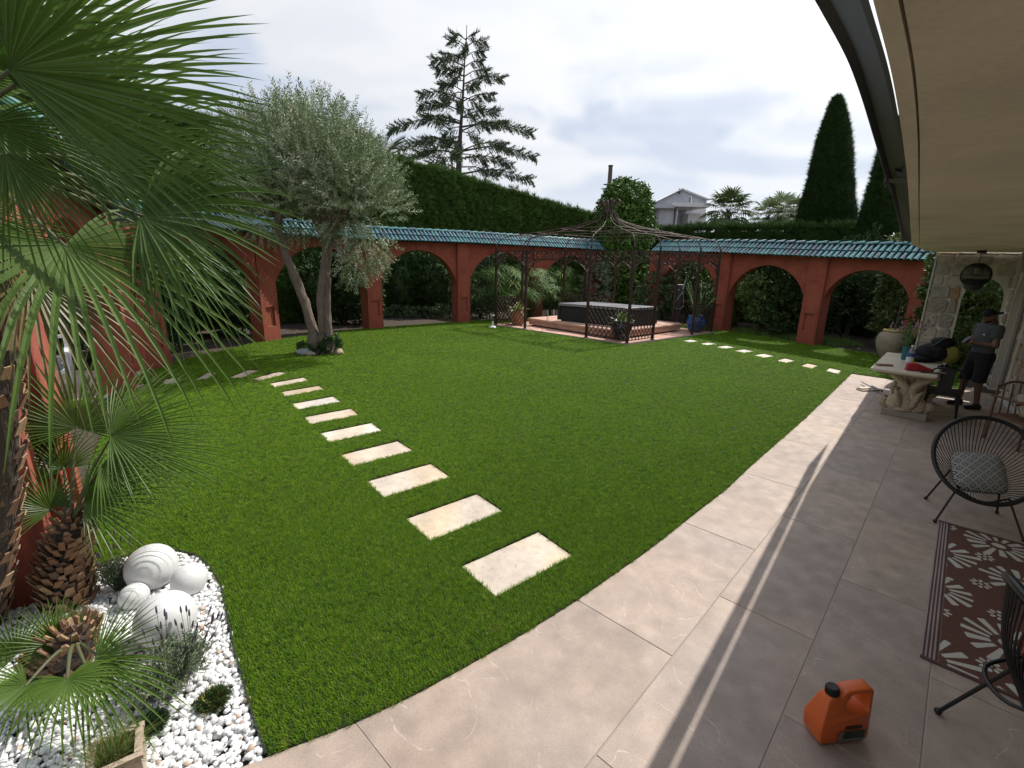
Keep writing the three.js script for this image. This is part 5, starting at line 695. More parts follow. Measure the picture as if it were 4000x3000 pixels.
  { const b = on(3655, 1412), o = thing('work_bag', 'black bag slumped over a yellow green cloth pouch on the table', 'bag', b), R = rng(311); const lump = (w, h, d, sd) => { const g = new THREE.IcosahedronGeometry(1, 4), p = g.attributes.position; for (let i = 0; i < p.count; i++) { const x = p.getX(i), y = p.getY(i), z = p.getZ(i), k = 0.82 + 0.4 * fbm(x * 2 + sd, y * 2 + z * 1.7 + sd, 0, sd, 3); p.setXYZ(i, x * w * k, Math.max(-0.9, y) * h * k, z * d * k); } g.computeVertexNormals(); return g; }; void R;
    part(o, 'bag', [lump(0.26, 0.17, 0.20, 3).translate(-0.10, 0.16, 0), lump(0.17, 0.10, 0.16, 9).translate(0.05, 0.34, 0), lump(0.2, 0.06, 0.14, 5).translate(-0.30, 0.06, 0.03)], mat([0.008, 0.008, 0.009], 0.85)); part(o, 'cloth_pouch', lump(0.15, 0.16, 0.15, 7).translate(0.12, 0.15, 0.10), mat([0.24, 0.24, 0.05], 0.85)); part(o, 'strap', tube([V(-0.2, 0.3, 0.1), V(-0.05, 0.42, 0.12), V(0.12, 0.42, 0.1), V(0.2, 0.3, 0.1)], 0.014, 16, 6), M.black); }
  // black dining chair tucked under the table
  { const o = thing('dining_chair', 'black metal dining chair pushed under the stone table', 'chair', T(10.55, 0.02)); o.rotation.y = TROT + Math.PI / 2; const bm = mat([0.010, 0.010, 0.011], 0.4); part(o, 'seat', rbox(0.44, 0.03, 0.42, 0.014, 0, 0.46, 0), bm); for (const [x, z] of [[-0.18, -0.17], [0.18, -0.17], [-0.18, 0.17], [0.18, 0.17]]) part(o, 'leg', limb([V(x, 0.45, z), V(x * 1.15, 0.22, z * 1.12), V(x * 1.3, 0, z * 1.25)], [0.032, 0.022, 0.013], 6, 8), bm); part(o, 'backrest', [tube([V(-0.20, 0.46, -0.19), V(-0.21, 0.68, -0.23), V(-0.17, 0.84, -0.27), V(0, 0.87, -0.29), V(0.17, 0.84, -0.27), V(0.21, 0.68, -0.23), V(0.20, 0.46, -0.19)], 0.014, 30, 8), rbox(0.18, 0.40, 0.012, 0.005, 0, 0.66, -0.245)], bm); part(o, 'apron', rbox(0.40, 0.05, 0.38, 0.01, 0, 0.425, 0), bm); }
  { const b = G(3470, 1402), o = thing('oil_jar', 'large pale clay jar with yellow glazed rim on the lawn edge', 'jar', V(b.x, 0, b.z)), s = 0.98; part(o, 'jar', lathe([[0, 0], [0.18, 0], [0.22, 0.04], [0.32, 0.25], [0.37, 0.45], [0.36, 0.60], [0.30, 0.72], [0.23, 0.78]].map(([x, y]) => [x * s, y * s]), 36), mat([0.40, 0.32, 0.22], 0.85, { map: rep(mottle, 2), bumpMap: rep(grain, 3), bumpScale: 0.004 })); part(o, 'rim', lathe([[0.20, 0.76], [0.25, 0.77], [0.265, 0.80], [0.25, 0.83], [0.20, 0.83], [0.18, 0.76]].map(([x, y]) => [x * s, y * s]), 36), mat([0.45, 0.36, 0.13], 0.4)); part(o, 'handle', tube([V(0.27, 0.74, 0), V(0.40, 0.70, 0), V(0.42, 0.58, 0), V(0.36, 0.52, 0)], 0.025, 14, 8), mat([0.42, 0.30, 0.18], 0.8)); part(o, 'soil', new THREE.CircleGeometry(0.2, 20).rotateX(-Math.PI / 2).translate(0, 0.78, 0), M.soil); part(o, 'young_stem', [limb([V(0, 0.75, 0), V(0.02, 1.2, 0), V(0.0, 1.6, 0.02)], [0.02, 0.016, 0.008], 8, 6)], M.bark); }
  { const b = Z(3578, 1298, -11.5), o = thing('canna_plant', 'canna with one glowing orange leaf beside the stone pillar', 'plant', V(b.x, 0, b.z)), om = mat([0.75, 0.20, 0.02], 0.5, { transmission: 0.5, thickness: 0 }), g = (L, w) => leaf(L, w, 0.15, 0.2); part(o, 'planter', rbox(0.36, 0.42, 0.36, 0.02, 0, 0.21, 0), mat([0.03, 0.04, 0.085], 0.5)); part(o, 'orange_leaf', aim(g(0.50, 0.11), V(-0.25, 1, 0.1), 0.4).translate(-0.02, b.y - 0.15, 0), om); part(o, 'dark_leaf', [aim(g(0.5, 0.1), V(0.5, 0.8, 0.2), 1).translate(0, 0.6, 0), aim(g(0.45, 0.1), V(0.2, 0.7, 0.6), 2).translate(0, 0.55, 0), bar(V(0, 0.4, 0), V(-0.05, 0.8, 0), 0.015)], mat([0.06, 0.025, 0.02], 0.5)); }
  shrub('lavender_bush', 'pale flowering lavender beside the oil jar', 'lavender', (() => { const b = G(3560, 1395); return V(b.x, 0, b.z); })(), [[0, 0.45, 0, 0.5, 0.4, 0.4]], 420, [0.20, 0.20, 0.16], 321, { size: 0.5 });
  // offcuts and sticks on the paving
  { const b = G(3385, 1525), o = thing('timber_offcuts', 'flat white offcut blocks lying on the far paving', 'offcuts', V(b.x, 0, b.z)); part(o, 'block', rbox(0.36, 0.03, 0.16, 0.004, 0, 0.016, 0), M.trav[2]); part(o, 'block', rbox(0.22, 0.025, 0.12, 0.004, -0.05, 0.045, -0.02), M.trav[0]); o.rotation.y = 0.2; const mk = (x0, y0, x1, y1, w, lb) => { const p = G(x0, y0, 0.03), q = G(x1, y1, 0.02), s = thing('metal_stake', lb, 'stake', p.clone().setY(0.0)); const d = q.clone().sub(p); part(s, 'rod', box(d.length(), w, w * 1.6).rotateY(Math.atan2(-d.z, d.x)).translate(d.x / 2, 0.055, d.z / 2), mat([0.25, 0.24, 0.22], 0.5)); part(s, 'tip', new THREE.ConeGeometry(w, w * 4, 6).rotateZ(Math.PI / 2).rotateY(Math.atan2(-d.z, d.x)).translate(d.x, 0.055, d.z), M.darkGrey); }; mk(3366, 1496, 3428, 1531, 0.018, 'thin metal stake leaning across the offcuts'); mk(3402, 1512, 3440, 1532, 0.022, 'short flat stake beside the offcuts'); }
}

// ---------------------------------------------------------------- rug, string chairs, canister
{
  const c = document.createElement('canvas'); c.width = 1024; c.height = 1024; const g = c.getContext('2d'); g.fillStyle = '#5c3a2f'; g.fillRect(0, 0, 1024, 1024); const R = rng(401);
  const petal = (x, y, a, r0, r1, w) => { g.save(); g.translate(x, y); g.rotate(a); g.beginPath(); g.moveTo(r0, -w * 0.55); g.lineTo(r1 - w * 0.4, -w); g.quadraticCurveTo(r1 + w * 0.3, -w * 0.9, r1, 0); g.quadraticCurveTo(r1 + w * 0.3, w * 0.9, r1 - w * 0.4, w); g.lineTo(r0, w * 0.55); g.closePath(); g.fill(); g.restore(); };
  g.fillStyle = '#bcb9ac';
  const flower = (x, y, s) => { g.beginPath(); g.ellipse(x, y, 24 * s, 20 * s, 0.3, 0, 7); g.fill(); for (let i = 0; i < 14; i++) petal(x, y, i / 14 * 6.283 + 0.1, 44 * s, (104 + R() * 34) * s, (9 + R() * 5) * s); };
  const small = (x, y, s) => { g.beginPath(); g.ellipse(x, y, 9 * s, 8 * s, 0, 0, 7); g.fill(); for (let i = 0; i < 8; i++) { const a = i / 8 * 6.283; g.beginPath(); g.ellipse(x + Math.cos(a) * 30 * s, y + Math.sin(a) * 30 * s, 12 * s, 8 * s, a, 0, 7); g.fill(); } };
  for (const ox of [-1024, 0, 1024]) for (const oy of [-1024, 0, 1024]) { for (const [x, y, s] of [[190, 170, 1.15], [620, 120, 1.0], [420, 430, 1.2], [860, 400, 1.15], [170, 690, 1.2], [620, 720, 1.15], [930, 800, 1.05], [400, 960, 1.0]]) flower(x + ox, y + oy, s * 1.12); for (const [x, y] of [[410, 200], [640, 330], [200, 420], [400, 690], [800, 610], [780, 950], [190, 930], [840, 180], [560, 520], [1010, 580]]) small(x + ox, y + oy, 1); }
  for (let i = 0; i < 26000; i++) { g.fillStyle = R() > 0.5 ? 'rgba(0,0,0,0.05)' : 'rgba(255,255,255,0.04)'; g.fillRect(R() * 1024, Math.floor(R() * 256) * 4, 8, 2); }
  const rt = new THREE.CanvasTexture(c); rt.colorSpace = THREE.SRGBColorSpace; rt.wrapS = rt.wrapT = THREE.RepeatWrapping;
  const a = G(3642, 2030), b = G(3627, 2578), s0 = sOf(b), s1 = sOf(a), o0 = (oOf(a) + oOf(b)) / 2, Ls = s1 - s0, Wd = 1.35, rug = thing('outdoor_rug', 'woven outdoor rug with white daisies on rust brown', 'rug', T((s0 + s1) / 2, o0 + Wd / 2)); rug.rotation.y = TROT;
  const weave = rep(tex(64, 64, (u, v) => { const k = 0.5 + 0.5 * Math.sin(u * 6.283 * 8) * Math.cos(v * 6.283 * 8); return [k, k, k]; }, false), 14);
  const field = new THREE.BoxGeometry(Ls - 0.03, 0.006, Wd - 0.14).translate(0, 0.0045, 0.02); { const uv = field.attributes.uv, p = field.attributes.position; for (let i = 0; i < uv.count; i++) uv.setXY(i, p.getZ(i) / 1.6, p.getX(i) / 1.6); }
  part(rug, 'field', field, mat([1, 1, 1], 0.9, { map: rt, bumpMap: weave, bumpScale: 0.002 }));
  const st1 = mat([0.13, 0.05, 0.038], 0.9, { bumpMap: weave, bumpScale: 0.002 }), st2 = mat([0.42, 0.36, 0.35], 0.9, { bumpMap: weave, bumpScale: 0.002 });
  for (let k = 0; k < 8; k++) part(rug, 'border_stripe', box(Ls, 0.0085, 0.0098, 0, 0.0045, -Wd / 2 + 0.005 + k * 0.0103), k % 2 ? st1 : st2);
  for (const sd of [-1, 1]) part(rug, 'bound_hem', rbox(0.025, 0.012, Wd, 0.004, sd * (Ls / 2 + 0.002), 0.007, 0.0), mat([0.10, 0.05, 0.04], 0.9));
}
function stringChair(label, pos, turn, tiltBack, cushionTex) {
  const t = thing('string_chair', label, 'chair', pos, turn, 'black string chairs'), R = 0.40, rim = [], cy = 0.64, pl = mat([0.010, 0.010, 0.011], 0.45), N = 64;
  // the rim lies in a plane tipped back by tiltBack; the seat faces +z
  const q = new THREE.Quaternion().setFromAxisAngle(V(1, 0, 0), -tiltBack), onRim = (a, k = 1, dz = 0) => V(Math.cos(a) * R * k * 0.98, Math.sin(a) * R * k * 1.08, dz).applyQuaternion(q).add(V(0, cy, 0));
  for (let i = 0; i < 40; i++) rim.push(onRim(i / 40 * 6.283)); part(t, 'rim', tube(rim, 0.021, 90, 8, true), pl);
  const small = (a) => V(Math.cos(a) * 0.10, -0.16 + Math.sin(a) * 0.07, -0.27).applyQuaternion(q).add(V(0, cy, 0)), hoop = []; for (let i = 0; i < 16; i++) hoop.push(small(i / 16 * 6.283)); part(t, 'inner_hoop', tube(hoop, 0.009, 30, 6, true), pl);
  const cords = []; for (let i = 0; i < N; i++) { const a = i / N * 6.283, p = onRim(a, 0.99), e = small(a), m = p.clone().lerp(e, 0.5).add(V(0, 0, -0.05).applyQuaternion(q)); cords.push(tube([p, m, e], 0.0038, 6, 4)); } part(t, 'cords', cords, pl);
  const foot = [[-0.30, 0.27], [0.30, 0.27], [-0.27, -0.30], [0.27, -0.30]];
  foot.forEach(([x, z], i) => { const hip = V(x * 0.62, cy - (i < 2 ? 0.30 : 0.10), z < 0 ? -0.10 : 0.14), f = V(x * 1.05, 0.012, z); part(t, 'leg', [bar(hip, f, 0.0095, 8)], pl); part(t, 'foot_cap', new THREE.SphereGeometry(0.018, 10, 8).translate(f.x, 0.018, f.z), pl); });
  part(t, 'leg_frame', [tube([V(-0.19, cy - 0.10, -0.10), V(-0.10, cy - 0.16, -0.27), V(0.10, cy - 0.16, -0.27), V(0.19, cy - 0.10, -0.10)], 0.0095, 16, 6), tube([V(-0.19, cy - 0.30, 0.14), V(0, cy - 0.36, 0.2), V(0.19, cy - 0.30, 0.14)], 0.0095, 12, 6)], pl);
  return t;
}
function cushion(label, pos, q, w, tx, col) {
  const g = new THREE.SphereGeometry(1, 36, 24), p = g.attributes.position, uv = g.attributes.uv, se = (x, k) => Math.sign(x) * Math.pow(Math.abs(x), k); for (let i = 0; i < p.count; i++) { const x = p.getX(i), y = p.getY(i), z = p.getZ(i), X = se(x, 0.42), Y = se(y, 0.42), th = 0.30 * Math.pow(Math.max(0, 1 - X * X * 0.9), 0.4) * Math.pow(Math.max(0, 1 - Y * Y * 0.9), 0.4); p.setXYZ(i, X * w / 2, Y * w / 2, Math.sign(z) * Math.pow(Math.abs(z), 0.6) * th * w * (1 + 0.18 * (fbm(X * 2 + 9, Y * 2 + 4, 0, 71, 3) - 0.5))); uv.setXY(i, X * 0.5 + 0.5, Y * 0.5 + 0.5); } g.computeVertexNormals();
  const t = thing('cushion', label, 'cushion', pos); t.quaternion.copy(q); part(t, 'cover', g, mat(col, 0.95, { map: tx, bumpMap: rep(grain, 8), bumpScale: 0.002 })); part(t, 'piping', tube(Array.from({ length: 40 }, (_, i) => { const a = i / 40 * 6.283; return V(se(Math.cos(a), 0.42) * w / 2, se(Math.sin(a), 0.42) * w / 2, 0); }), 0.004, 80, 5, true), M.black); return t;
}
{
  const cv = document.createElement('canvas'); cv.width = cv.height = 512; const g = cv.getContext('2d'); g.fillStyle = '#15161a'; g.fillRect(0, 0, 512, 512); g.strokeStyle = '#b9b9b4'; for (let i = -1; i < 7; i++) for (let j = -1; j < 12; j++) for (const [r, w] of [[42, 10], [16, 9]]) { const x = i * 102 + (j % 2 ? 51 : 0), y = j * 51; g.lineWidth = w; g.beginPath(); g.moveTo(x, y - r); g.lineTo(x + r, y); g.lineTo(x, y + r); g.lineTo(x - r, y); g.closePath(); g.stroke(); }
  const dt = new THREE.CanvasTexture(cv); dt.colorSpace = THREE.SRGBColorSpace;
  const f = [[3693, 1952], [3678, 2060], [3853, 1992], [3925, 2125]].map(([x, y]) => G(x, y)), c = f.reduce((a, p) => a.add(p.clone().multiplyScalar(0.25)), V(0, 0, 0)); c.y = 0;
  // the seat looks towards the viewer and the lawn
  const yaw = Math.atan2(-c.x, -c.z) + 0.30; stringChair('black string chair holding a diamond patterned cushion', c, yaw, 0.62).scale.setScalar(1.0);
  const fw = V(Math.sin(yaw), 0, Math.cos(yaw)), rt = V(Math.cos(yaw), 0, -Math.sin(yaw)); const cq = new THREE.Quaternion().setFromEuler(new THREE.Euler(-0.72, yaw, 0.12, 'YXZ'));
  cushion('black and white diamond patterned cushion in the string chair', c.clone().addScaledVector(rt, -0.03).addScaledVector(fw, 0.01).setY(0.50), cq, 0.40, dt, [0.9, 0.9, 0.88]);
  const f2 = [G(3698, 2507), G(3800, 2870)], m2 = G(3850, 2450, 0.80).add(V(0.36, 0, 0.14)); m2.y = 0; void f2;
  const yaw2 = 1.15; const ch = stringChair('black string chair on the rug with its back to the lawn', m2, yaw2, 0.72); ch.scale.setScalar(1.05);
  const cv2 = document.createElement('canvas'); cv2.width = cv2.height = 256; const g2 = cv2.getContext('2d'); g2.fillStyle = '#7a2a18'; g2.fillRect(0, 0, 256, 256); g2.strokeStyle = '#b98a72'; g2.lineWidth = 4; const R = rng(431); for (let i = 0; i < 60; i++) { g2.beginPath(); g2.arc(R() * 256, R() * 256, 6 + R() * 12, R() * 6, R() * 6 + 3); g2.stroke(); } const t2 = new THREE.CanvasTexture(cv2); t2.colorSpace = THREE.SRGBColorSpace;
  cushion('rust patterned cushion in the chair on the rug', m2.clone().addScaledVector(TN, -0.02).setY(0.60), new THREE.Quaternion().setFromEuler(new THREE.Euler(-0.7, yaw2, 0, 'YXZ')), 0.42, t2, [0.9, 0.9, 0.9]);
  // slim wooden armchair by the wall
  const p3 = G(3985, 1740); const w = thing('wooden_armchair', 'slim brown wooden armchair with a white print cushion by the wall', 'chair', V(p3.x, 0, p3.z)); w.rotation.y = TROT - 0.9; const wd = mat([0.12, 0.055, 0.03], 0.55); for (const [x, z, h] of [[-0.27, 0.27, 0.64], [0.27, 0.27, 0.64], [-0.27, -0.27, 0.80], [0.27, -0.27, 0.80]]) part(w, 'leg', bar(V(x, 0, z), V(x, h, z * 0.95), 0.016, 8), wd); for (const x of [-0.27, 0.27]) part(w, 'armrest', rbox(0.05, 0.025, 0.62, 0.01, x, 0.65, 0), wd); part(w, 'seat', [rbox(0.54, 0.03, 0.54, 0.01, 0, 0.38, 0)], wd); part(w, 'backrest', [tube([V(-0.27, 0.80, -0.26), V(0, 0.86, -0.31), V(0.27, 0.80, -0.26)], 0.018, 12, 8), ...[-0.16, -0.05, 0.05, 0.16].map((x) => bar(V(x, 0.38, -0.26), V(x, 0.83, -0.29), 0.010, 6))], wd);
  const cv3 = document.createElement('canvas'); cv3.width = cv3.height = 128; const g3 = cv3.getContext('2d'); g3.fillStyle = '#b5ab9c'; g3.fillRect(0, 0, 128, 128); g3.fillStyle = '#6a2018'; const R3 = rng(441); for (let i = 0; i < 40; i++) { g3.beginPath(); g3.ellipse(R3() * 128, R3() * 128, 4, 7, R3() * 6, 0, 7); g3.fill(); } const t3 = new THREE.CanvasTexture(cv3); t3.colorSpace = THREE.SRGBColorSpace; cushion('white cushion with dark red print on the wooden armchair', V(p3.x, 0.58, p3.z), new THREE.Quaternion().setFromEuler(new THREE.Euler(-0.5, TROT - 0.9, 0, 'YXZ')), 0.36, t3, [0.9, 0.88, 0.85]);
}
{ // orange canister
  const a = G(3170, 2872), b = G(3345, 2852), m = a.clone().lerp(b, 0.5), t = thing('orange_canister', 'orange plastic canister with black cap standing on the paving', 'canister', V(m.x, 0, m.z)), d = b.clone().sub(a); t.rotation.y = Math.atan2(-d.z, d.x); t.scale.setScalar(0.93);
  const s = new THREE.Shape(); s.moveTo(-0.13, 0.0); s.lineTo(0.115, 0.0); s.quadraticCurveTo(0.135, 0, 0.138, 0.02); s.lineTo(0.148, 0.27); s.quadraticCurveTo(0.15, 0.305, 0.118, 0.307); s.lineTo(0.005, 0.302); s.quadraticCurveTo(-0.014, 0.300, -0.025, 0.282); s.lineTo(-0.045, 0.262); s.lineTo(-0.095, 0.262); s.quadraticCurveTo(-0.11, 0.255, -0.118, 0.235); s.lineTo(-0.150, 0.115); s.quadraticCurveTo(-0.155, 0.09, -0.153, 0.07); s.lineTo(-0.146, 0.015); s.quadraticCurveTo(-0.145, 0, -0.13, 0); s.closePath();
  const h = new THREE.Path(); h.moveTo(0.0, 0.185); h.quadraticCurveTo(-0.026, 0.205, -0.014, 0.238); h.lineTo(0.012, 0.277); h.quadraticCurveTo(0.022, 0.291, 0.040, 0.291); h.lineTo(0.112, 0.294); h.quadraticCurveTo(0.133, 0.293, 0.131, 0.270); h.lineTo(0.124, 0.205); h.quadraticCurveTo(0.120, 0.182, 0.10, 0.181); h.closePath(); s.holes.push(h);
  const om = mat([0.62, 0.115, 0.016], 0.45, { clearcoat: 0.15, clearcoatRoughness: 0.4, bumpMap: rep(grain, 8), bumpScale: 0.0006 });
  const body = new THREE.ExtrudeGeometry(s, { depth: 0.075, bevelEnabled: true, bevelSize: 0.008, bevelThickness: 0.030, bevelSegments: 6, curveSegments: 8 }).translate(0, 0.02, -0.0375); { const p = body.attributes.position; for (let i = 0; i < p.count; i++) { const y = p.getY(i), k = y > 0.2 ? lerp(1, 0.55, clamp((y - 0.2) / 0.07)) : 1; p.setZ(i, p.getZ(i) * k); } } const bodyG = toCreasedNormals(body, 0.7);
  part(t, 'body', bodyG, om); part(t, 'cap', [new THREE.CylinderGeometry(0.031, 0.033, 0.045, 28).rotateZ(0.10).translate(-0.076, 0.312, 0), new THREE.CylinderGeometry(0.027, 0.031, 0.006, 28).rotateZ(0.10).translate(-0.0785, 0.337, 0)], mat([0.012, 0.013, 0.014], 0.55)); { const rb = []; for (let i = 0; i < 26; i++) { const f = i / 26 * 6.283; rb.push(box(0.003, 0.036, 0.003).translate(Math.cos(f) * 0.033, 0, Math.sin(f) * 0.033)); } part(t, 'cap_grip', merge(rb).rotateZ(0.10).translate(-0.076, 0.310, 0), mat([0.012, 0.013, 0.014], 0.5)); }
  part(t, 'neck', new THREE.CylinderGeometry(0.034, 0.042, 0.035, 24).rotateZ(0.10).translate(-0.073, 0.278, 0), om);
  const c = document.createElement('canvas'); c.width = 256; c.height = 160; const g = c.getContext('2d'); g.fillStyle = '#5d625c'; g.fillRect(0, 0, 256, 160); g.fillStyle = '#0f2a20'; g.fillRect(48, 8, 196, 116); g.fillStyle = '#9aa09a'; const R = rng(451); for (let y = 132; y < 156; y += 6) for (let x = 10; x < 246;) { const w = 3 + R() * 12; g.fillRect(x, y, w, 2.4); x += w + 4; } for (let y = 14; y < 120; y += 7) g.fillRect(8, y, 12 + R() * 20, 2.5); g.strokeStyle = 'rgba(160,180,165,0.35)'; for (let i = 0; i < 14; i++) { g.beginPath(); g.moveTo(60 + R() * 180, 20 + R() * 90); g.lineTo(60 + R() * 180, 20 + R() * 90); g.stroke(); } const tx = new THREE.CanvasTexture(c); tx.colorSpace = THREE.SRGBColorSpace;
  part(t, 'label', new THREE.PlaneGeometry(0.165, 0.068).translate(0.035, 0.062, 0.0725), mat([1, 1, 1], 0.45, { map: tx })); part(t, 'recess_panel', rbox(0.10, 0.018, 0.004, 0.0015, 0.035, 0.118, 0.0715), M.black);
}

// ---------------------------------------------------------------- pebble bed with globes, palms and small plants
{
  const R = rng(501), geos = [0, 1, 2, 3].map((k) => { const g = mergeVertices(new THREE.IcosahedronGeometry(1, 2).deleteAttribute('uv').deleteAttribute('normal')), p = g.attributes.position; for (let i = 0; i < p.count; i++) { const x = p.getX(i), y = p.getY(i), z = p.getZ(i), q = 0.80 + 0.42 * vn(x * 1.6 + k * 9 + 5, y * 1.6 + z * 1.3 + 7, 0, 60 + k); p.setXYZ(i, x * q * 1.25, y * q * 0.72, z * q * 0.95); } g.computeVertexNormals(); return g; });
  const pm = mat([1, 1, 1], 0.55, { bumpMap: rep(grain, 2), bumpScale: 0.001 }), it = [[], [], [], []], xs = bed.map((p) => p[0]), zs = bed.map((p) => p[1]);
  const far = bed.slice(0, bedEdge.length);
  for (let layer = 0; layer < 3; layer++) for (let x = Math.min(...xs); x < Math.max(...xs); x += 0.026) for (let z = Math.min(...zs); z < Math.max(...zs); z += 0.026) {
    if (R() > 0.62) continue; const X = x + (R() - 0.5) * 0.026, Zz = z + (R() - 0.5) * 0.026; if (!inside(bed, X, Zz) || Math.abs(X) > -Zz * 1.15 + 1.2) continue;
    const s = 0.0095 + R() * 0.0095, k = 0.66 + 0.16 * R(), c = R() < 0.03 ? rgb(0.55 * k, 0.42 * k, 0.32 * k) : rgb(k, k, k * (0.985 + R() * 0.02)); it[Math.floor(R() * 4)].push([V(X, -0.030 + layer * 0.013 + R() * 0.008, Zz), new THREE.Quaternion().setFromEuler(new THREE.Euler((R() - 0.5) * 0.9, R() * 6.28, (R() - 0.5) * 0.9)), s, c]);
  }
  void far; const gr = thing('pebble_bed', 'bed of white marble pebbles round the palms and globes', 'pebbles'); gr.userData.kind = 'stuff'; it.forEach((l, i) => scatter(gr, 'pebbles', geos[i], pm, l));
  const e = thing('bed_edging', 'thin black edging strip between lawn and white pebbles', 'edging'); part(e, 'strip', quadStrip((() => { const c = new THREE.CatmullRomCurve3(bedEdge.slice(0, 12).map(([x, z]) => V(x, 0, z))), rows = []; for (let i = 0; i <= 90; i++) { const p = c.getPointAt(i / 90), tn = c.getTangentAt(i / 90), n = V(-tn.z, 0, tn.x).multiplyScalar(0.005); rows.push([p.clone().sub(n).setY(-0.05), p.clone().sub(n).setY(0.020), p.clone().add(n).setY(0.020), p.clone().add(n).setY(-0.05)]); } return rows; })()), M.black);
}
const camAxis = V(0, -Math.sin(PITCH), -Math.cos(PITCH)), depthOf = (p) => p.clone().sub(V(0, EYE, 0)).dot(camAxis);
{
  const gm = mat([0.64, 0.64, 0.63], 0.48, { bumpMap: rep(lumps, 2), bumpScale: 0.002 });
  const globe = (px, py, rpx, lb, ribs) => { let r = 0.2, c; for (let i = 0; i < 6; i++) { c = G(px, py, r - 0.03); r = rpx * 0.93 / F * depthOf(c); } const t = thing('globe_lamp', lb, 'globe lamp', V(c.x, 0, c.z), 0, 'frosted globe lamps'); const g = new THREE.SphereGeometry(r, 56, 40); if (ribs) { const p = g.attributes.position; for (let i = 0; i < p.count; i++) { const v = V(p.getX(i), p.getY(i), p.getZ(i)).normalize(), u = v.clone().applyAxisAngle(V(0.35, 0.2, 0.9).normalize(), 0.9), k = 1 + (ribs === 2 ? 0.004 * Math.sin(u.y * 46) : -0.0008 * Math.pow(Math.max(0, Math.sin(u.y * 17 + u.x * 2)), 8) * step(0.0, 0.6, v.z + 0.4)); p.setXYZ(i, v.x * r * k, v.y * r * k, v.z * r * k); } g.computeVertexNormals(); } part(t, 'globe', g.translate(0, r - 0.03, 0), gm); part(t, 'foot', new THREE.CylinderGeometry(r * 0.42, r * 0.45, 0.03, 24).translate(0, -0.008, 0), M.black); return t; };
  globe(592, 2215, 94, 'big ribbed frosted globe lamp against the lawn edging', 1); globe(738, 2266, 66, 'smallest plain white globe lamp on the pebbles'); globe(648, 2418, 112, 'largest smooth frosted globe lamp behind the lavender'); globe(524, 2330, 54, 'small striped white globe lamp between two larger globes', 2);
}
// ---- palms
M.palm = mat([0.105, 0.185, 0.030], 0.42, { transmission: 0.46, thickness: 0, specularIntensity: 0.45 }); M.stalk = mat([0.085, 0.09, 0.04], 0.6); M.dry = [[0.30, 0.17, 0.09], [0.23, 0.13, 0.075], [0.40, 0.26, 0.15], [0.16, 0.10, 0.065]].map((c) => mat(c, 0.9, { bumpMap: rep(barkTex, 3), bumpScale: 0.004 }));
const baseGeo = (() => { const s = new THREE.Shape([[-0.045, 0], [0.045, 0], [0.034, 0.06], [0.030, 0.10], [-0.026, 0.115], [-0.034, 0.06]].map((q) => new THREE.Vector2(...q))); return new THREE.ExtrudeGeometry(s, { depth: 0.016, bevelEnabled: false }).translate(0, 0, -0.008); })();
function scalyTrunk(t, R, pts, radii, n, sc = 1) {
  const rl = radii[radii.length - 1], pe = pts[pts.length - 1]; part(t, 'trunk', [limb(pts, radii.map((r) => r * 0.86), 20, 12, 0.12, 9), new THREE.SphereGeometry(rl * 0.9, 14, 10).translate(pe.x, pe.y, pe.z)], M.darkBark);
  for (let i = 0; i < 26; i++) { const a = i * 2.399, k = rl * Math.sqrt(i / 26), o = V(Math.cos(a), 0, Math.sin(a)), m = part(t, 'leaf_base', baseGeo, M.dry[Math.floor(R() * 4)], pe.clone().addScaledVector(o, k).add(V(0, rl * 0.75 * Math.sqrt(1 - (k / rl) ** 2), 0))), bx = V(-o.z, 0, o.x), by = V(o.x * k / rl * 0.9, 1, o.z * k / rl * 0.9).normalize(); m.quaternion.setFromRotationMatrix(new THREE.Matrix4().makeBasis(bx, by, bx.clone().cross(by))); m.scale.set(0.6 * sc, (0.7 + 0.5 * R()) * sc, 0.7); } const c = new THREE.CatmullRomCurve3(pts);
  for (let i = 0; i < n; i++) { const u = 0.03 + 0.95 * i / n, a = i * 2.399 + R() * 0.3, p = c.getPointAt(u), k = u * (radii.length - 1), j = Math.min(radii.length - 2, Math.floor(k)), r = lerp(radii[j], radii[j + 1], k - j) * 0.93, o = V(Math.cos(a), 0, Math.sin(a)), m = part(t, 'leaf_base', baseGeo, M.dry[Math.floor(R() * 4)], p.clone().addScaledVector(o, r)); { const bx = V(-o.z, 0, o.x), by = V(o.x * 0.45, 0.89, o.z * 0.45).normalize(); m.quaternion.setFromRotationMatrix(new THREE.Matrix4().makeBasis(bx, by, bx.clone().cross(by))); } m.scale.set(sc * (0.7 + 0.6 * R()), sc * (0.7 + 0.9 * R()), sc * 0.7); m.rotateZ((R() - 0.5) * 0.5); }
  const hair = []; for (let i = 0; i < n * 5; i++) { const u = R(), a = R() * 6.283, p = c.getPointAt(u), k = u * (radii.length - 1), j = Math.min(radii.length - 2, Math.floor(k)), r = lerp(radii[j], radii[j + 1], k - j) * 0.9, o = V(Math.cos(a), 0, Math.sin(a)), q = p.clone().addScaledVector(o, r); hair.push(needle(q, q.clone().addScaledVector(o, 0.02 + R() * 0.05).add(V((R() - 0.5) * 0.06, (R() - 0.35) * 0.12, (R() - 0.5) * 0.06)), 0.0022)); }
  part(t, 'fibre', hair, M.dry[1]).userData.kind = 'stuff';
}
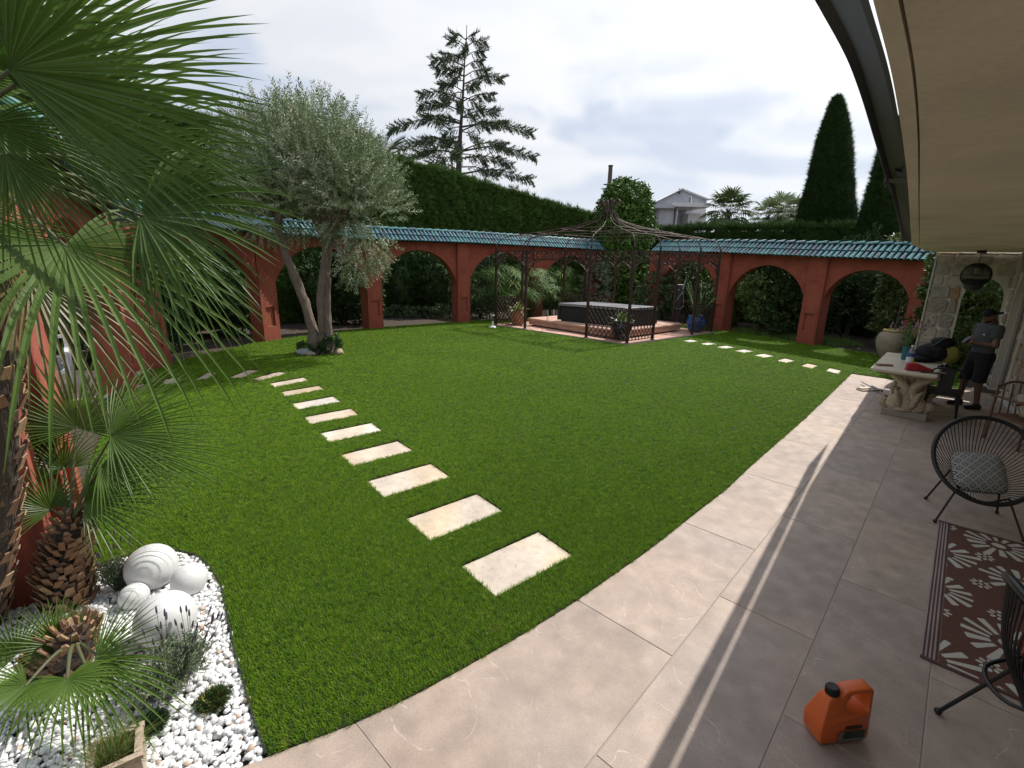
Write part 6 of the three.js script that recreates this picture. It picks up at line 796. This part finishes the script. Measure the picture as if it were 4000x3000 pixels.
function palm(name, label, base, root, fronds, seed) {
  const t = thing(name, label, 'palm tree', base), R = rng(seed), rt = root.clone().sub(base);
  for (const [hx, hy, hd, tx, ty, td, r, o = {}] of fronds) {
    const hub = D(hx, hy, hd), tip = D(tx, ty, td), head = tip.clone().sub(hub), eye = V(0, EYE, 0).sub(hub).normalize(), face = eye.multiplyScalar(o.eye ?? 0.8).add(V(0, o.up ?? 0.6, 0)).addScaledVector(SUN, o.sun ?? 0);
    frond(t, R, hub.sub(base), head, face, rt, { r: (r ?? head.length()) * 1.09, n: Math.round((o.n ?? 30) * 1.35), spread: o.spread ?? 3.0, droop: o.droop ?? 0.12, w: 0.03, cone: o.cone ?? 0.2, join: o.join ?? 0.34, ragged: 0.16, split: 0.08, seg: 7, stalk: o.stalk ?? 1 }, o.m ?? M.palm, M.stalk);
  }
  return t;
}
{
  const base = G(-110, 2440), root = D(-190, 640, 3.0); base.y = -0.03;
  const t = palm('fan_palm', 'tall fan palm whose big leaves reach over the lawn', base, root, [
    [30, 270, 2.1, 1040, 190, 1.9, null, { spread: 2.3, n: 26, droop: 0.08, up: 0.2, cone: 0.1, m: M.palm }],
    [60, 330, 2.35, 760, -260, 2.3, null, { spread: 2.6, n: 28, droop: 0.08, up: 0.2, m: M.palm }],
    [210, 470, 2.6, 1060, 420, 2.4, null, { spread: 2.4, n: 28, droop: 0.16, up: 0.5, m: M.palm }],
    [548, 845, 2.6, 1170, 830, 2.35, null, { spread: 2.9, n: 30, droop: 0.22, up: 0.4, sun: 0.2, join: 0.48, m: M.palm }],
    [253, 958, 2.5, 520, 1240, 2.3, 0.74, { spread: 4.2, n: 28, droop: 0.36, up: 0.9, sun: 0.3, join: 0.30, m: M.palm }],
    [600, 900, 2.9, 900, 1340, 2.8, null, { spread: 1.5, n: 18, droop: 0.2, up: 0.6, m: M.palm }],
    [330, 620, 2.9, 1060, 600, 2.9, null, { spread: 2.4, n: 26, droop: 0.18, up: 0.5, m: M.palm }],
    [20, 600, 2.2, 250, 1060, 2.2, null, { spread: 2.2, n: 22, droop: 0.15, up: 0.1, m: M.palm }],
    [-60, 480, 2.3, 460, 760, 2.3, null, { spread: 2.4, n: 24, droop: 0.15, up: 0.3, m: M.palm }],
    [-40, 120, 2.3, 420, -120, 2.3, null, { spread: 3.0, n: 26, droop: 0.1, up: 0.2, m: M.palm }],
    [-30, 900, 2.7, 330, 1120, 2.7, null, { spread: 2.6, n: 24, droop: 0.3, up: 0.4, m: M.palm }],
    [330, 700, 3.2, 760, 420, 3.3, null, { spread: 3.0, n: 26, droop: 0.15, up: 0.6, m: M.palm }],
    [120, 1080, 3.1, 330, 1330, 3.0, 0.6, { spread: 2.4, n: 20, droop: 0.4, up: 0.5, m: leafMat([0.17, 0.16, 0.05], 0.5, 0.3) }],
    [-150, 300, 2.6, 200, 520, 2.5, null, { spread: 3.6, n: 28, droop: 0.15, up: 0.3, m: M.palm }],
    [-260, 800, 2.6, 60, 1150, 2.5, null, { spread: 3.2, n: 26, droop: 0.3, up: 0.4, m: M.palm }],
    [-330, 520, 2.7, -700, 300, 2.8, 0.9, { spread: 3.6, n: 26, m: M.palm }],
  ], 601);
  scalyTrunk(t, rng(602), [V(0, -0.05, 0), root.clone().sub(base).multiplyScalar(0.5).add(V(0.12, 0, 0.0)), root.clone().sub(base)], [0.16, 0.14, 0.16], 240, 0.62);
}
{
  const base = G(275, 2345), top = Z(285, 2075, base.z); base.y = -0.03; const d = top.distanceTo(V(0, EYE, 0));
  const t = palm('dwarf_palm', 'dwarf fan palm on a shaggy trunk beside the globes', base, top.clone().add(V(0, 0.05, 0)), [
    [300, 1672, d + 0.05, 290, 1330, d + 0.1, null, { spread: 4.0, n: 30, droop: 0.05, up: 0.5, cone: 0.1, m: M.palm }],
    [432, 1702, d - 0.2, 860, 1580, d - 0.35, null, { spread: 3.3, n: 34, droop: 0.10, up: 0.7, m: M.palm }],
    [500, 1750, d - 0.1, 960, 1800, d - 0.15, null, { spread: 1.7, n: 20, droop: 0.10, up: 0.8, m: M.palm }],
    [392, 1822, d - 0.3, 720, 1930, d - 0.3, null, { spread: 2.6, n: 24, droop: 0.15, up: 0.9, m: M.palm }],
    [200, 1990, d, 60, 1830, d, null, { spread: 3.6, n: 24, droop: 0.08, up: 0.4, m: M.palm }],
    [330, 1960, d - 0.25, 480, 1930, d - 0.3, 0.55, { spread: 3.0, n: 22, droop: 0.1, m: M.palm }],
    [250, 1830, d + 0.2, 160, 1640, d + 0.2, null, { spread: 3.6, n: 24, up: 0.5, m: M.palm }],
    [150, 1760, d + 0.2, 60, 1560, d + 0.1, null, { spread: 3.2, n: 22, m: M.palm }],
  ], 611);
  scalyTrunk(t, rng(612), [V(0, -0.05, 0), V(0.01, 0.25, 0.0), top.clone().sub(base)], [0.15, 0.145, 0.11], 190, 0.6);
}
{
  const base = G(235, 2640), top = G(290, 2500, 0.34); base.y = -0.03; const d = top.distanceTo(V(0, EYE, 0));
  const t = palm('dwarf_palm', 'low dwarf palm with cut brown leaf bases at the front of the pebbles', base, top, [
    [380, 2572, d - 0.25, 660, 2440, d - 0.45, null, { spread: 3.4, n: 26, droop: 0.06, up: 0.7, m: M.palm }],
    [262, 2650, d - 0.4, 290, 2840, d - 0.5, 0.30, { spread: 4.2, n: 24, droop: 0.4, up: 0.9, sun: 0.6, m: M.palm }],
    [105, 2675, d - 0.2, 10, 2760, d - 0.25, 0.30, { spread: 4.4, n: 26, droop: 0.3, up: 0.9, m: M.palm }],
    [225, 2520, d, 130, 2350, d, null, { spread: 3.8, n: 26, droop: 0.06, up: 0.5, m: M.palm }],
    [60, 2560, d + 0.1, -60, 2400, d, null, { spread: 3.6, n: 24, up: 0.5, m: M.palm }],
    [330, 2600, d - 0.3, 560, 2760, d - 0.4, 0.5, { spread: 1.6, n: 12, droop: 0.3, up: 0.8, m: M.palm }],
    [180, 2480, d + 0.05, 330, 2360, d + 0.05, null, { spread: 2.8, n: 20, m: M.palm }],
  ], 621);
  scalyTrunk(t, rng(622), [V(0, -0.05, 0), V(0.03, 0.18, 0.0), top.clone().sub(base)], [0.16, 0.15, 0.10], 120, 0.65);
}
// ---- small plants
{
  const R = rng(651), lav = (lb, px, py, n, r, h, col, fl) => { const b = G(px, py), t = thing('lavender_plant', lb, 'lavender', V(b.x, 0, b.z), 0, 'lavender in the pebbles'), st = [], it = [], sp = []; for (let i = 0; i < n; i++) { const a = R() * 6.28, k = Math.sqrt(R()) * r, e = V(Math.cos(a) * k, h * (0.6 + 0.5 * R()) * (1 - 0.35 * k / r), Math.sin(a) * k), s = V(e.x * 0.25, 0, e.z * 0.25); st.push(tube([s, s.clone().lerp(e, 0.5).add(V(0, 0.03, 0)), e], 0.0022, 5, 3)); for (let q = 0; q < 5; q++) { const u = 0.25 + 0.7 * q / 5; it.push([s.clone().lerp(e, u).add(V(0, 0.02 * (1 - u), 0)), quatTo(V(e.x + (R() - 0.5) * 0.3, 0.25 + R() * 0.2, e.z + (R() - 0.5) * 0.3), R() * 6), 0.7 + R() * 0.5, tint(R, col, 0.4)]); } if (fl && i % 4 === 0) { const f = e.clone().add(V(e.x * 0.35, 0.10 + R() * 0.08, e.z * 0.35)); st.push(bar(e, f, 0.0016, 3)); sp.push(lathe([[0, 0], [0.005, 0.006], [0.006, 0.022], [0.004, 0.042], [0, 0.05]], 7).applyQuaternion(quatTo(f.clone().sub(e))).translate(f.x, f.y, f.z)); } } part(t, 'stems', st, M.stalk); scatter(t, 'leaves', twig(rng(7), 7, 0.07, 0.035, 0.0028, 0.9, 0), M.leafTint, it); if (sp.length) part(t, 'flower_spikes', sp, mat([0.11, 0.075, 0.125], 0.9)); return t; };
  lav('grey green lavender with purple spikes in front of the largest globe', 650, 2690, 120, 0.24, 0.21, [0.20, 0.25, 0.155], true); lav('dark lavender between dwarf palm trunk and ribbed globe', 470, 2300, 60, 0.13, 0.26, [0.10, 0.13, 0.075], true); lav('lavender spikes leaning out over the pebbles', 745, 2600, 36, 0.16, 0.22, [0.18, 0.23, 0.14], true);
  const tuft = (lb, px, py, rpx, c1, c2) => { const b = G(px, py), r = rpx / F * depthOf(b), t = thing('thrift_cushion', lb, 'plant', V(b.x, 0, b.z), 0, 'small cushion plants'), it = []; for (let i = 0; i < 520; i++) { const d = randDir(R); d.y = Math.abs(d.y); const k = r * (0.35 + 0.55 * R()); it.push([V(d.x * k * 0.8, d.y * k * 0.55, d.z * k * 0.8), quatTo(d.clone().add(V(0, 0.35, 0)), R() * 6), 0.8 + 0.5 * R(), tint(R, R() < 0.12 ? c2 : c1, 0.5)]); } scatter(t, 'leaves', spray(rng(8), 6, 0.055, 0.0030), M.leafTint, it); part(t, 'heart', new THREE.SphereGeometry(r * 0.55, 14, 8).scale(1, 0.5, 1), coreMat([0.05, 0.10, 0.035])); };
  tuft('cushion plant with yellow tips alone on the pebbles', 835, 2745, 72, [0.05, 0.10, 0.035], [0.30, 0.26, 0.06]); tuft('dark cushion plant behind the square planter', 592, 2838, 66, [0.045, 0.085, 0.04], [0.08, 0.13, 0.06]);
  { // square planter
    const b = G(452, 2935, 0.16), t = thing('square_planter', 'square pale clay planter with a tuft of thin grass', 'planter', V(b.x, 0, b.z)); t.rotation.y = 0.62; const cm = mat([0.50, 0.43, 0.33], 0.85, { map: rep(mottle, 3), bumpMap: rep(lumps, 4), bumpScale: 0.006 }), w = 0.095, h = 0.16; for (let k = 0; k < 4; k++) part(t, 'side', slab([[-w, w - 0.02], [w, w - 0.02], [w, w], [-w, w]].map(([x, z]) => [x * (k % 2 ? 0.845 : 1), z]), -0.02, h, 0.006, k, k).rotateY(k * Math.PI / 2), cm); part(t, 'rim', [box(w * 2 + 0.02, 0.02, 0.03, 0, h + 0.004, w - 0.008), box(w * 2 + 0.02, 0.02, 0.03, 0, h + 0.004, -w + 0.008), box(0.03, 0.021, w * 2 - 0.05, w - 0.008, h + 0.004, 0), box(0.03, 0.021, w * 2 - 0.05, -w + 0.008, h + 0.004, 0)], mat([0.50, 0.40, 0.29], 0.85, { bumpMap: rep(lumps, 4), bumpScale: 0.005 })); part(t, 'soil', box(w * 1.6, 0.02, w * 1.6, 0, h - 0.04, 0), M.soil);
    const it = []; for (let i = 0; i < 190; i++) { const a = R() * 6.28, k = Math.sqrt(R()) * 0.055; it.push([V(Math.cos(a) * k - 0.02, h - 0.035, Math.sin(a) * k), quatTo(V(Math.cos(a) * k * 7 + (R() - 0.5) * 0.5, 1, Math.sin(a) * k * 7 + (R() - 0.5) * 0.5), R() * 6), 0.6 + R() * 0.7, tint(R, R() < 0.3 ? [0.26, 0.24, 0.08] : [0.12, 0.19, 0.05], 0.4)]); } scatter(t, 'grass', spray(rng(9), 4, 0.20, 0.0016), M.leafTint, it);
  }
  { // white garden bench seen through the left arcade
    const b = G(235, 1545), t = thing('garden_armchair', 'white slatted garden armchair behind the left arcade', 'chair', V(b.x - 0.5, 0, b.z - 0.3)); t.rotation.y = 0.7; const wm = mat([0.74, 0.75, 0.78], 0.5); for (const [x, z] of [[-0.35, 0.35], [0.35, 0.35], [-0.35, -0.35], [0.35, -0.35]]) part(t, 'leg', rbox(0.06, z > 0 ? 0.66 : 0.92, 0.06, 0.006, x, z > 0 ? 0.33 : 0.46, z), wm); part(t, 'seat', rbox(0.70, 0.06, 0.72, 0.01, 0, 0.36, 0), wm); for (const x of [-0.35, 0.35]) part(t, 'armrest', rbox(0.08, 0.05, 0.80, 0.01, x, 0.68, 0), wm); part(t, 'back_rail', [rbox(0.70, 0.06, 0.05, 0.006, 0, 0.90, -0.35), rbox(0.70, 0.05, 0.05, 0.006, 0, 0.52, -0.35)], wm); part(t, 'seat_cushion', rbox(0.6, 0.14, 0.6, 0.05, 0, 0.46, 0.0), mat([0.24, 0.25, 0.28], 0.9));
    const p = thing('garden_paving', null, null, V(b.x - 0.5, 0, b.z - 0.3)); p.userData.kind = 'structure'; part(p, 'paving_slab', slab([[-1.6, -1.6], [1.2, -1.6], [1.2, 1.5], [-1.6, 1.5]], -0.055, -0.01, 0.004), M.trav[3]);
  }
}

// ---------------------------------------------------------------- man looking at his phone
{
  const feet = G(3750, 1580).add(G(3810, 1602)).multiplyScalar(0.5); feet.y = 0;
  const face = TN.clone().multiplyScalar(-0.75).addScaledVector(TS, -0.55).normalize();
  const man = thing('person', 'man in black cap, grey polo shirt and black shorts holding a phone', 'person', feet, Math.atan2(face.x, face.z)); // faces local +z
  // bones: a, b, ra, rb
  const J = { pelvis: V(0, 0.95, 0), chest: V(0, 1.30, 0.0), neck: V(0, 1.50, -0.005), lsh: V(0.185, 1.44, -0.01), rsh: V(-0.185, 1.44, -0.01), lel: V(0.245, 1.17, 0.02), rel: V(-0.245, 1.17, 0.02), lwr: V(0.10, 1.19, 0.23), rwr: V(-0.07, 1.20, 0.24), lhip: V(0.095, 0.92, 0), rhip: V(-0.095, 0.92, 0), lkn: V(0.12, 0.50, 0.03), rkn: V(-0.14, 0.50, 0.06), lan: V(0.125, 0.085, -0.03), ran: V(-0.17, 0.085, 0.05) };
  const cap = (p, a, b, ra, rb) => { const ba = b.clone().sub(a), h = clamp(p.clone().sub(a).dot(ba) / ba.lengthSq()); return p.distanceTo(a.clone().addScaledVector(ba, h)) - lerp(ra, rb, h); };
  const smin = (a, b, k) => { const h = clamp(0.5 + 0.5 * (b - a) / k); return lerp(b, a, h) - k * h * (1 - h); };
  const ell = (p, c, r) => { const q = V((p.x - c.x) / r.x, (p.y - c.y) / r.y, (p.z - c.z) / r.z), k = q.length(); return (k - 1) * Math.min(r.x, r.y, r.z); };
  const solid = (fn, centre, half, res) => { const mc = new MarchingCubes(res, new THREE.MeshBasicMaterial(), false, false, 90000); mc.isolation = 0; for (let z = 0; z < res; z++) for (let y = 0; y < res; y++) for (let x = 0; x < res; x++) { const p = V((x - res / 2) / (res / 2), (y - res / 2) / (res / 2), (z - res / 2) / (res / 2)).multiplyScalar(half).add(centre); mc.field[x + y * res + z * res * res] = -fn(p); } mc.update(); const n = mc.count ?? mc.geometry.drawRange.count, g = new THREE.BufferGeometry(); g.setAttribute('position', new THREE.BufferAttribute(new Float32Array(mc.positionArray.slice(0, n * 3)), 3)); g.scale(half, half, half).translate(centre.x, centre.y, centre.z); const m = mergeVertices(g, 1e-4); m.computeVertexNormals(); return m; };
  const legs = (p, e = 0) => Math.min(smin(cap(p, J.lhip, J.lkn, 0.088 + e, 0.058 + e), cap(p, J.lkn, J.lan, 0.056 + e, 0.036 + e), 0.05), smin(cap(p, J.rhip, J.rkn, 0.088 + e, 0.058 + e), cap(p, J.rkn, J.ran, 0.056 + e, 0.036 + e), 0.05));
  const torso = (p, e = 0) => { let d = ell(p, V(0, 1.30, 0), V(0.185 + e, 0.21 + e, 0.115 + e)); d = smin(d, ell(p, V(0, 1.06, 0.005), V(0.155 + e, 0.17 + e, 0.105 + e)), 0.09); d = smin(d, ell(p, V(0, 0.95, -0.01), V(0.165 + e, 0.12 + e, 0.115 + e)), 0.06); return smin(d, cap(p, J.lsh, J.rsh, 0.062 + e, 0.062 + e), 0.06); };
  const arms = (p, e = 0) => Math.min(smin(cap(p, J.lsh, J.lel, 0.056 + e, 0.044 + e), cap(p, J.lel, J.lwr, 0.043 + e, 0.028 + e), 0.03), smin(cap(p, J.rsh, J.rel, 0.056 + e, 0.044 + e), cap(p, J.rel, J.rwr, 0.043 + e, 0.028 + e), 0.03));
  const skin = mat([0.17, 0.09, 0.06], 0.55), tilt = 0.42, hc = V(0, 1.635, 0.035);
  const body = (p) => smin(smin(smin(torso(p, -0.012), arms(p), 0.03), legs(p), 0.05), cap(p, V(0, 1.46, -0.015), V(0, 1.57, 0.02), 0.058, 0.052), 0.05);
  const head = (p) => { const q = p.clone().sub(hc).applyAxisAngle(V(1, 0, 0), -tilt); let d = ell(q, V(0, 0.025, -0.008), V(0.074, 0.098, 0.092)); d = smin(d, ell(q, V(0, -0.055, 0.028), V(0.054, 0.060, 0.058)), 0.035); d = smin(d, cap(q, V(0, 0.012, 0.082), V(0, -0.025, 0.104), 0.008, 0.014), 0.012); d = smin(d, cap(q, V(-0.03, 0.030, 0.074), V(0.03, 0.030, 0.074), 0.014, 0.014), 0.02); for (const s of [-1, 1]) { d = Math.max(d, -(q.distanceTo(V(s * 0.030, 0.010, 0.094)) - 0.014)); d = Math.min(d, q.distanceTo(V(s * 0.030, 0.008, 0.076)) - 0.012); d = smin(d, ell(q, V(s * 0.076, 0.0, -0.005), V(0.010, 0.032, 0.020)), 0.006); } d = smin(d, cap(q, V(-0.02, -0.062, 0.078), V(0.02, -0.062, 0.078), 0.009, 0.009), 0.008); d = smin(d, cap(q, V(0, -0.05, -0.02), V(0, -0.14, -0.05), 0.052, 0.055), 0.03); return d; };
  const hand = (s) => (p) => { const w = s > 0 ? J.lwr : J.rwr, e = s > 0 ? J.lel : J.rel, fw = w.clone().sub(e).normalize(), side = V(s > 0 ? -1 : 1, 0, 0).addScaledVector(fw, -fw.x * (s > 0 ? -1 : 1)).normalize(), up = fw.clone().cross(side).multiplyScalar(s > 0 ? -1 : 1).normalize(); const at = (f, u, l) => w.clone().addScaledVector(fw, f).addScaledVector(up, u).addScaledVector(side, l); let d = smin(cap(p, w, at(0.045, 0.01, 0), 0.027, 0.030), cap(p, at(0.05, 0.03, 0), at(0.05, -0.025, 0), 0.018, 0.018), 0.02); [0.034, 0.013, -0.008, -0.028].forEach((u, i) => { const L = [0.9, 1, 0.95, 0.78][i], a = at(0.06, u, 0), b = at(0.06 + 0.036 * L, u, 0.014), c = at(0.06 + 0.030 * L, u, 0.046 * L), e2 = at(0.045, u, 0.058 * L); d = Math.min(d, smin(smin(cap(p, a, b, 0.0095, 0.009), cap(p, b, c, 0.009, 0.008), 0.004), cap(p, c, e2, 0.008, 0.007), 0.004)); }); d = smin(d, smin(cap(p, at(0.01, 0.022, 0.012), at(0.045, 0.042, 0.034), 0.012, 0.010), cap(p, at(0.045, 0.042, 0.034), at(0.072, 0.035, 0.046), 0.010, 0.008), 0.004), 0.01); return d; };
  const B = [solid(body, V(0, 0.80, 0.05), 0.84, 112), solid(head, V(0, 1.61, 0.03), 0.19, 64), solid(hand(1), J.lwr.clone().add(V(-0.02, 0, 0.05)), 0.13, 56), solid(hand(-1), J.rwr.clone().add(V(0.02, 0, 0.05)), 0.13, 56)];
  part(man, 'body', B, skin);
  const clip = (d, ...h) => Math.max(d, ...h);
  part(man, 'polo_shirt', solid((p) => { const t = torso(p, 0.016 + 0.006 * (vn(p.x * 22 + 9, p.y * 13, 0, 5) - 0.5)), sl = Math.min(cap(p, J.lsh, J.lel, 0.075, 0.066), cap(p, J.rsh, J.rel, 0.075, 0.066)), cutL = p.clone().sub(J.lsh.clone().lerp(J.lel, 0.55)).dot(J.lel.clone().sub(J.lsh).normalize()), cutR = p.clone().sub(J.rsh.clone().lerp(J.rel, 0.55)).dot(J.rel.clone().sub(J.rsh).normalize()); const slv = clip(sl, p.x > 0 ? cutL : cutR); return clip(smin(t, slv, 0.03), 0.93 - p.y, p.y - 1.515); }, V(0, 1.22, 0), 0.36, 84), mat([0.07, 0.073, 0.077], 0.9));
  part(man, 'shirt_collar', new THREE.TorusGeometry(0.066, 0.014, 8, 24).rotateX(Math.PI / 2 - 0.25).translate(0, 1.512, 0.0), mat([0.14, 0.145, 0.15], 0.9));
  { const s = new THREE.Shape(); s.moveTo(0, 0); s.lineTo(0.055, 0); s.lineTo(0.028, 0.030); s.closePath(); part(man, 'chest_emblem', [new THREE.ExtrudeGeometry(s, { depth: 0.003, bevelEnabled: false }).translate(0.055, 1.325, 0.128).rotateY(0.08)], mat([0.55, 0.56, 0.58], 0.7)); }
  part(man, 'shorts', solid((p) => clip(smin(smin(torso(p, 0.022), legs(p, 0.034), 0.05), 9, 0.01), p.y - 1.02, 0.50 - p.y), V(0, 0.76, 0.02), 0.32, 76), mat([0.010, 0.010, 0.011], 0.9));
  for (const a of [J.lan, J.ran]) { const g = (p) => { const c = a.clone(); let d = smin(cap(p, V(c.x, 0.042, c.z - 0.035), V(c.x, 0.036, c.z + 0.15), 0.042, 0.036), cap(p, V(c.x, 0.10, c.z), V(c.x, 0.05, c.z - 0.01), 0.046, 0.045), 0.05); return Math.max(d, 0.004 - p.y, p.y - 0.115); }; part(man, 'shoe', solid(g, a.clone().add(V(0, -0.02, 0.06)), 0.19, 56), mat([0.012, 0.012, 0.013], 0.6)); }
  part(man, 'beard', solid((p) => { const q = p.clone().sub(hc).applyAxisAngle(V(1, 0, 0), -tilt); return Math.max(smin(ell(q, V(0, -0.062, 0.03), V(0.059, 0.055, 0.062)), 9, 0.001), q.y + 0.028, -(ell(q, V(0, -0.052, 0.10), V(0.024, 0.012, 0.03)))); }, hc.clone().add(V(0, -0.06, 0.03)), 0.12, 48), mat([0.015, 0.011, 0.009], 0.95));
  part(man, 'cap', solid((p) => { const q = p.clone().sub(hc).applyAxisAngle(V(1, 0, 0), -tilt); const dome = Math.max(ell(q, V(0, 0.035, -0.008), V(0.086, 0.10, 0.104)), 0.038 - q.y - q.z * 0.06); const brim = Math.max(ell(q, V(0, 0.045, -0.13), V(0.075, 0.10, 0.085)), Math.abs(q.y - 0.030 + Math.abs(q.x) * 0.25 - (q.z + 0.1) * 0.25) - 0.006, q.z + 0.085); return Math.min(dome, brim); }, hc.clone().add(V(0, 0.05, -0.03)), 0.20, 72), mat([0.009, 0.009, 0.010], 0.9));
  const ph = thing('mobile_phone', 'black phone held by the man in both hands', 'phone', V(0, 0, 0)); const pl = J.lwr.clone().add(J.rwr).multiplyScalar(0.5).add(V(0.005, 0.035, 0.085)); ph.position.copy(pl.applyAxisAngle(UP, man.rotation.y).add(feet)); ph.rotation.set(0, man.rotation.y, 0); part(ph, 'case', rbox(0.075, 0.155, 0.010, 0.004).rotateX(-0.75), M.black); part(ph, 'screen', rbox(0.068, 0.145, 0.002, 0.0009, 0, 0, -0.0062).rotateX(-0.75), mat([0.02, 0.022, 0.025], 0.12));
}

renderer.render(scene, camera);
